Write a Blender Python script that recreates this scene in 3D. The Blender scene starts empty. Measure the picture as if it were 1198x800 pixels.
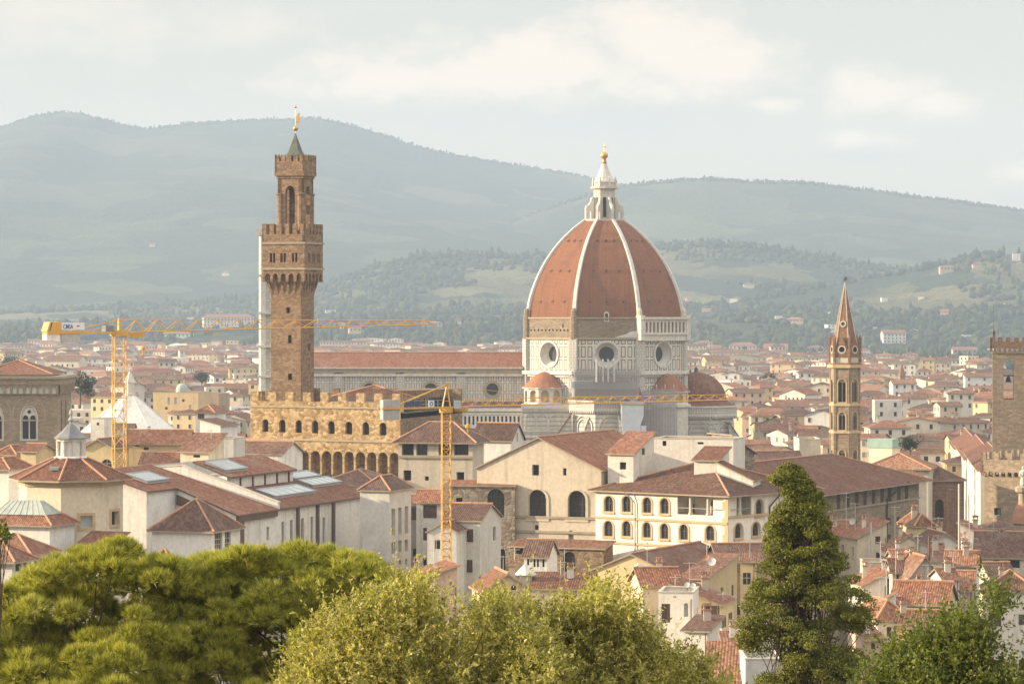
import bpy, math, random
import numpy as np
from mathutils import Vector
from mathutils.geometry import delaunay_2d_cdt
rnd = random.Random(7)
R = math.radians
S = bpy.context.scene
COL = S.collection
# ------------------------------------------------------------------ camera, world, sun, exposure
F, CX, HY, H = 3800.0, 599.0, 365.0, 57.0      # focal length in photo pixels, principal column, horizon row, eye height (m)
cd = bpy.data.cameras.new('camera'); cam = bpy.data.objects.new('camera', cd); COL.objects.link(cam)
cam.location = (0, 0, H); cam.rotation_euler = (R(90), 0, 0)
cd.sensor_width = 36; cd.lens = 36*F/1198; cd.shift_y = -35/1198
cd.clip_start = 1; cd.clip_end = 60000
S.camera = cam
SUN_EL, SUN_AZ = 15.0, -1.0                      # elevation; degrees in front of due left (-X)
sd = Vector((-math.cos(R(SUN_EL))*math.cos(R(SUN_AZ)), -math.cos(R(SUN_EL))*math.sin(R(SUN_AZ)), math.sin(R(SUN_EL))))
ld = bpy.data.lights.new('sun', 'SUN'); sun = bpy.data.objects.new('sun', ld); COL.objects.link(sun)
ld.energy = 5.0; ld.angle = R(0.5); ld.color = (1, .825, .585)
sun.location = (-200, -20, 300); sun.rotation_euler = (-sd).to_track_quat('-Z', 'Y').to_euler()
S.view_settings.view_transform = 'Standard'; S.view_settings.look = 'None'
S.view_settings.exposure = 1.06; S.view_settings.gamma = 1; S.view_settings.use_curve_mapping = False
S.render.engine = 'CYCLES'
S.cycles.use_denoising = True
S.cycles.max_bounces = 5; S.cycles.diffuse_bounces = 2; S.cycles.glossy_bounces = 2
S.cycles.transmission_bounces = 2; S.cycles.volume_bounces = 1; S.cycles.transparent_max_bounces = 6
HAZE_D = 0.83e-4

class NT:
    def __init__(s, tree):
        s.t = tree; tree.nodes.clear()
    def a(s, typ, ins=None, **props):
        n = s.t.nodes.new(typ)
        for k, v in props.items(): setattr(n, k, v)
        for k, v in (ins or {}).items():
            if isinstance(v, bpy.types.NodeSocket): s.t.links.new(v, n.inputs[k])
            else: n.inputs[k].default_value = v
        return n
    def math(s, op, a, b=0.0, clamp=False):
        return s.a('ShaderNodeMath', {0: a, 1: b}, operation=op, use_clamp=clamp).outputs[0]
    def mix(s, fac, a, b, blend='MIX'):
        c = lambda v: v if isinstance(v, bpy.types.NodeSocket) or len(v) == 4 else (*v, 1)
        return s.a('ShaderNodeMix', {0: fac, 6: c(a), 7: c(b)}, data_type='RGBA', blend_type=blend).outputs[2]
    def noise(s, vec, scale, detail=4, rough=.55):
        return s.a('ShaderNodeTexNoise', {'Vector': vec, 'Scale': scale, 'Detail': detail, 'Roughness': rough}).outputs['Fac']
    def ramp(s, fac, stops, interp='LINEAR'):
        n = s.a('ShaderNodeValToRGB', {'Fac': fac}); cr = n.color_ramp; cr.interpolation = interp
        while len(cr.elements) < len(stops): cr.elements.new(.5)
        for e, (p, c) in zip(cr.elements, stops):
            e.position = p; e.color = (*c, 1) if not isinstance(c, (int, float)) else (c, c, c, 1)
        return n.outputs['Color']
    def sstep(s, v, a, b):
        return s.a('ShaderNodeMapRange', {'Value': v, 'From Min': a, 'From Max': b}, interpolation_type='SMOOTHSTEP').outputs[0]

# world: Nishita sky with a thin bright veil and cumulus, all in directions of the sky itself
wd = bpy.data.worlds.new('World'); S.world = wd; wd.use_nodes = True
w = NT(wd.node_tree)
sky = w.a('ShaderNodeTexSky', sky_type='NISHITA', sun_disc=False, sun_elevation=R(SUN_EL), sun_rotation=R(-90-SUN_AZ), altitude=100, air_density=1.0, dust_density=2.0, ozone_density=1.0)
tc = w.a('ShaderNodeTexCoord'); sp = w.a('ShaderNodeSeparateXYZ', {0: tc.outputs['Generated']})
yy = w.math('MAXIMUM', w.math('ABSOLUTE', sp.outputs[1]), .08)
az = w.math('DIVIDE', sp.outputs[0], yy); el = w.math('DIVIDE', sp.outputs[2], yy)
vec = w.a('ShaderNodeCombineXYZ', {0: az, 1: w.math('MULTIPLY', el, 1.7), 2: 0.0}).outputs[0]
n1 = w.noise(vec, 55, 10, .62); n2 = w.noise(vec, 13, 6, .6)
def blob(px, py, rx, ry):
    a = w.math('DIVIDE', w.math('SUBTRACT', az, (px-CX)/F), rx/F); e = w.math('DIVIDE', w.math('SUBTRACT', el, (HY-py)/F), ry/F)
    d = w.math('ADD', w.math('MULTIPLY', a, a), w.math('MULTIPLY', e, e))
    return w.math('SUBTRACT', 1.0, w.math('SQRT', d)), e
def cloud(blobs, lo=-.40, hi=.72, amp=2.4):
    m = None; sh = None
    for b in blobs:
        v, e = blob(*b)
        m = v if m is None else w.math('MAXIMUM', m, v)
        sh = e if sh is None else w.math('MAXIMUM', sh, e)
    v = w.math('ADD', m, w.math('MULTIPLY', w.math('SUBTRACT', n1, .5), amp))
    return w.sstep(v, lo, hi), w.math('ADD', sh, w.math('MULTIPLY', w.math('SUBTRACT', n1, .5), 2.0))
base = w.mix(.86, w.mix(1.0, sky.outputs[0], (.105, .105, .105), 'MULTIPLY'), w.ramp(w.math('MULTIPLY', el, 8.0), [(0, (.66, .58, .465)), (.35, (.61, .55, .46)), (.85, (.555, .54, .475)), (1, (.46, .485, .455))]))
big = cloud([(640, 78, 150, 48), (770, 45, 110, 50), (520, 100, 190, 45), (840, 80, 90, 40), (700, 120, 170, 35)])
lef = cloud([(120, 60, 240, 60), (250, 40, 100, 30), (60, 15, 130, 40)], -.6, .9)
sml = cloud([(1025, 108, 58, 28), (1090, 125, 50, 16), (1010, 172, 48, 16)], -.5, .8)
cor = cloud([(1200, 212, 38, 22), (905, 122, 28, 8)], -.5, .8)
colr = base
for m, sh, wt in ((*lef, .45), (*big, .92), (*sml, .92), (*cor, .8)):
    c = w.ramp(w.sstep(sh, -.9, .75), [(0, (.46, .46, .42)), (.5, (.57, .53, .455)), (1, (.84, .695, .55))])
    colr = w.mix(w.math('MULTIPLY', m, wt), colr, c)
hi = w.sstep(sp.outputs[2], .10, .55)           # overhead sky, out of frame, brightened and warmed as added fill light
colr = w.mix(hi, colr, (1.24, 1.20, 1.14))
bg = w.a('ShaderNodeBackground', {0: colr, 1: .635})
# overhead the added fill tone replaces the veil; behind the camera the clouds repeat
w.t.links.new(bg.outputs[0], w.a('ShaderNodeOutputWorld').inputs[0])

# ------------------------------------------------------------------ materials
M = {}
def new_mat(name):
    m = bpy.data.materials.new(name); m.use_nodes = True; M[name] = m
    return m, NT(m.node_tree)
def finish(n, col, rough=.85, bump=None, bstr=.4, bdist=.05, spec=.3, metal=0.0):
    ins = {'Base Color': col if isinstance(col, bpy.types.NodeSocket) else (*col, 1), 'Roughness': rough, 'Specular IOR Level': spec, 'Metallic': metal}
    if bump is not None: ins['Normal'] = n.a('ShaderNodeBump', {'Height': bump, 'Strength': bstr, 'Distance': bdist}).outputs[0]
    p = n.a('ShaderNodeBsdfPrincipled', ins)
    n.t.links.new(p.outputs[0], n.a('ShaderNodeOutputMaterial').inputs[0])
    return p
def pos(n): return n.a('ShaderNodeNewGeometry').outputs['Position']
def scaled(n, v, s): return n.a('ShaderNodeMapping', {'Vector': v, 'Scale': s}).outputs[0]
def plaster(name, col, stain=(.30, .25, .19), amt=.42, var=.10):
    m, n = new_mat(name); p = pos(n)
    big = n.noise(p, .16, 6, .62); fine = n.noise(p, 1.7, 5, .6); st = n.noise(scaled(n, p, (.9, .9, .07)), 1.0, 5, .6)
    oi = n.a('ShaderNodeObjectInfo').outputs['Random']
    c = n.mix(n.math('MULTIPLY', n.sstep(big, .46, .75), amt), col, stain)
    c = n.mix(n.math('MULTIPLY', n.sstep(st, .5, .72), amt*1.1), c, tuple(x*.55 for x in col))
    c = n.mix(1.0, c, n.ramp(fine, [(.25, .82), (.75, 1.08)]), 'MULTIPLY')
    c = n.mix(1.0, c, n.ramp(oi, [(0, 1-var), (1, 1+var)]), 'MULTIPLY')
    finish(n, c, .9, fine, .35, .04, .2)
def tiles(name, cols, lich=(.30, .26, .20), amt=.35, w=.33, h=.45, bs=.75, sk=.35):
    m, n = new_mat(name); p = pos(n)
    uv = n.a('ShaderNodeUVMap').outputs[0]
    cell = n.a('ShaderNodeVectorMath', {0: uv, 1: (w, h, 1)}, operation='SNAP').outputs[0]
    wn = n.a('ShaderNodeTexWhiteNoise', {'Vector': cell}, noise_dimensions='2D').outputs['Value']
    c = n.ramp(wn, [(0, cols[0]), (.5, cols[1]), (1, cols[2])])
    big = n.noise(p, .22, 7, .65)
    streak = n.noise(scaled(n, uv, (.9, .12, 1)), 1.0, 5, .6)
    c = n.mix(n.math('MULTIPLY', n.sstep(big, .47, .72), amt), c, lich)
    c = n.mix(n.math('MULTIPLY', n.sstep(streak, .5, .75), sk), c, tuple(x*.5 for x in cols[0]))
    oi = n.a('ShaderNodeObjectInfo').outputs['Random']
    c = n.mix(1.0, c, n.ramp(oi, [(0, .68), (1, 1.22)]), 'MULTIPLY')
    su = n.a('ShaderNodeSeparateXYZ', {0: uv})
    wave = n.math('ABSOLUTE', n.math('SINE', n.math('MULTIPLY', su.outputs[0], math.pi/w)))
    row = n.math('FRACT', n.math('DIVIDE', su.outputs[1], h))
    hgt = n.math('ADD', n.math('ADD', wave, n.math('MULTIPLY', row, .5)), n.math('MULTIPLY', wn, .6))
    finish(n, c, .88, hgt, bs, .09, .25)
def stone(name, cols, scale=(1.1, 1.1, 2.2), amt=.3, stain=(.10, .08, .06), bs=.7, var=.06):
    m, n = new_mat(name); p = pos(n)
    v = n.a('ShaderNodeTexVoronoi', {'Vector': scaled(n, p, scale), 'Scale': 1.0, 'Randomness': .9})
    ve = n.a('ShaderNodeTexVoronoi', {'Vector': scaled(n, p, scale), 'Scale': 1.0, 'Randomness': .9}, feature='DISTANCE_TO_EDGE').outputs['Distance']
    sv = n.a('ShaderNodeSeparateColor', {0: v.outputs['Color']}).outputs[0]
    c = n.ramp(sv, [(0, cols[0]), (.5, cols[1]), (1, cols[2])])
    big = n.noise(p, .13, 6, .62); fine = n.noise(p, 2.2, 5, .6)
    c = n.mix(n.math('MULTIPLY', n.sstep(big, .46, .74), amt), c, stain)
    c = n.mix(1.0, c, n.ramp(fine, [(.25, .78), (.75, 1.12)]), 'MULTIPLY')
    c = n.mix(n.math('MULTIPLY', n.sstep(ve, .07, .0), .35), c, tuple(x*.6 for x in cols[0]))
    finish(n, c, .92, n.math('ADD', n.math('MINIMUM', ve, .2), n.math('MULTIPLY', fine, .15)), bs, .25, .15)
def marble(name, bw, bh, rim=.17, gap=.20, white=(.62, .58, .50), green=(.15, .17, .15), pink=(.60, .52, .44)):
    m, n = new_mat(name); p = pos(n); uv = n.a('ShaderNodeUVMap').outputs[0]
    def br(ms): return n.a('ShaderNodeTexBrick', {'Vector': uv, 'Scale': 1.0, 'Mortar Size': ms, 'Mortar Smooth': 0.0, 'Bias': 0.0, 'Brick Width': bw, 'Row Height': bh}, offset=0.0, squash=1.0).outputs['Fac']
    outer = br(gap); inner = br(gap+rim)
    c = n.mix(inner, pink, green); c = n.mix(outer, c, white)
    big = n.noise(p, .12, 6, .6); st = n.noise(scaled(n, p, (.6, .6, .06)), 1.0, 5, .6)
    c = n.mix(n.math('MULTIPLY', n.sstep(big, .48, .75), .35), c, (.26, .23, .19))
    c = n.mix(n.math('MULTIPLY', n.sstep(st, .5, .75), .4), c, (.20, .18, .15))
    finish(n, c, .7, n.noise(p, 1.5, 4), .2, .05, .3)
def bands(name, white=(.60, .56, .49), green=(.15, .17, .15), period=1.5):
    m, n = new_mat(name); p = pos(n); z = n.a('ShaderNodeSeparateXYZ', {0: p}).outputs[2]
    f = n.math('FRACT', n.math('DIVIDE', z, period)); k = n.math('GREATER_THAN', f, .72)
    c = n.mix(k, white, green)
    st = n.noise(scaled(n, p, (.6, .6, .08)), 1.0, 5, .6); big = n.noise(p, .15, 6)
    c = n.mix(n.math('MULTIPLY', n.sstep(st, .47, .72), .5), c, (.19, .17, .14))
    c = n.mix(n.math('MULTIPLY', n.sstep(big, .48, .72), .4), c, (.30, .26, .21))
    finish(n, c, .75, big, .2, .05)
def plain(name, col, rough=.7, metal=0.0, amt=.2, sc=.8, spec=.35):
    m, n = new_mat(name); p = pos(n)
    c = n.mix(1.0, (*col, 1), n.ramp(n.noise(p, sc, 5, .6), [(.25, 1-amt), (.75, 1+amt*.6)]), 'MULTIPLY')
    finish(n, c, rough, None, spec=spec, metal=metal)
plaster('cream', (.68, .58, .43)); plaster('white', (.78, .71, .61), amt=.42); plaster('ochre', (.55, .40, .22)); plaster('yellow', (.62, .48, .27), amt=.3)
plaster('grey', (.40, .37, .32)); plaster('pink', (.56, .40, .30)); plaster('buff', (.60, .51, .39), stain=(.42, .33, .23), amt=.4, var=.04); plaster('palewhite', (.76, .72, .65), stain=(.45, .39, .31), amt=.5, var=.03)
plaster('dirtygrey', (.42, .37, .30), amt=.7); plaster('greywhite', (.60, .57, .51), amt=.45, var=.04); plaster('tan', (.40, .30, .20))
plaster('pinkgrey', (.46, .40, .345), amt=.35, var=.03)
tiles('tile', [(.10, .050, .034), (.165, .078, .048), (.24, .125, .078)])
tiles('tile_red', [(.13, .055, .033), (.205, .082, .046), (.285, .135, .078)], amt=.3)
tiles('tile_brown', [(.085, .048, .036), (.125, .066, .048), (.18, .10, .072)], amt=.35)
tiles('tile_orange', [(.17, .075, .042), (.27, .12, .066), (.37, .19, .11)], amt=.35)
tiles('tile_dome', [(.255, .104, .054), (.28, .118, .060), (.305, .134, .068)], lich=(.18, .08, .052), amt=.7, w=.5, h=.6, bs=.3, sk=.6)
stone('gold_stone', [(.24, .155, .075), (.40, .27, .135), (.54, .39, .22)], (1.3, 1.3, 1.9), amt=.2, stain=(.20, .13, .07))
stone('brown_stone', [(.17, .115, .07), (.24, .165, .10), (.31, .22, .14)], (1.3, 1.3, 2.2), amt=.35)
stone('tower_stone', [(.20, .128, .078), (.27, .175, .106), (.335, .23, .143)], (1.2, 1.2, 2.4), amt=.3)
stone('grey_stone', [(.20, .155, .11), (.31, .25, .18), (.42, .35, .26)], (1.2, 1.2, 1.8), amt=.3)
stone('sand_stone', [(.26, .19, .125), (.32, .24, .16), (.375, .29, .20)], (.9, .9, 2.2), amt=.25, bs=.4)
stone('raw_masonry', [(.22, .165, .11), (.27, .205, .14), (.33, .26, .18)], (.8, .8, 3.0), amt=.35, bs=.5)
stone('brick', [(.20, .11, .066), (.25, .142, .086), (.30, .18, .112)], (1.5, 1.5, 4), amt=.3, bs=.4)
marble('marble_panel', 1.80, 3.6, .22, .24); marble('marble_drum', 2.3, 4.55, .28, .33, green=(.08, .095, .08)); marble('marble_small', 1.15, 2.2, .16, .16)
bands('marble_band', white=(.58, .54, .47), green=(.32, .31, .27)); plain('marble_white', (.62, .57, .49), .65, amt=.28); plain('rib_marble', (.60, .565, .50), .65, amt=.25)
plain('stone_trim', (.36, .29, .20), .85, amt=.25); plain('tan_trim', (.50, .36, .20), .85); plain('pale_trim', (.55, .49, .40), .8)
plain('dark_void', (.030, .025, .021), .8); plain('dark_glass', (.035, .04, .042), .2, spec=.5); plain('sky_glass', (.42, .47, .48), .25, spec=.6)
plain('brown_wood', (.085, .05, .036), .7); plain('green_wood', (.06, .09, .07), .7); plain('grey_wood', (.20, .185, .165), .7); plain('frame_pale', (.48, .44, .37), .7)
plain('ridge_tile', (.46, .25, .15), .85, amt=.35, sc=1.5); plain('lead', (.20, .205, .21), .55, amt=.3); plain('patina', (.105, .115, .09), .7, amt=.35); plain('copper', (.37, .40, .355), .7, amt=.3); plain('gold', (.62, .38, .12), .45, metal=.8, amt=.1)
plain('crane_yellow', (.60, .33, .06), .45, amt=.12, sc=.3); plain('concrete', (.42, .40, .38), .9, amt=.25); plain('sign_white', (.68, .69, .70), .6, amt=.05); plain('sign_blue', (.03, .07, .32), .5, amt=.05); plain('sign_navy', (.06, .08, .16), .5, amt=.05); plain('sign_red', (.5, .08, .06), .5, amt=.05)
plain('steel_grey', (.30, .30, .29), .5, amt=.2); plain('antenna_grey', (.50, .48, .44), .6, amt=.15); plain('dish_white', (.50, .49, .46), .7); plain('tarp', (.58, .59, .63), .75, amt=.15, sc=.5); plain('dark_roof', (.12, .105, .10), .8)
plain('bark', (.11, .075, .05), .9, amt=.4, sc=5); plain('terracotta', (.40, .20, .12), .85); plain('bronze', (.10, .09, .06), .5); plain('turquoise', (.28, .38, .33), .8)
plain('pipe_brown', (.12, .075, .05), .6)
m, n = new_mat('net'); p = n.a('ShaderNodeBsdfPrincipled', {'Base Color': (.34, .31, .30, 1), 'Roughness': .9, 'Alpha': .42}); n.t.links.new(p.outputs[0], n.a('ShaderNodeOutputMaterial').inputs[0])
def leafmat(name, cols, trans=.35, rough=.55, brown=None):
    m, n = new_mat(name)
    g = n.a('ShaderNodeNewGeometry')
    c = n.ramp(g.outputs['Random Per Island'], [(0, cols[0]), (.5, cols[1]), (1, cols[2])])
    c = n.mix(1.0, c, n.ramp(n.noise(g.outputs['Position'], .9, 3), [(.3, .8), (.7, 1.25)]), 'MULTIPLY')
    d = n.a('ShaderNodeBsdfPrincipled', {'Base Color': c, 'Roughness': rough, 'Specular IOR Level': .3})
    t = n.a('ShaderNodeBsdfTranslucent', {'Color': n.mix(1.0, c, (1.5, 1.6, .55), 'MULTIPLY')})
    x = n.a('ShaderNodeMixShader', {0: trans, 1: d.outputs[0], 2: t.outputs[0]})
    n.t.links.new(x.outputs[0], n.a('ShaderNodeOutputMaterial').inputs[0])
leafmat('pine_needles', [(.15, .16, .025), (.30, .29, .045), (.52, .47, .10)], .26)
leafmat('olive_leaves', [(.14, .13, .028), (.31, .275, .07), (.56, .50, .22)], .36, .42)
leafmat('conifer_leaves', [(.055, .072, .014), (.17, .18, .028), (.42, .39, .07)], .16)
leafmat('broad_leaves', [(.065, .085, .018), (.11, .13, .028), (.20, .205, .055)], .4, .45)
m, n = new_mat('far_leaves'); g = n.a('ShaderNodeNewGeometry')
c = n.ramp(g.outputs['Random Per Island'], [(0, (.018, .030, .014)), (.6, (.034, .048, .020)), (1, (.075, .08, .032))]); c = n.mix(1.0, c, n.ramp(n.noise(g.outputs['Position'], .35, 4), [(.3, .6), (.7, 1.5)]), 'MULTIPLY')
finish(n, c, .9, n.noise(g.outputs['Position'], .8, 4), .9, 1.5, .1)
m, n = new_mat('ground'); p = pos(n)
c = n.ramp(n.noise(p, .02, 6), [(.3, (.10, .085, .065)), (.7, (.16, .14, .11))]); finish(n, c, .95)
def hillmat(name, fscale, field_amt, dark=(.022, .038, .020), mid=(.045, .062, .028), field=(.16, .16, .065)):
    m, n = new_mat(name); p = pos(n)
    flat = scaled(n, p, (1, 1, .3))
    vor = n.a('ShaderNodeTexVoronoi', {'Vector': n.a('ShaderNodeVectorMath', {0: flat, 1: n.a('ShaderNodeVectorMath', {0: n.a('ShaderNodeTexNoise', {'Vector': flat, 'Scale': fscale*2, 'Detail': 4}).outputs['Color'], 1: (140, 140, 0)}, operation='MULTIPLY').outputs[0]}, operation='ADD').outputs[0], 'Scale': fscale})
    fr = n.a('ShaderNodeSeparateColor', {0: vor.outputs['Color']})
    tex = n.noise(p, .055, 6, .7); wide = n.noise(p, .0016, 5, .55)
    forest = n.ramp(tex, [(.3, dark), (.7, mid)])
    z = n.a('ShaderNodeSeparateXYZ', {0: p}).outputs[2]
    fmask = n.math('MULTIPLY', n.sstep(n.math('ADD', fr.outputs[0], n.math('MULTIPLY', n.math('SUBTRACT', wide, .5), 2.4)), .45, .62), field_amt)
    c = n.mix(fmask, forest, n.mix(fr.outputs[1], field, tuple(x*.55 for x in field)))
    dots = n.sstep(n.noise(p, .11, 2), .56, .62)
    c = n.mix(n.math('MULTIPLY', dots, .6), c, mid)
    finish(n, c, .95, tex, 1.0, 14.0, .1)
hillmat('far_mountain', .0042, .5, field=(.15, .155, .085)); hillmat('near_hill', .0075, .75, field=(.22, .195, .09)); hillmat('wood_hill', .009, .3, (.015, .025, .014), (.03, .042, .02))
# ------------------------------------------------------------------ geometry helpers
WLOC = {}
def X(px, Y): return (px-CX)/F*Y
def Z(py, Y): return H-(py-HY)/F*Y
def W(a): return Vector((X(a[0], a[1]), a[1])) if not isinstance(a, Vector) else a.copy()
def thing(name, label, cat, loc=(0, 0, 0), group=None):
    o = bpy.data.objects.new(name, None); COL.objects.link(o); o.location = loc; o.empty_display_size = .5
    o['label'] = label; o['category'] = cat
    if group: o['group'] = group
    WLOC[o.name] = Vector(loc); return o
def tag(o, label, cat, group=None, kind=None):
    if label: o['label'] = label
    if cat: o['category'] = cat
    if group: o['group'] = group
    if kind: o['kind'] = kind
    return o
class MB:
    def __init__(s): s.v = []; s.f = []; s.m = []
    def face(s, pts, m=0):
        b = len(s.v); s.v += [(p[0], p[1], p[2]) for p in pts]; s.f.append(tuple(range(b, b+len(pts)))); s.m.append(m)
    def idx(s, pts, faces, m=0):
        b = len(s.v); s.v += [(p[0], p[1], p[2]) for p in pts]
        for f in faces: s.f.append(tuple(b+i for i in f)); s.m.append(m)
    def prism(s, p2, z0, z1, m=0, mt=None, bottom=False):
        n = len(p2); pts = [(p[0], p[1], z0) for p in p2]+[(p[0], p[1], z1) for p in p2]
        s.idx(pts, [(i, (i+1) % n, n+(i+1) % n, n+i) for i in range(n)], m)
        s.idx(pts[n:], [tuple(range(n))], m if mt is None else mt)
        if bottom: s.idx(pts[:n], [tuple(reversed(range(n)))], m)
    def box(s, x0, x1, y0, y1, z0, z1, m=0): s.prism([(x0, y0), (x1, y0), (x1, y1), (x0, y1)], z0, z1, m, bottom=True)
    def obox(s, fac, a0, a1, d0, d1, z0, z1, m=0):
        c = [fac.P(a, 0, d) for a, d in ((a0, d1), (a1, d1), (a1, d0), (a0, d0))]
        s.prism([(p.x, p.y) for p in c], z0, z1, m, bottom=True)
    def frustum(s, pa, za, pb, zb, m=0):
        n = len(pa); pts = [(*p[:2], za) for p in pa]+[(*p[:2], zb) for p in pb]
        s.idx(pts, [(i, (i+1) % n, n+(i+1) % n, n+i) for i in range(n)], m)
    def cone(s, pa, za, apex, m=0):
        n = len(pa)
        for i in range(n): s.face([(*pa[i][:2], za), (*pa[(i+1) % n][:2], za), apex], m)
    def tube(s, p0, p1, r0, r1=None, n=6, m=0, caps=True):
        p0 = Vector(p0); p1 = Vector(p1); r1 = r0 if r1 is None else r1
        d = (p1-p0)
        if d.length < 1e-6: return
        d.normalize(); a = d.orthogonal().normalized(); b = d.cross(a)
        pts = []
        for p, r in ((p0, r0), (p1, r1)):
            for i in range(n):
                t = 2*math.pi*(i+.5)/n; pts.append(p+a*(math.cos(t)*r)+b*(math.sin(t)*r))
        fs = [(i, (i+1) % n, n+(i+1) % n, n+i) for i in range(n)]
        if caps: fs += [tuple(reversed(range(n))), tuple(range(n, 2*n))]
        s.idx(pts, fs, m)
    def path(s, pts, r, n=5, m=0):
        for i in range(len(pts)-1): s.tube(pts[i], pts[i+1], r if not isinstance(r, list) else r[i], r if not isinstance(r, list) else r[i+1], n, m)
    def lathe(s, cx, cy, prof, n=12, m=0, ph=0.0, a0=0, a1=None):
        full = a1 is None; k = n if full else n+1; span = 2*math.pi if full else a1-a0
        pts = []
        for r, z in prof:
            for i in range(k):
                t = ph+a0+span*i/n; pts.append((cx+r*math.cos(t), cy+r*math.sin(t), z))
        fs = []
        for j in range(len(prof)-1):
            for i in range(n):
                i2 = (i+1) % k; fs.append((j*k+i, j*k+i2, (j+1)*k+i2, (j+1)*k+i))
        s.idx(pts, fs, m)
    def build(s, name, mats, parent=None, label=None, smooth=False, loc=None):
        me = bpy.data.meshes.new(name); off = Vector((0, 0, 0))
        if parent is not None:
            q = parent
            while q.parent: q = q.parent
            off = WLOC[q.name]
        elif loc is not None: off = Vector(loc)
        co = np.array(s.v, dtype=np.float64).reshape(-1, 3)-np.array(off)
        me.from_pydata(co.tolist(), [], s.f)
        for mt in (mats if isinstance(mats, (list, tuple)) else [mats]): me.materials.append(M[mt])
        me.polygons.foreach_set('material_index', s.m)
        if smooth: me.polygons.foreach_set('use_smooth', [True]*len(s.f))
        uvs = []
        for f in s.f:
            a, b, c = co[f[0]], co[f[1]], co[f[2]]
            nrm = np.cross(b-a, c-a)
            if len(f) > 3 and np.abs(nrm).sum() < 1e-9: nrm = np.cross(c-a, co[f[3]]-a)
            l = math.sqrt(float(nrm @ nrm)) or 1.0; nx, ny, nz = nrm/l
            h = math.hypot(nx, ny)
            if h < .02: ux, uy, vx, vy, vz = 1, 0, 0, 1, 0
            else:
                if nz < -.02: nx, ny, nz = -nx, -ny, -nz
                ux, uy = -ny/h, nx/h; vx, vy, vz = -nz*nx/h, -nz*ny/h, h
            for i in f:
                p = co[i]; uvs += [p[0]*ux+p[1]*uy, p[0]*vx+p[1]*vy+p[2]*vz]
        me.uv_layers.new(name='UVMap').data.foreach_set('uv', uvs)
        o = bpy.data.objects.new(name, me); COL.objects.link(o)
        if parent is not None: o.parent = parent
        else: o.location = off; WLOC[o.name] = off
        if label: o['label'] = label
        return o
class Fac:
    """A vertical facade plane from A to B (seen left to right from outside)."""
    def __init__(s, A, B):
        s.o = Vector((A[0], A[1])); d = Vector((B[0]-A[0], B[1]-A[1])); s.L = d.length; s.u = d/s.L; s.n = Vector((s.u.y, -s.u.x))
    def P(s, a, z, d=0.0):
        q = s.o+s.u*a+s.n*d; return Vector((q.x, q.y, z))
    def st(s, px, py):
        dx = (px-CX)/F; den = dx*s.n.x+s.n.y; t = (s.o.x*s.n.x+s.o.y*s.n.y)/den
        return (dx*t-s.o.x)*s.u.x+(t-s.o.y)*s.u.y, H-(py-HY)/F*t
    def rect(s, x0, y0, x1, y1):
        a0, b0 = s.st(x0, y1); a1, b1 = s.st(x1, y0); c0 = s.st(x0, y0)[1]; c1 = s.st(x1, y1)[1]
        return min(a0, a1), (b0+c1)/2, max(a0, a1), (b1+c0)/2
def P_rect(a0, z0, a1, z1): return [(a0, z0), (a1, z0), (a1, z1), (a0, z1)]
def P_arch(a0, z0, a1, z1, pointed=False, n=7):
    w = (a1-a0)/2; c = (a0+a1)/2
    if pointed:
        hgt = min(w*1.7, (z1-z0)*.6); zs = z1-hgt
        pts = [(a0, z0), (a1, z0)]+[(c+w*math.cos(t)**.8 if math.cos(t) > 0 else c, zs+hgt*math.sin(t)) for t in [i*math.pi/2/n for i in range(n+1)]]
        pts += [(c-w*math.cos(t)**.8, zs+hgt*math.sin(t)) for t in [(n-1-i)*math.pi/2/n for i in range(n)]]
        return pts
    w_ = min(w, z1-z0-.01); zs = z1-w_
    return [(a0, z0), (a1, z0)]+[(c+w*math.cos(t), zs+w_*math.sin(t)) for t in [i*math.pi/n for i in range(n+1)]]
def P_circ(c, z, r, n=20): return [(c+r*math.cos(2*math.pi*i/n), z+r*math.sin(2*math.pi*i/n)) for i in range(n)]
def grow(poly, d):
    ca = sum(p[0] for p in poly)/len(poly); cz = sum(p[1] for p in poly)/len(poly)
    ha = max(abs(p[0]-ca) for p in poly); hz = max(abs(p[1]-cz) for p in poly)
    return [(ca+(p[0]-ca)*(ha+d)/ha, cz+(p[1]-cz)*(hz+d)/hz) for p in poly]
def inside(p, poly):
    r = False; n = len(poly)
    for i in range(n):
        a, b = poly[i], poly[i-1]
        if (a[1] > p[1]) != (b[1] > p[1]) and p[0] < (b[0]-a[0])*(p[1]-a[1])/(b[1]-a[1])+a[0]: r = not r
    return r
def fill(mb, fac, polys, d=0.0, m=0):
    flat = [Vector(p) for q in polys for p in q]; ed = []; k = 0
    for q in polys: ed += [(k+i, k+(i+1) % len(q)) for i in range(len(q))]; k += len(q)
    vs, _, tri, _, _, _ = delaunay_2d_cdt(flat, ed, [], 0, 1e-6)
    pts = [fac.P(v.x, v.y, d) for v in vs]; fs = []
    for t in tri:
        a, b, c = (vs[i] for i in t)
        cr = (b.x-a.x)*(c.y-a.y)-(b.y-a.y)*(c.x-a.x); g = ((a.x+b.x+c.x)/3, (a.y+b.y+c.y)/3)
        if abs(cr) < 1e-9 or not inside(g, polys[0]) or any(inside(g, h) for h in polys[1:]): continue
        fs.append(tuple(t) if cr > 0 else tuple(reversed(t)))
    mb.idx(pts, fs, m)
def reveal(mb, fac, poly, d0, d1, m=0):
    n = len(poly)
    for i in range(n):
        a, b = poly[i], poly[(i+1) % n]
        mb.face([fac.P(*a, d0), fac.P(*a, d1), fac.P(*b, d1), fac.P(*b, d0)], m)
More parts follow.
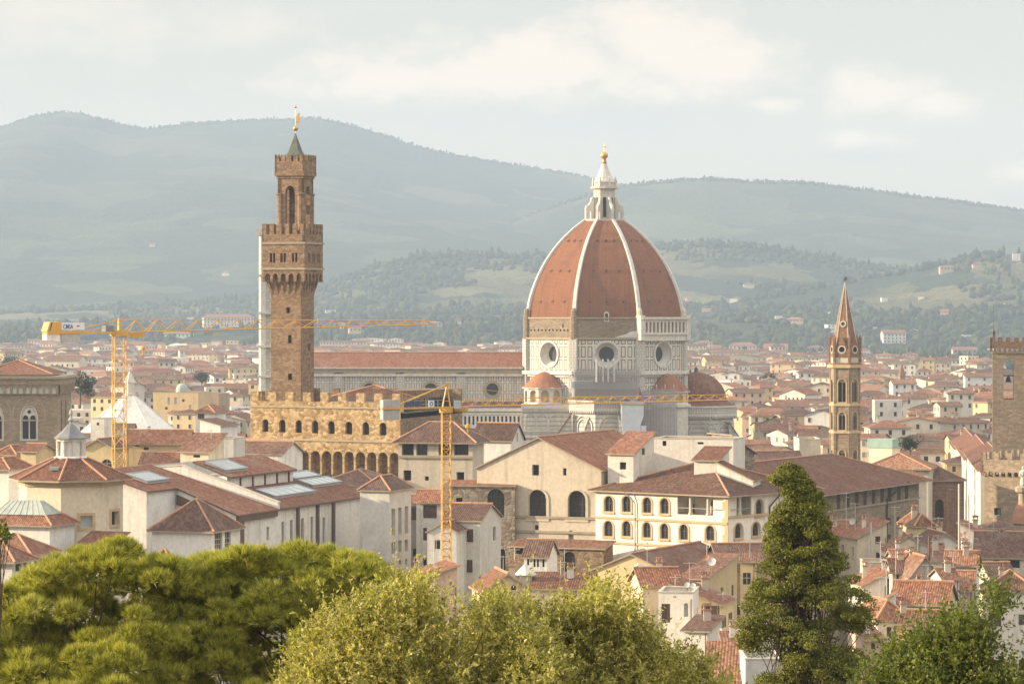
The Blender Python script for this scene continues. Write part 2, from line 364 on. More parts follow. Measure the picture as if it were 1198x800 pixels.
def wall(mb, fac, outline, holes=(), m=0, depth=.35, mr=None, d=0.0):
    fill(mb, fac, [outline]+list(holes), d, m)
    for h in holes: reveal(mb, fac, h, d, d-depth, m if mr is None else mr)
def slab(mb, fac, outline, holes, d0, d1, m=0):
    """a plate with openings, from depth d0 (back) to d1 (front)"""
    fill(mb, fac, [outline]+list(holes), d1, m); fill(mb, fac, [outline]+list(holes), d0, m)
    for h in [outline]+list(holes): reveal(mb, fac, h, d0, d1, m)
def ring(mb, fac, poly, w, d0, d1, m=0): slab(mb, fac, grow(poly, w), [poly], d0, d1, m)
def ngon(cx, cy, r, n, ph=0.0): return [(cx+r*math.cos(2*math.pi*i/n+ph), cy+r*math.sin(2*math.pi*i/n+ph)) for i in range(n)]

SHUT = ['brown_wood', 'green_wood', 'grey_wood']
def add_window(root, fac, poly, style, depth=.32, d=0.0, glass=None):
    a0 = min(p[0] for p in poly); a1 = max(p[0] for p in poly); z0 = min(p[1] for p in poly); z1 = max(p[1] for p in poly)
    mb = MB(); mats = ['dark_glass', 'brown_wood', 'frame_pale']
    if 's' in style: mats[1] = 'brown_wood'
    if 'G' in style: mats[1] = 'green_wood'
    if 'y' in style: mats[1] = 'grey_wood'
    if glass: mats[0] = glass
    elif 'd' in style: mats[0] = 'dark_void'
    elif 'k' in style: mats[0] = 'sky_glass'
    fill(mb, fac, [poly], d-depth, 0)
    w = a1-a0; t = min(.10, w*.09)
    if 's' in style:
        for q0, q1 in ((a0+.02, (a0+a1)/2-.03), ((a0+a1)/2+.03, a1-.02)): mb.obox(fac, q0, q1, d-.16, d-.08, z0+.03, z1-.03, 1)
    elif 'g' in style or 'k' in style or 'o' in style:
        mi = 1 if 'b' in style else 2
        for k in ([.5] if w < 2.4 else [.25, .5, .75]): mb.obox(fac, a0+w*k-t/2, a0+w*k+t/2, d-depth+.01, d-depth+.09, z0+.01, z1-.06, mi)
        for k in ([.55] if z1-z0 < 3.2 else [.25, .5, .72]): mb.obox(fac, a0+.01, a1-.01, d-depth+.02, d-depth+.075, z0+(z1-z0)*k-t/2, z0+(z1-z0)*k+t/2, mi)
    if 'o' in style:
        sw = w*.52
        for q in (a0-sw-.02, a1+.02): mb.obox(fac, q, q+sw, d+.03, d+.09, z0, z1, 1)
    win = mb.build('window', mats, root)
    if '+' in style:
        b = MB(); ring(b, fac, poly, min(.32, w*.24), d+.004, d+.09, 0); b.obox(fac, a0-.3, a1+.3, d+.005, d+.24, z0-.34, z0-.14, 0)
        b.build('window_surround', ['tan_trim' if 't' in style else 'stone_trim'], win)
    elif '_' in style:
        b = MB(); b.obox(fac, a0-.15, a1+.15, d+.005, d+.16, z0-.2, z0-.02, 0); b.build('sill', ['pale_trim'], win)
    return win
def win_poly(fac, q, ztop=1e9):
    if q[0] == '@': return P_rect(*q[1:5]) if q[1] > .1 and q[3] < fac.L-.1 and q[4] < ztop-.2 else None
    x0, y0, x1, y1, st = q
    a0, b0, a1, b1 = fac.rect(x0, y0, x1, y1)
    a0 = max(a0, .12); a1 = min(a1, fac.L-.12); b1 = min(b1, ztop-.15)
    if a1-a0 < .1 or b1-b0 < .1: return None
    return P_arch(a0, b0, a1, b1, 'p' in st) if ('a' in st or 'p' in st) else P_rect(a0, b0, a1, b1)

def roof_mesh(fac, D, eave, kind, rise, o, th=.2):
    """roof over the rectangle a in 0..L, t in 0..D behind the facade; material 0 tiles, 1 ridge tiles, 2 edge"""
    mb = MB(); L = fac.L; q = lambda a, t, z: fac.P(a, z, -t)
    ridges = []; edge = None
    if kind == 'gu':
        k = rise/(D/2); e = eave-k*o; r = eave+rise
        A, B, C, E = q(-o, -o, e), q(L+o, -o, e), q(L+o, D+o, e), q(-o, D+o, e); r0, r1 = q(-o, D/2, r), q(L+o, D/2, r)
        mb.face([A, B, r1, r0]); mb.face([C, E, r0, r1]); ridges = [(r0, r1)]; edge = [A, B, r1, C, E, r0]
    elif kind == 'gv':
        k = rise/(L/2); e = eave-k*o; r = eave+rise
        A, B, C, E = q(-o, -o, e), q(L+o, -o, e), q(L+o, D+o, e), q(-o, D+o, e); r0, r1 = q(L/2, -o, r), q(L/2, D+o, r)
        mb.face([B, C, r1, r0]); mb.face([E, A, r0, r1]); ridges = [(r0, r1)]; edge = [A, r0, B, C, r1, E]
    elif kind in ('hip', 'pyr'):
        h = min(L, D)/2; k = rise/h; e = eave-k*o; r = eave+rise
        A, B, C, E = q(-o, -o, e), q(L+o, -o, e), q(L+o, D+o, e), q(-o, D+o, e)
        if L >= D: r0, r1 = q(h, D/2, r), q(max(L-h, h+.01), D/2, r); mb.face([A, B, r1, r0]); mb.face([B, C, r1]); mb.face([C, E, r0, r1]); mb.face([E, A, r0]); ridges = [(r0, r1), (A, r0), (E, r0), (B, r1), (C, r1)]
        else: r0, r1 = q(L/2, h, r), q(L/2, D-h, r); mb.face([A, B, r0]); mb.face([B, C, r1, r0]); mb.face([C, E, r1]); mb.face([E, A, r0, r1]); ridges = [(r0, r1), (A, r0), (B, r0), (C, r1), (E, r1)]
        edge = [A, B, C, E]
    elif kind[:2] == 's_':
        zf = {'b': lambda a, t: eave+rise*t/D, 'f': lambda a, t: eave+rise*(1-t/D), 'l': lambda a, t: eave+rise*(1-a/L), 'r': lambda a, t: eave+rise*a/L}[kind[2]]
        edge = [q(a, t, zf(a, t)) for a, t in ((-o, -o), (L+o, -o), (L+o, D+o), (-o, D+o))]; mb.face(edge)
    if edge:
        lift = Vector((0, 0, .05))
        n = len(edge)
        for i in range(n):
            a, b = edge[i], edge[(i+1) % n]; dn = Vector((0, 0, -th)); mb.face([a+dn, b+dn, b, a], 2)
        for a, b in ridges: mb.tube(a+lift, b+lift, .17, n=5, m=1)
    return mb
def roof_outline(fac, side, D, eave, kind, rise, base):
    L = fac.L; s = side
    if kind == 'gu' and s in 'lr' or kind == 'gv' and s in 'fb':
        return [(0, base), (L, base), (L, eave), (L/2, eave+rise), (0, eave)]
    if kind[:2] == 's_':
        k = kind[2]; hi = {'b': 'b', 'f': 'f', 'l': 'l', 'r': 'r'}[k]
        opp = {'b': 'f', 'f': 'b', 'l': 'r', 'r': 'l'}[hi]
        if s == hi: return P_rect(0, base, L, eave+rise)
        if s == opp: return P_rect(0, base, L, eave)
        order = 'frbl'; nxt = order[(order.index(s)+1) % 4]
        return [(0, base), (L, base), (L, eave+rise if nxt == hi else eave), (0, eave if nxt == hi else eave+rise)]
    return P_rect(0, base, L, eave)
def house(name, label, A, B, depth, eave, kind='hip', rise=3.0, wm='cream', rm='tile', base=0.0, over=.55, win=None, group=None, cat='house', par=.6, wdepth=.32, coping='pale_trim', extra=None):
    A, B = W(A), W(B); f = Fac(A, B); L = f.L
    C, D = B-f.n*depth, A-f.n*depth
    root = thing(name, label, cat, (*((A+B+C+D)/4), base), group)
    fs = {'f': f, 'r': Fac(B, C), 'b': Fac(C, D), 'l': Fac(D, A)}
    mb = MB(); win = win or {}
    for k, fc in fs.items():
        out = roof_outline(fc, k, depth, eave, kind, rise, base); holes = []; wl = list(win.get(k, []))
        if extra is not None and k in 'flr':
            taken = [win_poly(fc, q) for q in wl]; zlo = min([p[0][1] for p in taken if p] or [eave-.6])
            n_ = max(1, int(fc.L/3.6)); st_ = extra.choice(['s', 'sG', 'g', 'd', 's_', 'gb_', 'sy', 'os'])
            for r_i in range(3):
                for c_i in range(n_):
                    if extra.random() < .3: continue
                    a = (c_i+.5)*fc.L/n_+extra.uniform(-.25, .25); z1 = zlo-1.1-3.2*r_i; wq = extra.uniform(.38, .55); wl.append(('@', a-wq, z1-extra.uniform(1.3, 1.75), a+wq, z1, st_ if extra.random() < .7 else 'd'))
        if kind == 'flat': out = P_rect(0, base, fc.L, eave+par)
        for q in wl:
            p = win_poly(fc, q, max(z for _, z in out))
            if p is None: continue
            holes.append(p); add_window(root, fc, p, q[-1], wdepth)
        wall(mb, fc, out, holes, 0, wdepth)
    if kind == 'flat': mb.face([(*p, eave) for p in (A, B, C, D)], 0)
    mb.build('wall', [wm], root)
    if kind == 'flat':
        c = MB(); i = .25
        pts = [A, B, C, D]; inn = [f.P(a, 0, -t) for a, t in ((i, i), (L-i, i), (L-i, depth-i), (i, depth-i))]; out = [f.P(a, 0, -t) for a, t in ((-.08, -.08), (L+.08, -.08), (L+.08, depth+.08), (-.08, depth+.08))]
        z0, z1 = eave+par, eave+par+.12
        c.idx([(*p[:2], z) for z in (z0, z1) for p in out+inn], [(8+j, 8+(j+1) % 4, 12+(j+1) % 4, 12+j) for j in range(4)]+[(j, (j+1) % 4, 8+(j+1) % 4, 8+j) for j in range(4)]+[(4+(j+1) % 4, 4+j, 12+j, 12+(j+1) % 4) for j in range(4)]+[(j, 4+j, 4+(j+1) % 4, (j+1) % 4) for j in range(4)])
        c.build('coping', [coping], root)
    else: roof_mesh(f, depth, eave, kind, rise, over).build('roof', [rm, 'ridge_tile', 'stone_trim'], root)
    root['_e'] = 0; del root['_e']
    return root, fs
def chimney(root, x, y, z0, z1, w=.7, m='buff'):
    b = MB(); b.box(x-w/2, x+w/2, y-w*.35, y+w*.35, z0, z1, 0); b.box(x-w/2-.12, x+w/2+.12, y-w*.35-.12, y+w*.35+.12, z1, z1+.15, 1)
    b.face([(x-w/2-.1, y-w*.35-.1, z1+.5), (x+w/2+.1, y-w*.35-.1, z1+.5), (x+w/2+.1, y, z1+.85), (x-w/2-.1, y, z1+.85)], 2); b.face([(x+w/2+.1, y+w*.35+.1, z1+.5), (x-w/2-.1, y+w*.35+.1, z1+.5), (x-w/2-.1, y, z1+.85), (x+w/2+.1, y, z1+.85)], 2)
    for sx in (-1, 1): b.box(x+sx*w*.42-.08, x+sx*w*.42+.08, y-w*.3, y+w*.3, z1+.15, z1+.72, 0)
    return b.build('chimney', [m, 'terracotta', 'tile_red'], root)

# ------------------------------------------------------------------ terrain and hills
def lat(ix, iy, seed):
    v = np.sin(ix*127.1+iy*311.7+seed*74.7)*43758.5453; return v-np.floor(v)
def vnoise(x, y, sc, seed=1, octv=4, rough=.5):
    t = np.zeros_like(x, dtype=float); amp = 1.0; tot = 0.0; f = 1.0/sc
    for o in range(octv):
        gx, gy = x*f, y*f; ix, iy = np.floor(gx), np.floor(gy); u, v = gx-ix, gy-iy; u = u*u*(3-2*u); v = v*v*(3-2*v); s = seed+o*13
        t += amp*((lat(ix, iy, s)*(1-u)+lat(ix+1, iy, s)*u)*(1-v)+(lat(ix, iy+1, s)*(1-u)+lat(ix+1, iy+1, s)*u)*v); tot += amp; amp *= rough; f *= 2
    return t/tot
def grid_mesh(name, xs, ys, zf, mat, smooth=True):
    x, y = np.meshgrid(xs, ys); z = zf(x, y); nx, ny = len(xs), len(ys)
    co = np.stack([x, y, z], -1).reshape(-1, 3)
    i = np.arange(nx*ny).reshape(ny, nx); q = np.stack([i[:-1, :-1], i[:-1, 1:], i[1:, 1:], i[1:, :-1]], -1).reshape(-1, 4)
    return np_mesh(name, co, q, [mat], smooth)
def np_mesh(name, co, q, mats, smooth=False, parent=None, midx=None):
    me = bpy.data.meshes.new(name); k = q.shape[1]
    me.vertices.add(len(co)); me.vertices.foreach_set('co', co.astype(np.float32).ravel())
    me.loops.add(q.size); me.loops.foreach_set('vertex_index', q.astype(np.int32).ravel())
    me.polygons.add(len(q)); me.polygons.foreach_set('loop_start', np.arange(0, q.size, k, dtype=np.int32)); me.polygons.foreach_set('loop_total', np.full(len(q), k, dtype=np.int32))
    for mt in mats: me.materials.append(M[mt])
    if midx is not None: me.polygons.foreach_set('material_index', midx.astype(np.int32))
    if smooth: me.polygons.foreach_set('use_smooth', np.ones(len(q), bool))
    me.update(calc_edges=True); me.validate()
    o = bpy.data.objects.new(name, me); COL.objects.link(o)
    if parent is not None: o.parent = parent
    else: WLOC[o.name] = Vector((0, 0, 0))
    return o
def sst(v, a, b):
    t = np.clip((v-a)/(b-a), 0, 1); return t*t*(3-2*t)
# name, ridge distance, width in front, skyline [(px, py)...], relief noise
HILLS = [
 ('mountain', 10500, 4300, [(-120, 166), (-40, 158), (0, 150), (30, 139), (55, 133), (80, 131), (105, 135), (130, 143), (170, 151), (220, 145), (270, 142), (320, 140), (370, 138), (400, 144), (440, 155), (480, 169), (520, 179), (560, 186), (600, 193), (640, 199), (690, 208), (740, 219), (800, 236), (900, 262), (1000, 280), (1330, 320)], 70, 'far_mountain', 26),
 ('mountain', 9000, 2700, [(300, 345), (450, 318), (560, 275), (640, 244), (700, 224), (740, 216), (790, 211), (830, 209), (880, 213), (940, 214), (1000, 221), (1060, 229), (1120, 236), (1198, 247), (1260, 257), (1330, 268)], 55, 'far_mountain', 24),
 ('hill', 6600, 1300, [(-120, 372), (150, 362), (300, 350), (380, 336), (440, 313), (500, 301), (560, 299), (620, 302), (700, 299), (780, 289), (830, 286), (880, 290), (930, 297), (980, 306), (1040, 316), (1100, 322), (1330, 330)], 22, 'near_hill', 13),
 ('hill', 5700, 900, [(-120, 384), (200, 382), (420, 370), (620, 366), (800, 362), (880, 352), (930, 343), (980, 333), (1030, 325), (1080, 314), (1130, 303), (1198, 296), (1330, 290)], 12, 'near_hill', 10),
 ('hill', 5000, 700, [(-120, 386), (0, 383), (150, 380), (300, 382), (430, 379), (560, 377), (700, 377), (800, 376), (900, 373), (1000, 372), (1100, 366), (1198, 362), (1330, 358)], 6, 'wood_hill', 9),
]
def hill_h(i, x, y):
    _, Yr, Wd, sk, nz, _, _ = HILLS[i]
    xr = np.array([X(a, Yr) for a, b in sk]); zr = np.array([Z(b, Yr) for a, b in sk])
    r = np.interp(x, xr, zr)
    t = np.clip((y-(Yr-Wd))/Wd, 0, 1.6); p = np.where(t < 1, t**1.25, 1-(t-1)*.8)
    rel = np.sin(np.clip(t, 0, 1)*math.pi)
    fold = vnoise(x+.35*y, y*.6, Wd*.22, 3+i, 5, .55)-.5
    return r*p+rel*nz*2.0*fold-2*(t <= 0)
def ground_h(x, y):
    z = np.where(y < 290, np.interp(y, [-80, -10, 15, 45, 75, 140, 230, 290], [55.5, 55.3, 54.5, 47.5, 40, 24, 6, 0]), 0.0)
    return z
def hill_z(x, y):
    z = ground_h(x, y)
    for i in range(len(HILLS)):
        Yr, Wd = HILLS[i][1], HILLS[i][2]
        z = np.where((y > Yr-Wd) & (y < Yr+Wd*.5), np.maximum(z, hill_h(i, x, y)), z)
    return z
g = grid_mesh('ground', np.linspace(-2600, 2600, 60), np.concatenate([np.arange(-80, 300, 10), np.linspace(310, 11600, 40)]), ground_h, 'ground'); tag(g, 'ground of the city plain and garden slope', None, kind='structure'); del g['label']
for i, (nm, Yr, Wd, sk, nz, mt, step) in enumerate(HILLS):
    x0, x1 = X(sk[0][0], Yr)*1.0, X(sk[-1][0], Yr)
    def zf(x, y, i=i, step=step):
        z = hill_h(i, x, y); a = (4.5 if HILLS[i][1] > 8000 else 4.0)
        return z+a*(vnoise(x, y, step*.9, 31+i, 2, .6)-.5)*2+a*.4
    o = grid_mesh(nm, np.arange(x0, x1, step), np.concatenate([np.arange(Yr-Wd, Yr+Wd*.06, step), [Yr+Wd*.2, Yr+Wd*.5]]), zf, mt)
    o['kind'] = 'structure'
# the air between here and the mountains
b = MB(); b.box(-2700, 2700, -90, 11700, -8, 730); hz = b.build('haze', ['dark_void']); hz['kind'] = 'stuff'; hz.data.materials.clear()
m, n = new_mat('air'); v = n.a('ShaderNodeVolumePrincipled', {'Color': (.555, .685, .87, 1), 'Density': HAZE_D, 'Anisotropy': 0.0}); n.t.links.new(v.outputs[0], n.a('ShaderNodeOutputMaterial').inputs['Volume']); hz.data.materials.append(m)
# ------------------------------------------------------------------ cathedral
YC = 1150.0; XC = X(707, YC)
cath = thing('cathedral', 'marble cathedral with huge red ribbed brick dome and white lantern', 'cathedral', (XC, YC, 0))
def zc(py, dy=0): return Z(py, YC+dy)
def octf(R_, cx=0.0, cy=0.0, k=0):
    p = [Vector((XC+cx+R_*math.sin(R(a)), YC+cy-R_*math.cos(R(a)))) for a in (k*45-22.5, k*45+22.5)]
    return Fac(p[0], p[1])
def octp(R_, cx=0.0, cy=0.0): return [(XC+cx+R_*math.sin(R(-22.5+45*k)), YC+cy-R_*math.cos(R(-22.5+45*k))) for k in range(8)]
# drum with round windows
RD = 30.3; z0d, z1d = zc(434, -28), zc(398, -28)
mb = MB(); zo = zc(414.5, -28)
for k in range(8):
    f = octf(RD, k=k); L = f.L
    hole = P_circ(L/2, zo, 4.1, 24)
    wall(mb, f, P_rect(0, z0d-16, L, z1d), [hole], 0, .3)
    inn = P_circ(L/2, zo, 2.65, 24)
    for i in range(24):
        j = (i+1) % 24; mb.face([f.P(*hole[i], -.3), f.P(*hole[j], -.3), f.P(*inn[j], -2.6), f.P(*inn[i], -2.6)], 1)
drum = mb.build('drum', ['marble_drum', 'rib_marble'], cath)
for k in (0, 1, 7, 2, 6):
    f = octf(RD, k=k); b = MB(); fill(b, f, [P_circ(f.L/2, zo, 2.65, 24)], -2.6); o = b.build('window', ['dark_glass'], drum)
    b = MB(); ring(b, f, P_circ(f.L/2, zo, 4.1, 24), .75, .01, .35); b.build('window_surround', ['marble_white'], drum)
for k in range(8):          # corner pilasters
    b = MB(); p = octp(RD+.25)[k]; a = R(-22.5+45*k)
    f0 = Fac((p[0]-1.5*math.cos(a), p[1]-1.5*math.sin(a)), (p[0]+1.5*math.cos(a), p[1]+1.5*math.sin(a)))
    b.obox(f0, 0, 3.0, -1.6, .25, z0d-14, z1d+.4); b.build('pilaster', ['marble_small'], drum)
def band(R0, z0, z1, name, mt, par=None, cx=0.0, cy=0.0):
    b = MB(); b.prism(octp(R0, cx, cy), z0, z1, 0, bottom=True); return b.build(name, [mt], par or cath)
band(RD+1.5, z0d-1.3, z0d-.1, 'cornice', 'marble_white'); band(RD+.7, z0d-2.2, z0d-1.3, 'cornice', 'marble_band'); band(RD+.5, z1d+.2, z1d+.9, 'cornice', 'stone_trim')
# unfinished masonry band under the dome
zt = zc(372, -27)
mb = MB(); hs = []
for k in range(8):
    f = octf(RD-.3, k=k); L = f.L; holes = []
    if k == 7: holes = [P_rect(L*.09+i*L*.078, z1d+3.1, L*.09+i*L*.078+.7, z1d+3.75) for i in range(11)]+[P_rect(L*.77, z1d+4.3, L*.77+.6, z1d+5.6)]
    wall(mb, f, P_rect(0, z1d+.9, L, zt), holes, 0, .9, 1)
mb.prism(octp(RD-1.3), z1d+.5, zt-.6, 1)
mb.build('drum_masonry', ['raw_masonry', 'dark_void'], cath)
band(RD+.1, zt-.3, zt+.25, 'cornice', 'stone_trim')
# finished marble gallery on the south-east face
f = octf(RD+1.3, k=1); L = f.L; g0, g1 = zc(398, -22), zc(373.5, -22); gal = MB()
za0, za1 = zc(389, -22), zc(376.5, -22)
holes = [P_arch(1.6+i*(L-3.2)/11+.45, za0, 1.6+(i+1)*(L-3.2)/11-.45, za1) for i in range(11)]
slab(gal, f, P_rect(0, g0-.2, L, g1), holes, -.5, 0); gal.obox(f, -.4, L+.4, -1.6, .8, g1, g1+.8); gal.obox(f, -.3, L+.3, -1.4, .5, g0+1.9, g0+2.5); gal.obox(f, 0, L, -1.6, -1.45, g0, g1, 1)
for a in (-.7, L-1.3): gal.obox(f, a, a+2.0, -1.4, .35, g0, g1+1.4)
gal.build('gallery', ['marble_white', 'terracotta'], cath)
b = MB(); f0 = octf(RD, k=0); pts = [(f0.L*.62, z1d+.9), (f0.L-.2, z1d+.9), (f0.L-.2, z1d+3.4), (f0.L*.86, z1d+3.0), (f0.L*.8, z1d+2.2), (f0.L*.72, z1d+1.7)]; slab(b, f0, pts, [], -.2, .5); b.build('gallery_stub', ['marble_white'], cath)
# dome shell: pointed fifth profile, eight webs
prof = [(29.4, zt), (28.95, zt+3.4), (28.2, zt+6.9), (27.1, zt+10.3), (25.95, zt+13.2), (24.5, zt+16.1), (22.6, zt+19.3), (20.3, zt+22.5), (18.3, zt+25.1), (16.1, zt+27.6), (13.1, zt+30.2), (9.8, zt+32.8), (7.3, zt+34.5)]
def spro(n=26):
    zs = np.array([p[1] for p in prof]); rs = np.array([p[0] for p in prof]); t = np.linspace(0, 1, n); s = np.linspace(0, 1, len(prof))
    c = np.polyfit(s, rs, 5), np.polyfit(s, zs, 5); return list(zip(np.polyval(c[0], t), np.polyval(c[1], t)))
PR = spro()
dome = MB()
for k in range(8):
    a0, a1 = R(-22.5+45*k), R(22.5+45*k)
    for i in range(len(PR)-1):
        (r0, za), (r1, zb) = PR[i], PR[i+1]
        q = lambda r, a, z: (XC+r*math.sin(a), YC-r*math.cos(a), z)
        dome.face([q(r0, a0, za), q(r0, a1, za), q(r1, a1, zb), q(r1, a0, zb)])
dm = dome.build('dome', ['tile_dome'], cath)
for k in range(8):
    a = R(-22.5+45*k); er = Vector((math.sin(a), -math.cos(a), 0)); et = Vector((math.cos(a), math.sin(a), 0)); c = Vector((XC, YC, 0)); b = MB(); pts = []
    for i, (r, z) in enumerate(PR):
        w_ = .80-.25*i/len(PR)
        for s, dr in ((-1, -.8), (-.8, .55), (.8, .55), (1, -.8)): pts.append(c+er*(r+dr)+et*(w_*s)+Vector((0, 0, z+dr*.35*i/len(PR))))
    n = len(PR); b.idx(pts, [(4*i+j, 4*i+j+1, 4*i+5+j, 4*i+4+j) for i in range(n-1) for j in range(3)]+[(0, 1, 2, 3), (4*n-1, 4*n-2, 4*n-3, 4*n-4)])
    b.build('rib', ['rib_marble'], dm)
    b = MB(); b.lathe(XC+er.x*(RD-.6), YC+er.y*(RD-.6), [(1.25, zt-7.5), (1.25, zt+.6), (1.0, zt+.8), (.95, zt+2.6), (.6, zt+3.2), (0, zt+3.5)], 8); b.build('rib_base', ['raw_masonry' if k in (0, 6, 7) else 'pale_trim'], dm)
for k in (7, 0, 1):          # small oculi in the webs
    for py, fr in ((354, .26), (318, .235), (282, .23)):
        z = zc(py, -25)
        for s in (-1, 0, 1):
            i = max(j for j in range(len(PR)) if PR[j][1] <= z); t = (z-PR[i][1])/(PR[i+1][1]-PR[i][1]); r = PR[i][0]+t*(PR[i+1][0]-PR[i][0])
            a = R(45*k); ap = r*math.cos(R(22.5)); hw = r*math.sin(R(22.5))
            x, y = s*hw*2*fr, -ap; b = MB()
            cx_, cy_ = XC+x*math.cos(a)-y*math.sin(a), YC+x*math.sin(a)+y*math.cos(a)
            dr = Vector((math.sin(a), -math.cos(a)))
            ff = Fac((cx_-.5*math.cos(a), cy_-.5*math.sin(a)), (cx_+.5*math.cos(a), cy_+.5*math.sin(a)))
            b.obox(ff, .12, .88, -1.0, .25, z-.1, z+.8, 0); b.obox(ff, .22, .78, .25, .27, z, z+.68, 1); b.build('dome_window', ['terracotta', 'dark_void'], dm)
f = octf(29.9, k=0); b = MB(); slab(b, f, P_arch(f.L/2-.9, zt-1.2, f.L/2+.9, zt+2.2), [P_arch(f.L/2-.55, zt-1, f.L/2+.55, zt+1.7)], -1.6, .1); b.build('doorway', ['marble_white'], dm)
# lantern
lan = MB(); zl = zc(258.5); lan.lathe(XC, YC, [(0, zl-1.6), (7.4, zl-1.6), (7.8, zl), (7.8, zl+.5), (7.2, zl+.5), (7.2, zl-.1), (0, zl)], 8, 0, R(22.5))
zb, zt_ = zl, zc(222)
for k in range(8):
    f = octf(4.05, k=k); L = f.L
    wall(lan, f, P_rect(0, zb, L, zt_), [P_arch(L/2-.62, zb+1.2, L/2+.62, zc(231))], 0, .7)
lan.prism(octp(3.2), zb, zt_-.2, 1)
lant = lan.build('lantern', ['pale_trim', 'dark_void'], cath)
b = MB(); b.lathe(XC, YC, [(4.0, zt_), (4.9, zt_+.3), (4.9, zt_+.9), (4.25, zt_+1.0), (4.25, zt_+2.3), (4.5, zt_+2.5), (4.2, zt_+2.9), (3.7, zt_+3.0)], 16, 0, R(22.5)); b.build('attic', ['pale_trim'], lant)
b = MB(); b.lathe(XC, YC, [(3.8, zt_+2.9), (2.85, zt_+4.4), (2.0, zt_+6.1), (1.25, zt_+8.0), (.65, zt_+9.8), (.45, zt_+10.6)], 16, 0, R(11)); b.build('spire', ['marble_white'], lant)
for k in range(8):
    a = R(22.5+45*k); p = (XC+4.25*math.sin(a), YC-4.25*math.cos(a)); b = MB(); b.lathe(*p, [(.42, zt_+1), (.42, zt_+3.2), (.25, zt_+3.7), (.3, zt_+3.9), (0, zt_+4.9)], 6); b.build('pinnacle', ['rib_marble'], lant)
    er = Vector((math.sin(a), -math.cos(a))); c = Vector((XC, YC)); f0 = Fac(c+er*4.2, c+er*7.3); b = MB()
    slab(b, f0, [(0, zb), (3.1, zb), (3.1, zb+4.4), (2.9, zb+5.2), (2.2, zb+5.4), (1.2, zb+6.6), (.9, zb+8.0), (0, zb+8.4)], [P_arch(1.0, zb+.3, 2.3, zb+3.6)], -.45, .45); b.build('buttress', ['rib_marble'], lant)
b = MB(); zg = zc(182); b.lathe(XC, YC, [(0, zg-3.4), (.9, zg-3.2), (.75, zg-1.9)]+[(1.32*math.sin(t), zg-1.32*math.cos(t)) for t in np.linspace(.5, math.pi, 9)], 14); b.build('ball', ['gold'], lant, smooth=True)
b = MB(); b.tube((XC, YC, zg+1.2), (XC, YC, zg+4.2), .13); b.tube((XC-.7, YC, zg+3.0), (XC+.7, YC, zg+3.0), .12); b.build('cross', ['gold'], lant)
# lower octagon body and side walls
b = MB(); b.prism(octp(RD-.6), 0, z0d-2.2, 0); b.build('crossing_wall', ['marble_band'], cath)
def arches(par, f, n, z0, zs, w, mt='marble_white', a0=None, a1=None):
    a0 = 0 if a0 is None else a0; a1 = f.L if a1 is None else a1
    for i in range(n):
        c = a0+(i+.5)*(a1-a0)/n; p = P_arch(c-w/2, z0, c+w/2, zs, n=10); b = MB(); slab(b, f, grow(p, .45), [p], .02, .4); b.build('arch_molding', [mt], par)
# exedrae on the diagonals
def exedra(cx, cy, r, py_top, py_eave, py_bot, name):
    z0, z1, z2 = zc(py_bot, cy), zc(py_eave, cy), zc(py_top, cy); mb = MB(); n = 10; po = ngon(XC+cx, YC+cy, r, n, R(-90-18))
    for i in range(n):
        f = Fac(po[i], po[(i+1) % n]); L = f.L
        wall(mb, f, P_rect(0, 0, L, z1), [P_arch(L*.2, z0+.6, L*.8, z1-.7)], 0, 1.0, 1)
    mb.prism(ngon(XC+cx, YC+cy, r-1.0, n, R(-90-18)), 0, z1-.3, 1)
    e = mb.build(name, ['marble_white', 'tan_trim'], cath)
    b = MB(); b.lathe(XC+cx, YC+cy, [(r-.2, z1-.5), (r+.7, z1-.2), (r+.7, z1+.2), (r+.2, z1+.3)], n, 0, R(-108)); b.lathe(XC+cx, YC+cy, [(r+.5, z0-1.3), (r+.9, z0-1.1), (r+.9, z0-.2), (r, z0)], n, 0, R(-108)); b.build('cornice_trim', ['marble_white'], e)
    b = MB(); b.lathe(XC+cx, YC+cy, [(r+.6, z1+.2), (r*.82, z1+(z2-z1)*.34), (r*.5, z1+(z2-z1)*.72), (r*.2, z1+(z2-z1)*.94), (0, z2)], 18, 0); b.build('roof', ['tile_dome'], e)
    return e
exedra(-21.3, -20.5, 7.2, 434.5, 453.5, 472, 'exedra'); exedra(21.6, -20.5, 7.0, 437, 458, 472, 'exedra')
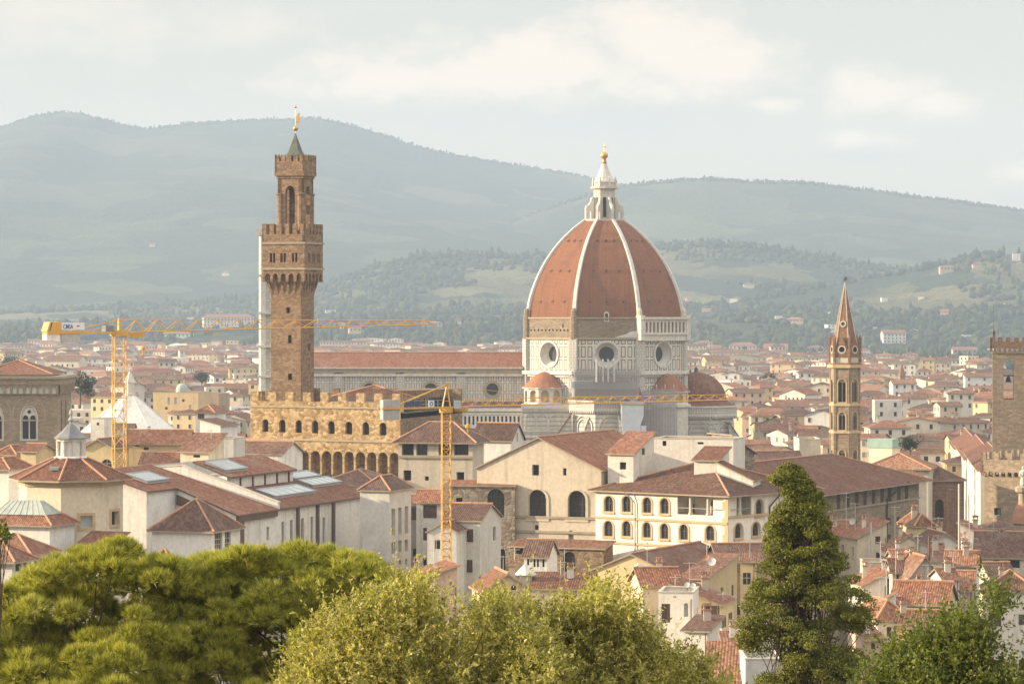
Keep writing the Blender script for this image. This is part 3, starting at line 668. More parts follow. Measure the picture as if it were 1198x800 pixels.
# the three tribunes: polygonal apses under half domes
def tribune(cx, cy, R_, py_top, py_eave, rin, name, keep):
    z1 = Z(py_eave, YC+cy-R_*.6); z2 = Z(py_top, YC+cy); mb = MB()
    for k in range(8):
        f = octf(R_, cx, cy, k); L = f.L
        wall(mb, f, P_rect(0, 0, L, z1-3.6), [P_arch(L/2-1.0, z1-21, L/2+1.0, z1-12.5, True)] if k in keep else [], 0, .8)
    t = mb.build(name, ['marble_band'], cath)
    for k in keep:
        f = octf(R_, cx, cy, k); L = f.L; b = MB(); fill(b, f, [P_arch(L/2-1.0, z1-21, L/2+1.0, z1-12.5, True)], -.7); b.build('window', ['dark_glass'], t)
        for w_, zz in ((7.4, z1-5.4), (5.4, z1-6.6)): arches(t, f, 1, z1-13.5, zz, w_)
    for R2, za, zb_, mt in ((R_+.9, z1-3.6, z1-2.9, 'marble_white'), (R_+1.3, z1-2.9, z1-.6, 'marble_small'), (R_+1.7, z1-.6, z1, 'marble_white')): band(R2, za, zb_, 'cornice', mt, t, cx, cy)
    for k in keep:       # corbel table under the gallery
        f = octf(R_+1.3, cx, cy, k); b = MB(); n_ = 12; q = f.L/n_
        out = [(0, z1-2.9)]+[p for i in range(n_) for p in ((i*q, z1-4.0), (i*q+q*.3, z1-4.6), (i*q+q*.5, z1-3.5), (i*q+q*.8, z1-3.4))]+[(f.L, z1-4.0), (f.L, z1-2.9)]
        slab(b, f, out, [], -1.0, 0); b.build('corbel_trim', ['marble_white'], t)
    b = MB(); b.lathe(XC+cx, YC+cy, [(R_+.6, z1+.05), (rin+.3, z1+1.4), (rin+.3, z1+1.9)], 16, 0, R(11)); b.lathe(XC+cx, YC+cy, [(rin*math.cos(t), z1+1.6+(z2-z1-1.6)*math.sin(t)) for t in np.linspace(0, math.pi/2, 9)], 16, 0, R(11)); b.build('half_dome', ['tile_red'], t)
    b = MB(); b.lathe(XC+cx, YC+cy, [(.7, z2-.2), (.5, z2+.8), (.8, z2+1.1), (0, z2+2)], 8); b.build('finial', ['marble_white' if not cx else 'bronze'], t)
    return t
tribune(1.0, -31, 13.9, 441, 468, 11.2, 'tribune', (7, 0, 1, 6)); tribune(32.5, 0, 13.9, 435, 474.5, 10.9, 'tribune', (0, 1, 2, 7))
# sloping buttress spurs beside the tribunes
def spur(px0, py0, px1, py1, Y, w_=1.6, mt='tile'):
    b = MB(); f = Fac((X(px0, Y), Y), (X(px1, Y), Y)) if px1 > px0 else Fac((X(px1, Y), Y), (X(px0, Y), Y)); L = f.L
    za, zb_ = (Z(py0, Y), Z(py1, Y)) if px1 > px0 else (Z(py1, Y), Z(py0, Y))
    slab(b, f, [(0, 0), (L, 0), (L, zb_), (0, za)], [], -w_, 0, 0)
    b.idx([f.P(0, za, .25), f.P(L, zb_, .25), f.P(L, zb_, -w_-.25), f.P(0, za, -w_-.25), f.P(0, za+.6, .25), f.P(L, zb_+.6, .25), f.P(L, zb_+.6, -w_-.25), f.P(0, za+.6, -w_-.25)], [(0, 1, 5, 4), (1, 2, 6, 5), (2, 3, 7, 6), (3, 0, 4, 7), (4, 5, 6, 7)], 1)
    b.build('buttress', ['marble_band', mt], cath)
spur(668, 486, 650, 512, 1112); spur(690, 489, 684, 504, 1101); spur(724, 486, 733, 512, 1101); spur(830, 489, 843, 512, 1131, 1.4, 'marble_white'); spur(853, 495, 872, 522, 1140, 2)
# nave: clerestory with round windows, aisle with arcaded gallery
x0, x1 = X(366, 1139), X(612, 1139); f = Fac((x0, 1139), (x1, 1139)); L = f.L
zcl, zcb = Z(436, 1139), Z(468, 1139)
ocs = [X(p, 1139)-x0 for p in (360+72*i for i in range(1, 4))]; zoc = Z(455.3, 1139)
mb = MB(); holes = [P_circ(a, zoc, 2.15, 20) for a in ocs]
wall(mb, f, P_rect(0, 0, L, zcl), holes, 0, .9); nv = mb.build('nave_wall', ['marble_panel'], cath)
for h, a in zip(holes, ocs):
    b = MB(); fill(b, f, [h], -.85); b.build('window', ['dark_glass'], nv); b = MB(); ring(b, f, P_circ(a, zoc, 2.15, 20), .95, .02, .5); b.build('window_surround', ['stone_trim'], nv)
for i in range(5):
    a = X(396+72*i, 1139)-x0
    if a < L-1: b = MB(); b.obox(f, a-1.5, a+1.5, -.4, .7, 0, zcl); b.build('pilaster', ['marble_small'], nv)
b = MB(); b.obox(f, -.5, L, -.5, 1.0, zcl-1.2, zcl-.4); b.build('cornice', ['marble_white'], nv)
b = MB(); b.obox(f, -.5, L, -.5, .7, zcl-.4, zcl+1.4); b.build('cornice', ['stone_trim'], nv)
b = MB(); b.obox(f, -.5, L, -.5, 1.3, zcl+1.4, Z(429.5, 1139)); b.build('cornice', ['marble_white'], nv)
b = MB(); e0 = Z(429.5, 1139); zr = Z(412.5, 1150)
b.face([f.P(-1, e0, 1.0), f.P(L+2, e0, 1.0), f.P(L+2, zr, -11), f.P(-1, zr, -11)]); b.face([f.P(L+2, e0, -23), f.P(-1, e0, -23), f.P(-1, zr, -11), f.P(L+2, zr, -11)]); b.tube(f.P(-1, zr+.1, -11), f.P(L+2, zr+.1, -11), .3, n=5, m=1); b.face([f.P(-1, 0, -22), f.P(-1, 0, 1), f.P(-1, e0, 1), f.P(-1, zr, -11), f.P(-1, e0, -23)], 2)
b.build('nave_roof', ['tile_red', 'ridge_tile', 'marble_band'], cath)
f2 = Fac((x0, 1129), (X(664, 1129), 1129)); L2 = f2.L; za = Z(479, 1129)
b = MB(); wall(b, f2, P_rect(0, 0, L2, za), [], 0, .5); aw = b.build('aisle_wall', ['marble_band'], cath)
b = MB(); b.face([f2.P(0, za, .5), f2.P(L2, za, .5), f2.P(L2, Z(470, 1139), -9.9), f2.P(0, Z(470, 1139), -9.9)]); b.build('aisle_roof', ['tile_brown'], cath)
b = MB(); b.obox(f2, 0, L2, 0, .9, za-.7, za+.5); b.obox(f2, 0, L2, 0, 1.1, Z(484, 1128)-.2, Z(484, 1128)+.4); b.obox(f2, 0, L2, 0, 1.2, Z(500, 1128)-.3, Z(500, 1128)+.5); b.build('cornice_trim', ['marble_white'], aw)
b = MB(); zg0, zg1 = Z(498.5, 1128), Z(484, 1128)-.3; n_ = int((X(614, 1129)-x0)/1.42); q = (X(614, 1129)-x0)/n_
slab(b, f2, P_rect(0, zg0, X(614, 1129)-x0, zg1), [P_rect(i*q+.38, zg0+.5, (i+1)*q-.38, zg1-.5) for i in range(n_)], .45, .9); b.obox(f2, 0, X(614, 1129)-x0, .05, .2, zg0, zg1, 1); b.build('arcade_trim', ['marble_white', 'dark_void'], aw)
fb = Fac((X(611, 1121), 1121), (X(668, 1121), 1121)); b = MB(); b.obox(fb, 0, fb.L, -9, 0, 0, Z(478, 1121)); b.build('flank_wall', ['marble_band'], cath); b = MB(); b.obox(fb, -.3, fb.L, -9, .8, Z(478, 1121), Z(473, 1121)); b.build('cornice', ['marble_white'], aw)
n_ = 22; q = fb.L/n_; zz = Z(478, 1121); b = MB(); slab(b, fb, [(0, zz)]+[p for i in range(n_) for p in ((i*q, zz-1), (i*q+q*.35, zz-1.5), (i*q+q*.5, zz-.6), (i*q+q*.85, zz-.5))]+[(fb.L, zz-1), (fb.L, zz)], [], -.8, .5); b.build('corbel_trim', ['marble_white'], aw)

xb = X(611, 1121)
for p0, p1, ww in ((614, 627, 3.0), (627, 641, 3.5), (641, 664, 5.8)): arches(aw, fb, 1, Z(503, 1121), Z(484, 1121), ww, a0=X(p0, 1121)-xb, a1=X(p1, 1121)-xb)
for py in (504, 511): b = MB(); b.obox(fb, 0, fb.L, 0, .45, Z(py, 1121)-.3, Z(py, 1121)+.3); b.build('cornice', ['marble_white'], aw)
# scaffolding round the south tribune, net and tarpaulin
def lattice(root, px0, px1, py0, py1, Y, nx, ny, d=1.6, r=.07):
    x0, x1, z0, z1 = X(px0, Y), X(px1, Y), Z(py1, Y), Z(py0, Y); b = MB()
    for dy in (0, d):
        for i in range(nx+1): x = x0+(x1-x0)*i/nx; b.tube((x, Y+dy, z0), (x, Y+dy, z1+.9*((i*7) % 3)), r, n=4)
        for j in range(1, ny+1): z = z0+(z1-z0)*j/ny; b.tube((x0, Y+dy, z), (x1, Y+dy, z), r, n=4)
    for j in range(1, ny+1, 2): z = z0+(z1-z0)*j/ny; b.box(x0, x1, Y+.1, Y+d-.1, z-.06, z)
    b.build('pole_lattice', ['steel_grey'], root)
sc = thing('scaffold', 'grey tube scaffold with dust nets over the small central half dome', 'scaffold', (X(710, 1103), 1103, Z(470, 1103)))
lattice(sc, 672, 749, 431, 467, 1102, 22, 7)
b = MB(); Yn = 1101.2; b.box(X(668, Yn), X(694, Yn), Yn-.05, Yn+7, Z(454, Yn), Z(446, Yn)); b.build('dust_sheet', ['tarp'], sc)
b = MB(); b.box(X(694, Yn), X(746, Yn), Yn-.05, Yn+.05, Z(455, Yn), Z(447, Yn)); b.build('dust_sheet', ['tarp'], sc)
b = MB(); b.box(X(672, Yn), X(748, Yn), Yn-.6, Yn-.5, Z(467, Yn), Z(432, Yn)); b.build('net', ['net'], sc)
b = MB(); b.box(X(672, Yn), X(740, Yn), Yn+2.4, Yn+2.6, Z(463, Yn), Z(455, Yn)); b.build('board_panel', ['pink'], sc)
for px in (698, 705.5, 711.5, 718.5):
    b = MB(); b.tube((X(px, 1100), 1100, Z(447, 1100)), (X(px, 1100), 1100, Z(420, 1100)), .32, n=8); b.build('white_post', ['dish_white'], sc)
s2 = thing('scaffold', 'netted grey scaffold between the white tarpaulin and the domed east apse', 'scaffold', (X(770, 1106), 1106, 0))
lattice(s2, 751, 792, 456, 540, 1106, 12, 14); b = MB(); b.box(X(750, 1105), X(791, 1105), 1105, 1105.1, 0, Z(457, 1105)); b.build('net', ['net'], s2)
b = MB(); ft = Fac((X(727, 1098), 1098), (X(753, 1098), 1098)); L = ft.L; zt1, zt0 = Z(473, 1098), Z(520, 1098)
slab(b, ft, [(L*.12, zt0), (L*.86, zt0), (L*.86, zt0+6.5), (L, zt1-4), (L, zt1), (0, zt1), (0, zt1-5)], [], -5, 0); tp = b.build('tarpaulin', ['tarp']); tag(tp, 'pale tarpaulin wrapped round a buttress between the scaffolds', 'tarpaulin')
b = MB(); b.obox(ft, -.3, L+.3, -5.2, .4, zt1, zt1+.5); b.build('top_edge', ['concrete'], tp)
b = MB(); b.obox(ft, L*.88, L*1.12, -3, 0, zt0, zt0+6.3); b.obox(ft, L*1.13, L*1.33, -3, 0, zt0, zt0+3); b.build('flap', ['tarp'], tp)

# campanile, mostly behind the town hall tower
cp = thing('bell_tower', 'pale marble bell tower half hidden behind the brown clock tower', 'bell tower', (X(327, 1180), 1180, 0))
cx_, w_ = X(332, 1180), 7.0; z1 = Z(276, 1180)
b = MB(); b.prism([(cx_-w_, 1172), (cx_+w_, 1172), (cx_+w_, 1187), (cx_-w_, 1187)], 0, z1); b.build('wall', ['marble_panel'], cp)
for sx in (-1, 1): b = MB(); b.prism(ngon(cx_+sx*w_, 1172, 1.5, 8, R(22.5)), 0, z1+.1); b.build('corner_buttress', ['marble_white'], cp)
for py in (440, 405, 366, 322): b = MB(); b.box(cx_-w_-1.7, cx_+w_+1.7, 1170, 1188, Z(py, 1172)-.4, Z(py, 1172)+.4); b.build('cornice', ['marble_white'], cp)
b = MB(); b.box(cx_-w_-2.4, cx_+w_+2.4, 1169.4, 1189.4, z1, z1+2.2); b.build('gallery', ['marble_white'], cp)

# ------------------------------------------------------------------ town hall castle and its tower
def crenel(fac, n, z0, zn, zt_, mw, swallow=False, off=0.0):
    """one continuous crenellated outline"""
    L = fac.L; q = (L-mw)/(n-1); out = [(0, z0), (L, z0)]
    for i in range(n-1, -1, -1):
        a = i*q
        out += [(a+mw, zn), (a+mw, zt_)]
        if swallow: out += [(a+mw/2, zt_-.55*mw)]
        out += [(a, zt_), (a, zn)]
    return [p for i, p in enumerate(out) if i == 0 or (abs(p[0]-out[i-1][0])+abs(p[1]-out[i-1][1])) > 1e-6]
YA, YB = 664.0, 646.0
A, B = W((293, YA)), W((468.5, YB)); pf = Fac(A, B); pn = pf.n
Cc = Vector((X(541, 684), 684)); Dc = A+(Cc-B)*.9
pal = thing('castle', 'golden stone castle with crenellations, arched windows and corbel arches', 'castle', (X(400, 670), 670, 0))
z_par, z_st2, z_top, z_not = pf.st(293, 475)[1], pf.st(293, 513)[1], pf.st(293, 458)[1], pf.st(293, 468.5)[1]
z_a1, z_a0 = pf.st(330, 526)[1], pf.st(330, 553)[1]
holes = []; mb = MB()
wx = [(307, 314), (326.5, 334), (345.5, 353), (364.7, 372.3), (384, 391.5), (404, 412), (424, 431.7), (444, 452)]
for i, (a, b_) in enumerate(wx):
    dy = i*.6; p = win_poly(pf, (a, 490+dy, b_, 505+dy, 'a')); holes.append(p); add_window(pal, pf, p, 'db', .7)
arcw = [(297.5+i*13.18, 297.5+i*13.18+11.0) for i in range(13)]
out = [(0, z_a0)]
for a, b_ in arcw:
    s0, s1 = pf.st(a, 530)[0], pf.st(b_, 530)[0]
    if s1 > pf.L-.3: break
    ar = P_arch(s0, z_a0, s1, z_a1); out += [ar[0]]+list(reversed(ar[2:]))+[ar[1]]
out += [(pf.L, z_a0), (pf.L, z_st2), (0, z_st2)]
fill(mb, pf, [out], 0); reveal(mb, pf, out, 0, -1.7); fill(mb, pf, [P_rect(0, z_st2, pf.L, z_par)]+holes, 0)
for h in holes: reveal(mb, pf, h, 0, -.7)
sideR, sideL, back = Fac(B, Cc), Fac(Dc, A), Fac(Cc, Dc)
for fc in (sideL, back): wall(mb, fc, P_rect(0, z_a0-1, fc.L, z_par))
wr = [P_arch(4+i*3.4, z_st2+5.0, 5.3+i*3.4, z_st2+8.4) for i in range(int((sideR.L-6)/3.4))]
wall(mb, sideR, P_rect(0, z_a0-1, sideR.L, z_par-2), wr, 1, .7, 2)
zz = z_par-2; q = sideR.L/17
mb.prism([(p.x, p.y) for p in (A-pn*.8, B-pn*.8, Cc, Dc)], z_par-1.0, z_par-.8, 1)
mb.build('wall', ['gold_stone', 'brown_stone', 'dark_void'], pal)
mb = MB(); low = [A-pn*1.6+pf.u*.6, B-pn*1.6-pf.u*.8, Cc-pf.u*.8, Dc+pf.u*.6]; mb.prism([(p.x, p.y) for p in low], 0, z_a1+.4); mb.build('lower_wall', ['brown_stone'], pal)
mb = MB(); slab(mb, pf, crenel(pf, 9, z_par, z_not, z_top, 1.95), [], -.8, 0); mb.build('battlement', ['gold_stone'], pal)
mb = MB(); slab(mb, sideL, crenel(sideL, 9, z_par, z_not, z_top, 1.95), [], -.8, 0); mb.build('battlement', ['gold_stone'], pal)
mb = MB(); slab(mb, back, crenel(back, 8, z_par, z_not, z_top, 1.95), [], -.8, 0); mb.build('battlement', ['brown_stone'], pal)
for z in (z_par, z_st2): b = MB(); b.obox(pf, -.15, pf.L+.1, -.3, .22, z-.18, z+.18); b.build('string_course_molding', ['stone_trim'], pal)
for k in range(len(arcw)):         # tapering corbels between the arches
    s0 = pf.st(arcw[k][0]-2.1, 545)[0]; b = MB()
    if s0 > pf.L-.4: break
    b.idx([pf.P(s0+.02, z_a0, -.05), pf.P(s0+.30, z_a0, -.05), pf.P(s0+.30, z_a0, -1.6), pf.P(s0+.02, z_a0, -1.6), pf.P(s0+.02, z_a0-2.6, -1.5), pf.P(s0+.3, z_a0-2.6, -1.5), pf.P(s0+.3, z_a0-2.6, -1.6), pf.P(s0+.02, z_a0-2.6, -1.6)], [(0, 4, 5, 1), (0, 3, 7, 4), (1, 5, 6, 2)]); b.build('corbel', ['gold_stone'], pal)
ri = [A-pn*3+pf.u*13, B-pn*3-pf.u*4, Cc-pf.u*6-(Cc-B).normalized()*6, Dc+pf.u*13]
fr = Fac(W((386, 668)), W((486, 668))); rr = roof_mesh(fr, 18, Z(465, 668), 'hip', 2.3, .6); rr.build('roof', ['tile_red', 'ridge_tile', 'stone_trim'], pal)
b = MB(); b.prism([(p.x, p.y) for p in (fr.P(0, 0), fr.P(fr.L, 0), fr.P(fr.L, 0, -18), fr.P(0, 0, -18))], z_par-1, Z(465, 668)-.2); b.build('attic_wall', ['palewhite'], pal)
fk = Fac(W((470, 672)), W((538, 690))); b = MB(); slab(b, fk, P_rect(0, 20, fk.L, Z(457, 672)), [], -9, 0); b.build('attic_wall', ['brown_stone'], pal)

tow = thing('clock_tower', 'tall brown stone tower with overhanging battlements and pointed green cap', 'tower', (X(345, 670), 670, 0))
th = R(20); ru = Vector((math.cos(th), -math.sin(th))); eu = Vector((math.sin(th), math.cos(th)))
Bt = W((352, 666)); cen = Bt-ru*3.35+eu*3.35
def sq(h): return [cen-ru*h-eu*h, cen+ru*h-eu*h, cen+ru*h+eu*h, cen-ru*h+eu*h]
def sqf(h): p = sq(h); return [Fac(p[i], p[(i+1) % 4]) for i in range(4)]
zt_ = lambda py: Z(py, 668)
fs = sqf(3.35); mb = MB()
hl = {0: [(335, 359.5, 339, 366.5), (337, 392, 341, 401.5), (337, 437, 341.5, 444.5)], 1: [(360.5, 402, 363, 410)]}
for i, f in enumerate(fs):
    hs = []
    for q in hl.get(i, []):
        a0, b0, a1, b1 = f.rect(*q); p = P_rect(a0, b0, a1, b1); hs.append(p); add_window(tow, f, p, 'd', .6)
    wall(mb, f, P_rect(0, 0, f.L, zt_(313)), hs, 0, .6)
mb.build('shaft', ['tower_stone'], tow)
hg = 4.75; mb = MB(); zg0, zg1, zf = zt_(315), zt_(285), zt_(345)
for i, f in enumerate(sqf(hg)):
    hs = [P_rect(f.L*c-.62+dx, zt_(307), f.L*c-.62+dx+.5, zt_(296.5)) for c in (.25, .5, .77) for dx in (0, .72)]
    for h in hs: add_window(tow, f, h, 'd', .5)
    wall(mb, f, P_rect(0, zg0, f.L, zg1), hs, 0, .5)
mb.prism([tuple(p) for p in sq(hg-.02)], zg0, zg0+.1, 0, bottom=True); mb.prism([tuple(p) for p in sq(hg-.6)], zg1-1, zg1-.9, 0)
mb.build('gallery_wall', ['tower_stone'], tow)
b = MB()
for z in (zg0, zg1):
    b = MB(); b.prism([tuple(p) for p in sq(hg+.22)], z-.15, z+.25, bottom=True); b.build('string_course_molding', ['stone_trim'], tow)
for i, f in enumerate(sqf(hg)):
    b = MB(); slab(b, f, crenel(f, 6, zg1, zg1+1.9, zt_(262), .95), [], -.45, 0); b.build('battlement', ['tower_stone'], tow)
    # machicolation: five pointed arches whose piers taper down to the shaft
    for k in range(6):
        a = .35+k*(f.L-.7)/5; b = MB(); wv = .32; zA, zB = zg0-.1, zf
        top = [f.P(a-wv, zA, -.02), f.P(a+wv, zA, -.02), f.P(a+wv, zA, -1.35), f.P(a-wv, zA, -1.35)]; a2 = f.L/2+(a-f.L/2)*(3.35/hg)*.98; bot = [f.P(a2-wv*.6, zB, -1.36), f.P(a2+wv*.6, zB, -1.36), f.P(a2+wv*.6, zB, -1.5), f.P(a2-wv*.6, zB, -1.5)]
        b.idx(top+bot, [(0, 4, 5, 1), (1, 5, 6, 2), (3, 7, 4, 0), (0, 1, 2, 3)]); b.build('corbel', ['tower_stone'], tow)
    b = MB(); n_ = 5; q = (f.L-.7)/n_; o_ = [(0, zg0)]
    for k in range(n_):
        ar = P_arch(.35+k*q+.3, zg0-2.6, .35+(k+1)*q-.3, zg0-.9, True, 5); o_ += [ar[0]]+list(reversed(ar[2:]))+[ar[1]]
    o_ += [(f.L, zg0-2.6), (f.L, zg0)]; o_ = [(0, zg0), (0, zg0-2.6)]+o_[1:]; slab(b, f, o_, [], -.5, -.03); b.build('arch_molding', ['tower_stone'], tow)
b = MB(); b.frustum([tuple(p) for p in sq(3.36)], zf-.3, [tuple(p) for p in sq(3.9)], zg0-.1); b.build('flare', ['tower_stone'], tow)
# belfry: four piers, open arches, bell, upper battlements and pyramid cap
cen = cen+Vector((.62, 0)); hb = 2.78; zb0, zb1 = zg1-.9, zt_(206); mb = MB()
for f in sqf(hb):
    c = f.L/2; slab(mb, f, P_rect(0, zb0, f.L, zb1), [P_arch(c-1.1, zb0+.4, c+1.1, zt_(217.5), True)], -.9, 0)
mb.build('belfry_wall', ['tower_stone'], tow)
for p in sq(hb-.5):
    b = MB(); b.lathe(p.x, p.y, [(.82, zb0), (.82, zt_(229)), (1.0, zt_(228)), (1.0, zt_(226.5)), (.6, zt_(226))], 12); b.build('column', ['tower_stone'], tow)
b = MB(); zz = zt_(240); b.lathe(cen.x, cen.y, [(.95, zz-.9), (.75, zz-.5), (.55, zz+.3), (.4, zz+.7), (0, zz+.85)], 12); b.tube((cen.x-1.5, cen.y, zz+1), (cen.x+1.5, cen.y, zz+1), .12); b.tube((cen.x, cen.y, zz+.8), (cen.x, cen.y, zb1), .06); b.build('bell', ['bronze'], tow)
b = MB(); b.prism([tuple(p) for p in sq(hb+.5)], zb1, zb1+.9, bottom=True); b.prism([tuple(p) for p in sq(hb+.2)], zb1-.5, zb1, bottom=True); b.build('corbel_trim', ['tower_stone'], tow)
for f in sqf(hb+.45): b = MB(); slab(b, f, crenel(f, 5, zb1+.9, zt_(189), zt_(181), .9, True), [], -.4, 0); b.build('battlement', ['tower_stone'], tow)
hc = 1.5
for p in sq(hc-.25): b = MB(); b.tube((p.x, p.y, zb1+.5), (p.x, p.y, zt_(181)), .28, n=8); b.build('column', ['tower_stone'], tow)
b = MB(); b.frustum([tuple(p) for p in sq(hc)], zt_(182), [tuple(p) for p in sq(hc-.45)], zt_(176)); b.cone([tuple(p) for p in sq(hc-.45)], zt_(176), (cen.x, cen.y, zt_(154.5))); b.build('spire', ['patina'], tow)
b = MB(); zz = zt_(149.8); b.lathe(cen.x, cen.y, [(0, zz-.55)]+[(.55*math.sin(t), zz-.55*math.cos(t)) for t in np.linspace(.2, math.pi, 8)], 10); b.build('ball', ['gold'], tow, smooth=True)
b = MB(); b.tube((cen.x, cen.y, zt_(156)), (cen.x, cen.y, zt_(124)), .045); b.lathe(cen.x, cen.y, [(0, zt_(126.5)), (.35, zt_(125)), (0, zt_(121.5))], 6); b.build('weathervane_pole', ['gold'], tow)
b = MB(); fv = Fac((cen.x, cen.y), (cen.x+1, cen.y-.3)); s = lambda x, py: ((x-347)*.176, zt_(py))   # rampant lion
slab(b, fv, [s(347.6, 144), s(349, 141), s(348.2, 138.5), s(347.4, 137), s(348, 135.3), s(349.3, 135.2), s(349.6, 132.8), s(351, 131.6), s(352.2, 132.5), s(352, 134.5), s(351.4, 136), s(352.4, 138.2), s(351.4, 140), s(352.2, 142.6), s(351.2, 143.4), s(350.3, 141.5), s(349.6, 143.8)], [], -.12, .12); b.build('lion', ['gold'], tow)
# ------------------------------------------------------------------ other landmarks
# granary church: big brown block with frieze of arches
YO = 850
A, B = W((-40, YO)), W((67, YO)); f = Fac(A, B); D_ = 27
oc = thing('granary_church', 'big square brown stone church with arched frieze and twin lancet window', 'church', (X(20, YO), YO+12, 0))
zt = Z(452, YO); mb = MB(); bb = [A, B, B-f.n*D_, A-f.n*D_]
hs = []
for c in (34, -6):
    p = win_poly(f, (c-9, 475, c+9, 514, 'p')); hs.append(p); w_ = add_window(oc, f, p, 'd', .8)
    b = MB(); a0, a1 = p[0][0], p[1][0]; z0 = p[0][1]; z1 = max(q[1] for q in p); m_ = (a0+a1)/2
    slab(b, f, p, [P_arch(a0+.25, z0+.1, m_-.14, z1-2.4, True), P_arch(m_+.14, z0+.1, a1-.25, z1-2.4, True), P_circ(m_, z1-1.5, .5, 12)], -.6, -.3); b.build('tracery_frame', ['marble_white'], w_)
    b = MB(); ring(b, f, p, .35, .01, .15); b.build('window_surround', ['pale_trim'], w_)
    b = MB(); q = P_arch(a0-2.0, z1-3.5, a1+2.0, z1+2.2, n=10); slab(b, f, grow(q, .4), [q], .01, .12); b.build('arch_molding', ['stone_trim'], w_)
wall(mb, f, P_rect(0, 0, f.L, zt), hs, 0, .8)
fr_ = Fac(B, bb[2]); hs = []
for a in (8, 16):
    z0, z1 = Z(512, YO+a), Z(467, YO+a); p = P_arch(a-1.3, z0, a+1.3, z1, True); hs.append(p); add_window(oc, fr_, p, 'd', .7)
wall(mb, fr_, P_rect(0, 0, fr_.L, zt), hs, 0, .7); wall(mb, Fac(bb[3], A), P_rect(0, 0, D_, zt)); wall(mb, Fac(bb[2], bb[3]), P_rect(0, 0, f.L, zt))
mb.build('wall', ['sand_stone'], oc)
z0, z1, z2 = Z(461, YO), Z(450, YO), Z(440, YO)
for ff in (f, fr_):
    n_ = int(ff.L/1.62); q = ff.L/n_; b = MB()
    slab(b, ff, P_rect(-.8, z0, ff.L+.8, z1), [P_arch(i*q+.28, z0+.15, (i+1)*q-.28, z1-.35) for i in range(n_)], .45, .8); b.obox(ff, -.7, ff.L+.7, .05, .2, z0, z1, 1); b.build('arch_frieze_trim', ['sand_stone', 'palewhite'], oc)
def rect_band(f, L, D, o, z0, z1, name, mt, root):
    b = MB(); p = [f.P(a, 0, -t) for a, t in ((-o, -o), (L+o, -o), (L+o, D+o), (-o, D+o))]; b.prism([(q.x, q.y) for q in p], z0, z1, bottom=True); return b.build(name, [mt], root)
rect_band(f, f.L, D_, 1.0, z1, z2-.7, 'attic_wall', 'sand_stone', oc); rect_band(f, f.L, D_, 1.5, z2-.7, z2, 'cornice', 'stone_trim', oc)
roof_mesh(f, D_, z2+.02, 'hip', 4.0, -1.4).build('roof', ['tile_red', 'ridge_tile', 'stone_trim'], oc)
# baptistery with white pyramid roof
bp = thing('baptistery', 'octagonal building with broad white marble pyramid roof and small lantern', 'baptistery', (X(152, 1250), 1250, 0))
zb0, zb1, r_ = Z(506, 1250), Z(461, 1250), 20.3; cxb = X(152, 1250)
b = MB(); b.prism(ngon(cxb, 1250, r_-.8, 8, R(22.5+8)), 0, zb0); b.build('wall', ['marble_panel'], bp)
b = MB(); b.frustum(ngon(cxb, 1250, r_, 8, R(30.5)), zb0, ngon(cxb, 1250, 1.6, 8, R(30.5)), zb1); b.prism(ngon(cxb, 1250, r_, 8, R(30.5)), zb0-.8, zb0); b.build('roof', ['palewhite'], bp)
for k in range(8): p = ngon(cxb, 1250, r_, 8, R(30.5))[k]; q = ngon(cxb, 1250, 1.6, 8, R(30.5))[k]; b = MB(); b.tube((*p, zb0+.1), (*q, zb1+.1), .22, n=5); b.build('ridge_molding', ['rib_marble'], bp)
b = MB(); z = zb1-.5; b.lathe(cxb, 1250, [(2.4, z), (2.4, z+.8), (1.9, z+1), (1.9, z+4.6), (2.4, z+5), (2.2, z+5.5), (.2, z+9.5), (.5, z+10), (0, z+10.6)], 8, 0, R(30.5)); b.build('lantern', ['marble_white'], bp)
# hexagonal brick-spired campanile
YS = 800; bs = thing('spire_tower', 'slender hexagonal stone bell tower with pointed red brick spire', 'bell tower', (X(988.5, YS), YS, 0))
cxs = X(988.5, YS); zs = lambda py: Z(py, YS-3)
def hexp(r): return [(cxs+r*math.sin(R(11-60*k)), YS-r*math.cos(R(11-60*k))) for k in range(6)]   # runs clockwise from above
def hexf(r): p = [Vector(q) for q in hexp(r)]; return [Fac(p[(k+1) % 6], p[k]) for k in range(6)]
rs = 3.72; mb = MB()
for k, ff in enumerate(hexf(rs)):
    L = ff.L; hs = []
    for (y0, y1, w_) in ((470.5, 443.5, 2.0), (503, 482, 1.75), (541, 526, 1.6)): hs.append(P_arch(L/2-w_/2, zs(y0), L/2+w_/2, zs(y1)))
    for h in hs:
        wall_d = .7
        w_ = add_window(bs, ff, h, 'd', .75)
        a0, a1, z0 = h[0][0], h[1][0], h[0][1]; z1 = max(q[1] for q in h); m_ = (a0+a1)/2; b = MB()
        slab(b, ff, h, [P_arch(a0+.14, z0+.1, m_-.1, z1-.75), P_arch(m_+.1, z0+.1, a1-.14, z1-.75)], -.45, -.22); b.build('tracery_frame', ['sand_stone'], w_)
        b = MB(); ring(b, ff, h, .3, .01, .12); b.build('window_surround', ['tan_trim'], w_)
    wall(mb, ff, P_rect(0, 0, L, zs(427)), hs, 0, .75)
    for a in (0, L-.35): mb.obox(ff, a, a+.35, .005, .2, 0, zs(427))
mb.build('shaft', ['sand_stone'], bs)
for py, o, h in ((472.5, .35, .5), (504.5, .35, .5), (427, .75, .7)): b = MB(); b.prism(list(reversed(hexp(rs+o))), zs(py)-h, zs(py)+.1, bottom=True); b.build('cornice', ['tan_trim'], bs)
b = MB(); b.prism(list(reversed(hexp(rs+.45))), zs(427), zs(424.5)); b.build('corbel_trim', ['brick'], bs)
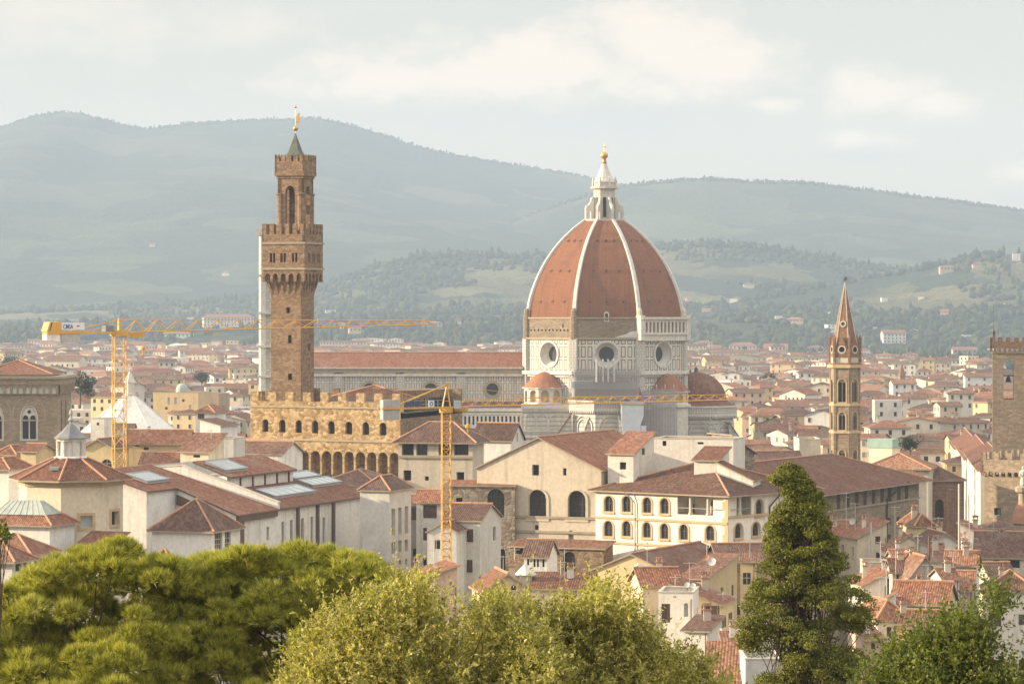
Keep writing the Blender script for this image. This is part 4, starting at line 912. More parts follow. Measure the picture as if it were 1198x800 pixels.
b = MB(); b.prism(list(reversed(hexp(rs-.05))), zs(424.5), zs(412)); b.build('spire_base', ['pale_trim'], bs)
z0, z1 = zs(414), zs(330); b = MB(); b.cone(list(reversed(hexp(rs-.25))), z0, (cxs, YS, z1)); sp_ = b.build('spire', ['brick'], bs)
for p in hexp(rs-.2): b = MB(); b.tube((*p, z0), (cxs, YS, z1), .14, .09, 5); b.build('rib', ['pale_trim'], sp_)
for ff in hexf(rs-.02):
    L = ff.L; zg = zs(418); b = MB(); slab(b, ff, [(.1, zg), (L-.1, zg), (L-.1, zs(412)), (L/2, zs(393)), (.1, zs(412))], [P_circ(L/2, zs(409), .75, 14)], -.5, .1); g_ = b.build('gable', ['brick'], bs)
    b = MB(); fill(b, ff, [P_circ(L/2, zs(409), .75, 14)], -.3); b.build('window', ['dark_void'], g_); b = MB(); ring(b, ff, P_circ(L/2, zs(409), .75, 14), .28, .11, .2); b.build('window_surround', ['pale_trim'], g_)
for p in hexp(rs+.05): b = MB(); b.lathe(*p, [(.42, zs(424)), (.42, zs(397)), (.5, zs(396.5)), (0, zs(391))], 5); b.build('pinnacle', ['brick'], bs)
f3 = hexf(2.15)[0]; b = MB(); ring(b, f3, P_circ(f3.L/2, zs(379), .5, 10), .3, -.3, .3); b.build('window_surround', ['pale_trim'], sp_)
b = MB(); b.tube((cxs, YS, z1-.4), (cxs, YS, zs(321)), .07); fz = Fac((cxs-.4, YS), (cxs+.6, YS-.2)); slab(b, fz, [(.1, zs(328.5)), (.8, zs(328)), (1.0, zs(325.5)), (.75, zs(323.5)), (.3, zs(324.5))], [], -.08, .08); b.build('weathervane', ['bronze'], bs)
# crenellated tower on the right with its palace
YT = 780; bt = thing('crenellated_tower', 'square tan stone tower with open arched belfry, rising over a crenellated palace', 'tower', (X(1185, YT), YT, 0))
th = R(8); A = W((1161, YT)); u_ = Vector((math.cos(th), -math.sin(th))); B = A+u_*9.6; f = Fac(A, B); D_ = 9.0
sqs = [A, B, B-f.n*D_, A-f.n*D_]; zt = lambda py: Z(py, YT); mb = MB()
for i in range(4):
    ff = Fac(sqs[i], sqs[(i+1) % 4]); c = ff.L*.40 if i == 0 else ff.L*.6
    if i in (0, 2): h = P_arch(c-1.2, zt(467), c+1.2, zt(420.5)); slab(mb, ff, P_rect(0, 0, ff.L, zt(413)), [h], -1.0, 0)
    else: wall(mb, ff, P_rect(0, 0, ff.L, zt(413)))
mb.build('shaft', ['sand_stone'], bt)
b = MB(); c = f.P(f.L*.40, zt(444), -4.5); b.lathe(c.x, c.y, [(.8, c.z-.7), (.55, c.z-.2), (.4, c.z+.5), (0, c.z+.8)], 10); b.tube(c+Vector((-2.6, 0, .9)), c+Vector((2.6, 0, .9)), .15); b.build('bell', ['bronze'], bt)
rect_band(f, f.L, D_, .25, zt(413), zt(411), 'string_course_molding', 'tan_trim', bt)
for i in range(4):
    p = [f.P(a, 0, -t) for a, t in ((-.55, -.55), (f.L+.55, -.55), (f.L+.55, D_+.55), (-.55, D_+.55))]; ff = Fac(p[i], p[(i+1) % 4]); q = ff.L/9
    b = MB(); out = [(0, zt(411))]
    for k in range(9): ar = P_arch(k*q+.2, zt(411), (k+1)*q-.2, zt(407)); out += [ar[0]]+list(reversed(ar[2:]))+[ar[1]]
    slab(b, ff, out+[(ff.L, zt(411)), (ff.L, zt(404)), (0, zt(404))], [], -.55, 0); b.build('corbel_trim', ['brick'], bt)
    b = MB(); slab(b, ff, crenel(ff, 6, zt(404), zt(400), zt(395), 1.0), [], -.4, 0); b.build('battlement', ['brick'], bt)
b = MB(); b.prism([(q.x, q.y) for q in (f.P(0, 0), f.P(f.L, 0), f.P(f.L, 0, -D_), f.P(0, 0, -D_))], zt(404), zt(403.8)); b.build('platform', ['copper'], bt)
b = MB(); c = f.P(.3, zt(404), -1); b.tube(c, c+Vector((0, 0, 9.5)), .07); b.lathe(c.x, c.y, [(.25, c.z), (.3, c.z+2.6), (.45, c.z+3.2), (0, c.z+4.2)], 6); b.build('weathervane', ['bronze'], bt)
YP = 745; A, B = W((1152, YP)), W((1216, YP-8)); f = Fac(A, B); zt = lambda py: Z(py, YP)
bg_ = thing('palace', 'tan stone palace block with crenellated parapet beneath the square tower', 'palace', (X(1180, YP), YP+8, 0)); mb = MB()
h = win_poly(f, (1163, 594, 1171, 603, '')); add_window(bg_, f, h, 'd', .5); wall(mb, f, P_rect(0, 0, f.L, zt(556)), [h], 0, .5)
C_, D2 = B-f.n*22, A-f.n*22; wall(mb, Fac(D2, A), P_rect(0, 0, 22, zt(556))); wall(mb, Fac(B, C_), P_rect(0, 0, 22, zt(556))); mb.build('wall', ['sand_stone'], bg_)
for ff in (Fac(A+f.n*.6-f.u*.6, B+f.n*.6), Fac(D2-f.u*.6, A+f.n*.6-f.u*.6)):
    n_ = int(ff.L/1.5); q = ff.L/n_; out = [(0, zt(556))]
    for k in range(n_): ar = P_arch(k*q+.25, zt(556), (k+1)*q-.25, zt(551)); out += [ar[0]]+list(reversed(ar[2:]))+[ar[1]]
    b = MB(); slab(b, ff, out+[(ff.L, zt(556)), (ff.L, zt(543)), (0, zt(543))], [], -.6, 0); b.build('corbel_trim', ['sand_stone'], bg_)
    b = MB(); slab(b, ff, crenel(ff, max(3, int(ff.L/2.6)), zt(543), zt(537), zt(529), 1.2), [], -.5, 0); b.build('battlement', ['sand_stone'], bg_)
b = MB(); b.prism([(q.x, q.y) for q in (A, B, C_, D2)], zt(545), zt(544.8)); b.build('terrace', ['tile_brown'], bg_)
# stone shrine with a statue at the right edge
YQ = 620; zt = lambda py: Z(py, YQ); cq = X(1197, YQ); st_ = thing('corner_turret', 'stone turret with round tiled hood beside the crenellated palace', 'turret', (cq, YQ, 0))
b = MB(); b.lathe(cq, YQ, [(1.6, 0), (1.6, zt(622)), (2.3, zt(619)), (2.4, zt(614)), (1.7, zt(613)), (1.7, zt(600))], 12); b.build('shaft', ['stone_trim'], st_)
b = MB(); b.lathe(cq, YQ, [(2.3, zt(612)), (2.1, zt(603)), (1.6, zt(594)), (.9, zt(588))], 14); b.build('hood', ['terracotta'], st_)
b = MB(); b.lathe(cq, YQ, [(.9, zt(590)), (.9, zt(577)), (1.5, zt(575)), (1.6, zt(570)), (.9, zt(568))], 10); b.build('pedestal', ['stone_trim'], st_)
stt = thing('statue', 'weathered white stone statue standing on the round hooded turret', 'statue', (cq, YQ, zt(568)))
b = MB(); z = zt(568); b.lathe(cq, YQ, [(.55, z), (.62, z+.3), (.5, z+1.2), (.36, z+1.7), (.55, z+2.2), (.6, z+2.7), (.3, z+3.0), (.17, z+3.1), (.27, z+3.35), (.25, z+3.6), (0, z+3.75)], 10); b.tube((cq-.5, YQ, z+2.7), (cq-.75, YQ-.25, z+1.9), .17, .13); b.tube((cq-.75, YQ-.25, z+1.9), (cq-.2, YQ-.5, z+1.6), .13, .1); b.tube((cq+.5, YQ, z+2.7), (cq+.6, YQ-.1, z+1.7), .17, .12); b.build('figure', ['marble_white'], stt)

# ------------------------------------------------------------------ cranes
def truss(b, p, q, r=.1, n=4): b.tube(p, q, r, n=n, caps=False)
def mast(root, x, y, hw, z0, z1, step, r, ph=0.0):
    b = MB(); c = ngon(x, y, hw*1.414, 4, R(45)+ph); n_ = max(1, round((z1-z0)/step))
    for p in c: b.tube((*p, z0), (*p, z1), r*1.5, n=4)
    for i in range(n_):
        za, zb = z0+(z1-z0)*i/n_, z0+(z1-z0)*(i+1)/n_
        for k in range(4):
            p, q = c[k], c[(k+1) % 4]; truss(b, (*p, zb), (*q, zb), r)
            truss(b, (*p, za), (*q, zb), r) if i % 2 else truss(b, (*q, za), (*p, zb), r)
    return b.build('mast_lattice', ['crane_yellow'], root)
def jib(root, P0, P1, h0, h1, w, n_, r, inv=False):
    P0, P1 = Vector(P0), Vector(P1); d = P1-P0; s = Vector((d.y, -d.x, 0)).normalized(); b = MB(); up = Vector((0, 0, 1))
    bl = [P0+d*(i/n_)+s*w*k for k in (-1, 1) for i in (0, n_)]
    b.tube(bl[0], bl[1], r*1.3, n=4); b.tube(bl[2], bl[3], r*1.3, n=4)
    tops = [P0+d*((i+.5)/n_)+up*(h0+(h1-h0)*i/n_) for i in range(n_)]
    b.tube(tops[0], tops[-1], r*1.3, n=4)
    for i in range(n_):
        for k in (-1, 1):
            truss(b, P0+d*(i/n_)+s*w*k, tops[i], r); truss(b, P0+d*((i+1)/n_)+s*w*k, tops[i], r)
        truss(b, P0+d*(i/n_)-s*w, P0+d*((i+1)/n_)+s*w, r*.8)
    return b.build('jib_lattice', ['crane_yellow'], root), d, s
YK = 590; K1 = thing('tower_crane', 'tall yellow tower crane with long jib passing in front of the clock tower', 'crane', (X(139.5, YK), YK, 0))
kx = X(139.5, YK); kz = Z(391, YK); mast(K1, kx, YK, 1.05, 0, kz, 2.3, .06, R(20))
P0 = Vector((kx+1.0, YK+.9, Z(388.5, YK))); P1 = Vector((X(508, 641), 641, Z(379.5, 641))); _, d, s = jib(K1, P0+Vector((0, 0, 0)), P1, 2.2, .75, .75, 16, .07)
dn = d.normalized(); back = Vector((kx, YK, 0))-dn*16.2; zj = P0.z
b = MB(); b.prism(ngon(kx, YK, 1.7, 8), kz-.3, kz+.7); b.tube((kx, YK, kz+.3), (kx, YK, kz+2.8), .38, .3, 4); b.tube((kx, YK, kz+2.6), P0+dn*3+Vector((0, 0, 2.2)), .1, n=4); b.build('slewing_head', ['crane_yellow'], K1)
fj = Fac((back.x, back.y), (kx, YK)); L = fj.L
b = MB()
for d_ in (-.75, .75): b.obox(fj, 0, L, d_-.09, d_+.09, zj-.25, zj+.05)
b.obox(fj, 0, 3.0, -.85, .85, zj-.3, zj+.55); b.obox(fj, 2.6, 9.0, -.8, .8, zj-.28, zj+.25); b.build('counter_jib', ['crane_yellow'], K1)
b = MB(); slab(b, fj, [(-.15, zj+.2), (2.9, zj+.2), (2.9, zj+1.95), (.45, zj+1.85)], [], -.9, .9); mh = b.build('machine_house', ['crane_yellow'], K1)
b = MB(); slab(b, fj, [(.35, zj+.3), (.62, zj+.3), (1.1, zj+1.86), (.83, zj+1.85)], [], .9, .93); b.build('stripe', ['sign_navy'], mh)
b = MB(); slab(b, fj, [(0, zj-1.4), (2.9, zj-1.7), (2.9, zj-.32), (0, zj-.32)], [], -.7, .7); b.build('counterweight', ['palewhite'], K1)
for i in range(5): b = MB(); b.obox(fj, 3.1+i*.82, 3.1+i*.82+.78, -.7, .7, zj-1.75-.02*i, zj-.3); b.build('counterweight', ['concrete'], K1)
b = MB(); b.obox(fj, 3.0, 7.9, .86, .98, zj+.45, zj+1.75); sg = b.build('sign_board', ['sign_white'], K1)
def text(txt, fac, a, z, size, d, mt, par):
    cu = bpy.data.curves.new('lettering', 'FONT'); cu.body = txt; cu.size = size; cu.extrude = .01; cu.materials.append(M[mt]); o = bpy.data.objects.new('lettering', cu); COL.objects.link(o); o.parent = par
    q = par
    while q.parent: q = q.parent
    p = fac.P(a, z, d)-WLOC[q.name]; o.location = p; o.rotation_euler = (R(90), 0, math.atan2(fac.u.y, fac.u.x)); cu.offset = .02; o.scale = (.72, 1, 1)
    me = bpy.data.meshes.new_from_object(o); ob = bpy.data.objects.new('lettering', me); COL.objects.link(ob); ob.parent = par; ob.location = o.location; ob.rotation_euler = o.rotation_euler; ob.scale = o.scale; bpy.data.objects.remove(o); ob.name = 'lettering'; return ob
t_ = text('CMSA', fj, 3.25, zj+.66, 1.15, 1.0, 'sign_blue', sg)
b = MB(); b.obox(fj, 6.2, 6.8, .98, 1.0, zj+1.0, zj+1.25); b.build('mark', ['sign_red'], sg)
b = MB(); b.obox(fj, L-3.4, L-1.6, -.6, .6, zj+.1, zj+1.15); b.build('winch_box', ['lead'], K1)
b = MB(); b.tube(fj.P(5.5, zj+.3, 0), (kx, YK, kz+2.6), .08, n=4); b.tube(fj.P(9, zj+.2, 0), (kx, YK, kz+1.9), .07, n=4); b.build('tie_bar', ['crane_yellow'], K1)
b = MB(); c = P0+dn*2.6; b.obox(Fac((c.x-1.3, c.y-.3), (c.x+1.3, c.y-.3)), 0, 2.6, -1, .6, c.z-1.0, c.z-.15); b.build('trolley', ['crane_yellow'], K1)
b = MB(); c = P0+dn*4.0; zh = Z(409, 592); b.tube((c.x, c.y, c.z), (c.x, c.y, zh+.6), .025, n=4); b.build('cable', ['steel_grey'], K1)
b = MB(); b.lathe(c.x, c.y, [(0, zh+.7), (.4, zh+.5), (.42, zh+.1), (.16, zh-.2), (.16, zh-.8), (.3, zh-1.0), (0, zh-1.2)], 8); b.build('hook', ['crane_yellow'], K1)
b = MB(); c = P0+d*(22.4/26)*0+Vector((X(372, 622)-P0.x, 622-P0.y, 0)); b.tube((c.x, c.y, P0.z+1.4), (c.x, c.y, P0.z+2.3), .2, n=6); b.build('warning_lamp', ['dish_white'], K1)
YK = 440; K2 = thing('tower_crane', 'smaller yellow tower crane before the central houses with concrete counterweight', 'crane', (X(522, YK), YK, 0))
kx = X(522, YK); kz = Z(480, YK); mast(K2, kx, YK, .58, 0, kz, 1.05, .042, R(8)); zj = Z(476.3, YK); b = MB()
b.prism(ngon(kx, YK, .95, 8), kz-.3, kz+.35)
ap = (X(523, YK), YK, Z(449.5, YK))
for sx in (-1, 1): b.tube((kx-.55, YK+sx*.5, kz+.2), ap, .09, n=4); b.tube((kx+.6, YK+sx*.5, kz+.2), ap, .09, n=4)
for t in (.35, .65): b.tube((kx-.55+.6*t, YK-.5+.5*t, kz+.2+t*3.1), (kx+.6-.55*t, YK-.5+.5*t, kz+.2+t*3.1), .05, n=4)
b.obox(Fac((ap[0]-.35, YK-.2), (ap[0]+.35, YK-.2)), 0, .7, -.4, 0, ap[2]-.25, ap[2]+.2); b.build('mast_head_frame', ['crane_yellow'], K2)
P0 = Vector((X(536, 441), 441, Z(475.5, 441))); P1 = Vector((X(858, 468), 468, Z(467.5, 468))); _, d, s = jib(K2, P0, P1, .95, .75, .5, 21, .042); dn = d.normalized()
cb = Vector((kx, YK))-Vector((dn.x, dn.y))*10.6; fj = Fac((cb.x, cb.y), (kx, YK)); L = fj.L
b = MB()
for d_ in (-.5, .5): b.obox(fj, 0, L+1.2, d_-.07, d_+.07, zj-.14, zj+.08)
b.build('counter_jib', ['crane_yellow'], K2)
for i in range(4): b = MB(); b.obox(fj, .25+i*.66, .25+i*.66+.64, -.42, .42, zj-1.5-.05*(i % 2), zj+1.15); b.build('counterweight', ['concrete'], K2)
b = MB(); b.tube(fj.P(3.0, zj+.5, .3), ap, .07, n=4); b.tube(fj.P(3.0, zj+.5, -.3), ap, .07, n=4); b.tube(ap, P0+d*.3+Vector((0, 0, .9)), .03, n=4); b.build('tie_bar', ['crane_yellow'], K2)
b = MB()
for i in range(8): b.tube(fj.P(3.2+i*.95, zj, .55), fj.P(3.2+i*.95, zj+1.0, .55), .03, n=4)
for z in (.5, 1.0): b.tube(fj.P(3.2, zj+z, .55), fj.P(9.9, zj+z, .55), .03, n=4)
b.build('railing_frame', ['steel_grey'], K2)
b = MB(); b.obox(fj, 3.6, 6.0, .6, .66, zj+.25, zj+.85); sg = b.build('sign_board', ['sign_navy'], K2)
b = MB(); b.obox(fj, 7.3, 8.25, .6, .66, zj+.1, zj+.95); sg = b.build('sign_board', ['sign_white'], K2)
b = MB(); ring(b, fj, P_circ(7.77, zj+.52, .17, 14), .12, .662, .68); b.build('emblem', ['sign_blue'], sg)
b = MB(); b.obox(Fac((kx+1.1, YK-.6), (kx+2.0, YK-.55)), 0, .9, -1.1, 0, zj-.2, zj+.9); b.build('cab', ['sky_glass'], K2)
b = MB(); c = P0+dn*.5; b.obox(Fac((c.x-.9, c.y-.5), (c.x+.9, c.y-.5)), 0, 1.8, -1, 0, c.z-.7, c.z-.1); b.build('trolley', ['crane_yellow'], K2)
b = MB(); c = P0+dn*1.6; zh = Z(500, 441); b.tube((c.x, c.y, c.z), (c.x, c.y, zh+.4), .02, n=4); b.build('cable', ['steel_grey'], K2)
b = MB(); b.lathe(c.x, c.y, [(0, zh+.5), (.34, zh+.35), (.34, zh-.05), (.12, zh-.3), (.12, zh-.6), (0, zh-.8)], 8); b.build('hook', ['crane_yellow'], K2)
# ------------------------------------------------------------------ near buildings
def gh(name, label, pxA, pxB, Y, deg, eave, kind='hip', rise=3.0, depth=None, pxC=None, **kw):
    """front from pxA to pxB turned by deg; Y belongs to the nearer end (right end for deg > 0); depth or the pixel column where the far corner of the visible side shows"""
    t = R(deg); c, s = math.cos(t), math.sin(t)
    if deg >= 0:
        B = W((pxB, Y)); k = (pxA-CX)/F; L = (B.x-k*B.y)/(c+k*s); A = Vector((B.x-L*c, B.y+L*s)); N = B
    else:
        A = W((pxA, Y)); k = (pxB-CX)/F; L = (k*A.y-A.x)/(c+k*s); B = Vector((A.x+L*c, A.y-L*s)); N = A
    if depth is None:
        k = (pxC-CX)/F; depth = (k*N.y-N.x)/(s-k*c)
    return house(name, label, A, B, abs(depth), Z(eave, Y), kind, rise, **kw)
# long gallery wing with skylights
t19 = R(19); ge = Vector((math.sin(t19), math.cos(t19))); gr = Vector((math.cos(t19), -math.sin(t19))); N0 = W((276, 501)); zN = Z(601, 501); SL = .30
def G(w_, t, z=0.0): q = N0-gr*w_+ge*t; return Vector((q.x, q.y, z))
def gz(w_): return zN+SL*w_
wing = thing('gallery_wing', 'long white gallery wing with dark piers, slit windows and skylights in red roofs', 'gallery', (*G(9, 20)[:2], 0))
fw = Fac(G(0, 0), G(0, 57)); hs = []; mb = MB()
for q in ((329.5, 610, 332.5, 642, 'dy'), (339.5, 608, 342.5, 642, 'dy'), (352.5, 606, 355.5, 640, 'dy'), (363.5, 604, 366.5, 640, 'dy'), (377.5, 605, 380.5, 640, 'dy'), (312, 616, 315, 632, 'dy')):
    p = win_poly(fw, q); hs.append(p); add_window(wing, fw, p, q[4], .35)
wall(mb, fw, P_rect(0, 0, fw.L, zN-.25), hs, 0, .35)
poly = [(0, 0), (0, 57), (14, 57), (22, 44), (22, -5.4), (12.6, -5.4), (12.3, 4.6)]
for i in range(1, len(poly)):
    p, q = poly[i], poly[(i+1) % len(poly)]; za, zb = gz(p[0])-.2, gz(q[0])-.2; mb.face([G(*p, 0), G(*q, 0), G(*q, zb), G(*p, za)])
mb.build('wall', ['palewhite'], wing)
def slope(pl, dz=0.0, sl=None, th=.25, z0=None, w0=0.0):
    zz = lambda w_: (gz(w_) if z0 is None else z0+sl*(w_-w0))+dz
    top = [G(w_, t, zz(w_)) for w_, t in pl]; b = MB(); b.face(top); n = len(top)
    for i in range(n): a, c = top[i], top[(i+1) % n]; dn = Vector((0, 0, -th)); b.face([a+dn, c+dn, c, a], 1)
    return b
o = .6
slope([(-o, -.5), (-o, 16), (22, 16), (22, -6), (12.0, -6), (11.9, 4.2)]).build('roof', ['tile_red', 'pipe_brown'], wing)
slope([(-o, 16.8), (-o, 57.8), (13, 57.8), (13, 43.6), (9, 43.6), (9, 16.8)], .06).build('roof', ['tile_red', 'pipe_brown'], wing)
z2 = zN+4.75; slope([(8.4, 16.8), (8.4, 44.4), (15, 44.4), (15, 16.8)], 0, .36, .3, z2, 8.4).build('roof', ['tile_red', 'pipe_brown'], wing)
fc = Fac(G(9, 16.8), G(9, 44)); b = MB(); b.obox(fc, 0, fc.L, -5.8, 0, gz(9)-1, z2+.1); b.build('clerestory_wall', ['palewhite'], wing)
for i in range(5): b = MB(); b.obox(fc, 5+i*5, 5.35+i*5, 0, .2, gz(9)-.1, z2-.1); b.build('pier', ['pipe_brown'], wing)
ff = Fac(G(21, 16.4), G(-.2, 16.4)); b = MB(); L = ff.L; slab(b, ff, [(0, gz(21)-1), (L, gz(-.2)-.6), (L, gz(-.2)+.9), (4.5, gz(16.5)+1.5), (0, gz(17)+1.0)], [], -.4, .45); b.build('fire_wall', ['palewhite'], wing)
b = MB(); slab(b, ff, [(0, gz(17)+1.0), (4.5, gz(16.5)+1.5), (L+.1, gz(-.2)+.9), (L+.1, gz(-.2)+1.05), (4.5, gz(16.5)+1.7), (0, gz(17)+1.2)], [], -.5, .55); b.build('coping', ['pale_trim'], wing)
for px in (280.5, 347.5, 370.5, 389, 422.5):
    a = fw.st(px, 610)[0]; b = MB(); b.obox(fw, a-.42 if px > 300 else a-1.3, a+.42 if px > 300 else a+1.0, .01, .35, 0, zN-.3); b.build('pier', ['pipe_brown'], wing)
a1 = fw.st(322, 600)[0]; b = MB(); b.obox(fw, 0, a1, .01, .5, zN-1.25, zN-.3); b.build('fascia', ['pipe_brown'], wing)
fl = Fac(G(12.3, 4.6), G(0, 0)); b = MB(); slab(b, fl, [(.4, gz(12)-2.6), (fl.L-1.4, gz(1.4)-2.3), (fl.L-1.4, gz(1.4)-1.0), (.4, gz(12)-1.1)], [], .02, .3); b.build('louvre_panel', ['pipe_brown'], wing)
def skylight(root, w0, w1, t0, t1, zf, mat='sky_glass'):
    b = MB(); c = [(w0, t0), (w0, t1), (w1, t1), (w1, t0)]; lo = [G(w_, t, zf(w_)+.05) for w_, t in c]; hi = [G(w_, t, zf(w_)+.5) for w_, t in c]
    b.idx(lo+hi, [(0, 1, 5, 4), (1, 2, 6, 5), (2, 3, 7, 6), (3, 0, 4, 7)], 1); b.face([p+Vector((0, 0, -.02)) for p in hi], 0)
    for i in range(4): b.tube(hi[i], hi[(i+1) % 4], .12, n=4, m=1)
    for i in (1, 2, 3, 4): a = hi[0].lerp(hi[1], i/5); c_ = hi[3].lerp(hi[2], i/5); b.tube(a, c_, .05, n=4, m=2)
    b.build('skylight', [mat, 'steel_grey', 'frame_pale'], root)
z2f = lambda w_: z2+.36*(w_-8.4)
skylight(wing, 3.2, 6.6, 23, 40, gz); skylight(wing, 9.8, 13.6, 18.5, 27, z2f); skylight(wing, 14.5, 18.2, -1, 7, gz); skylight(wing, 5.4, 8.2, 44, 57, gz); skylight(wing, 8.9, 11.5, 44.5, 56, gz)
# octagonal gallery hall
YE = 486; tb = thing('octagon_hall', 'cream octagonal hall with low red tiled roof and grey capped lantern', 'hall', (X(83, YE), YE, 0)); cxt = X(83, YE); r_ = 7.85
def op(r, ph=-3): return [(cxt+r*math.sin(R(ph-45*k)), YE-r*math.cos(R(ph-45*k))) for k in range(8)][::-1]
zt = lambda py: Z(py, YE-6); mb = MB(); pp = [Vector(p) for p in op(r_)]
for i in range(8):
    ff = Fac(pp[i], pp[(i+1) % 8]); hs = []
    m_ = (pp[i]+pp[(i+1) % 8])/2
    if m_.y < YE-2 and m_.x > cxt:
        q = (94, 603, 108, 617, 'k') if m_.y < YE-6 else (130, 598, 138, 614, 'd'); p = win_poly(ff, q)
        if p: hs.append(p); w_ = add_window(tb, ff, p, q[4], .6); b = MB(); ring(b, ff, p, .42, .01, .12); b.build('window_surround', ['tan_trim'], w_)
    wall(mb, ff, P_rect(0, 0, ff.L, zt(560)), hs, 0, .6)
mb.build('wall', ['cream'], tb)
b = MB(); b.prism(op(r_+.3), zt(569), zt(561), bottom=True); b.build('frieze', ['tan_trim'], tb)
b = MB(); b.frustum(op(r_+1.5), zt(561.5), op(2.4), zt(537.5)); b.prism(op(r_+1.5), zt(561.5)-.25, zt(561.5), 2, bottom=True)
for i in range(8): b.tube((*op(r_+1.5)[i], zt(561.5)+.1), (*op(2.4)[i], zt(537.5)+.1), .16, n=5, m=1)
b.build('roof', ['tile_red', 'ridge_tile', 'stone_trim'], tb)
zl = zt(537); b = MB(); b.lathe(cxt, YE, [(2.4, zl-.3), (2.6, zl), (2.2, zl+.2), (1.75, zl+.25), (1.75, zl+2.3), (2.15, zl+2.5), (2.15, zl+2.8), (0, zl+2.9)], 16); lt = b.build('lantern', ['palewhite'], tb)
for k in range(8): a = R(22.5+45*k); b = MB(); b.lathe(cxt+2.0*math.cos(a), YE+2.0*math.sin(a), [(.32, zl), (.26, zl+.3), (.26, zl+2.2), (.36, zl+2.5)], 8); b.build('column', ['marble_white'], lt)
b = MB(); b.lathe(cxt, YE, [(2.5, zl+2.75), (2.5, zl+2.95), (1.3, zl+4.0), (.5, zl+4.9), (0, zl+5.1)], 8); b.build('cap', ['lead'], lt)
b = MB(); z = zl+5.0; b.lathe(cxt, YE, [(.2, z), (.2, z+.3), (.45, z+.6), (.2, z+.95), (.12, z+1.2), (.3, z+1.5), (.2, z+2.0), (0, z+2.4)], 8); b.build('finial', ['copper'], lt)
b = MB(); fs_ = Fac((X(58, 480), 480), (X(68, 480), 480)); b.obox(fs_, 0, 1.3, -1.2, 0, Z(550, 480), Z(546, 480)); b.build('skylight', ['sky_glass'], tb)
# glazed-top house at the left edge and low neighbours
rt, fs = gh('house', 'white house with green glazed hip on top of its red roof', -26, 58, 470, 19, 611, 'hip', 2.6, pxC=87, wm='palewhite', rm='tile_red', over=.7)
ff = fs['f']; b = MB(); zc_ = Z(611, 470)+1.55; hp = [ff.P(a, 0, -t) for a, t in ((2, 1.2), (ff.L-1.3, 1.2), (ff.L-1.3, 6.6), (2, 6.6))]; ht = [ff.P(a, 0, -t) for a, t in ((3.6, 3.2), (ff.L-3.3, 3.2), (ff.L-3.3, 4.6), (3.6, 4.6))]
b.frustum([(p.x, p.y) for p in hp], zc_-.6, [(p.x, p.y) for p in ht], zc_+1.35); b.face([(p.x, p.y, zc_+1.35) for p in ht])
for i in range(9): q = i/8; b.tube(Vector((*hp[0].lerp(hp[1], q)[:2], zc_-.57)), Vector((*ht[0].lerp(ht[1], q)[:2], zc_+1.38)), .05, n=4, m=1)
b.build('glass_hip', ['copper', 'frame_pale'], rt)
gh('house', 'low white house with brown doors and red roof below the glazed one', -25, 34, 440, 19, 645, 'hip', 2.0, pxC=63, wm='palewhite', rm='tile_red', over=.8, win={'r': [(40, 653, 52, 676, 's')]})
gh('house', 'small white house with wooden posts at the edge of the pines', -40, 14, 424, 19, 652, 'hip', 1.7, pxC=36, wm='palewhite', rm='tile', over=.9, win={'r': [(18, 656, 25, 668, 'd'), (27, 655, 31, 672, 'sy')]})
gh('annex', 'hip roofed white annex leaning against the long gallery wing', 178, 248, 478, 19, 618, 'hip', 4.0, pxC=281, wm='palewhite', rm='tile_brown', over=.6, win={'r': [(251, 623, 260, 650, 'gy'), (263, 622, 270, 648, 'gy')]})
gh('house', 'low red roof lean-to between octagonal hall and annex', 84, 122, 468, 19, 643, 's_b', 2.0, depth=7, wm='palewhite', rm='tile_red')
gh('roof_pavilion', 'tiny pyramid roofed pavilion peeping over the pine tops', 180, 199, 446, 10, 655, 'pyr', 1.5, depth=2.4, wm='pink', rm='tile_red', over=.3)
gh('house', 'cream house with gabled white end just left of the castle arches', 278, 330, 590, 19, 530, 'gu', 1.9, pxC=354, wm='palewhite', rm='tile_brown', over=.4)
gh('house', 'cream shed roofed house behind the gallery skylights', 211, 244, 560, 19, 527, 's_b', 2.6, pxC=262, wm='cream', rm='tile', win={'f': [(226, 532, 234, 535, 'd')]})
gh('house', 'grey plastered house with rooftop tank beside shed roofed cream house', 246, 273, 575, 10, 517, 'flat', .1, depth=8, wm='greywhite')
gh('house', 'red roofed low house under the castle corner', 258, 300, 600, 30, 531, 'gu', 2.4, depth=10, wm='cream', rm='tile_red')
# tall pale house right of the wing
gh('house', 'tall pale house with long recessed windows in its receding side', 421, 455.5, 530, 19, 572, 'hip', 2.0, pxC=481, wm='greywhite', rm='tile_brown', over=.35,
   win={'r': [(458, 595, 462.5, 626, 'k'), (466, 593.5, 470, 625, 'k'), (473.5, 592, 477.5, 624, 'k'), (458, 634, 462.5, 648, 'k'), (466, 632, 470, 646, 'k'), (473.5, 631, 477.5, 645, 'k'), (467, 655, 469.5, 661, 'd'), (474, 653.5, 476.5, 660, 'd')]}, wdepth=.6)
gh('house', 'low brown roofed building between castle foot and tall pale house', 372, 440, 575, 19, 566, 'hip', 2.2, pxC=470, wm='greywhite', rm='tile_brown', over=.6)
gh('house', 'grey house with brown shutters behind the smaller crane mast', 487, 524, 548, 8, 586, 'gu', 1.6, depth=8, wm='greywhite', rm='tile_red', win={'f': [(495, 590.5, 511, 606, 's'), (495, 617, 499.5, 632, 's'), (495, 652, 499, 661, 'd')]})
gh('house', 'narrow grey house with railed balcony squeezed between tall pale house and shuttered house', 470, 489, 556, 19, 589, 'gu', 1.3, depth=8, wm='dirtygrey', rm='tile_red', win={'f': [(480, 594, 488, 608, 's'), (483, 641, 487.5, 662, 'da')]})
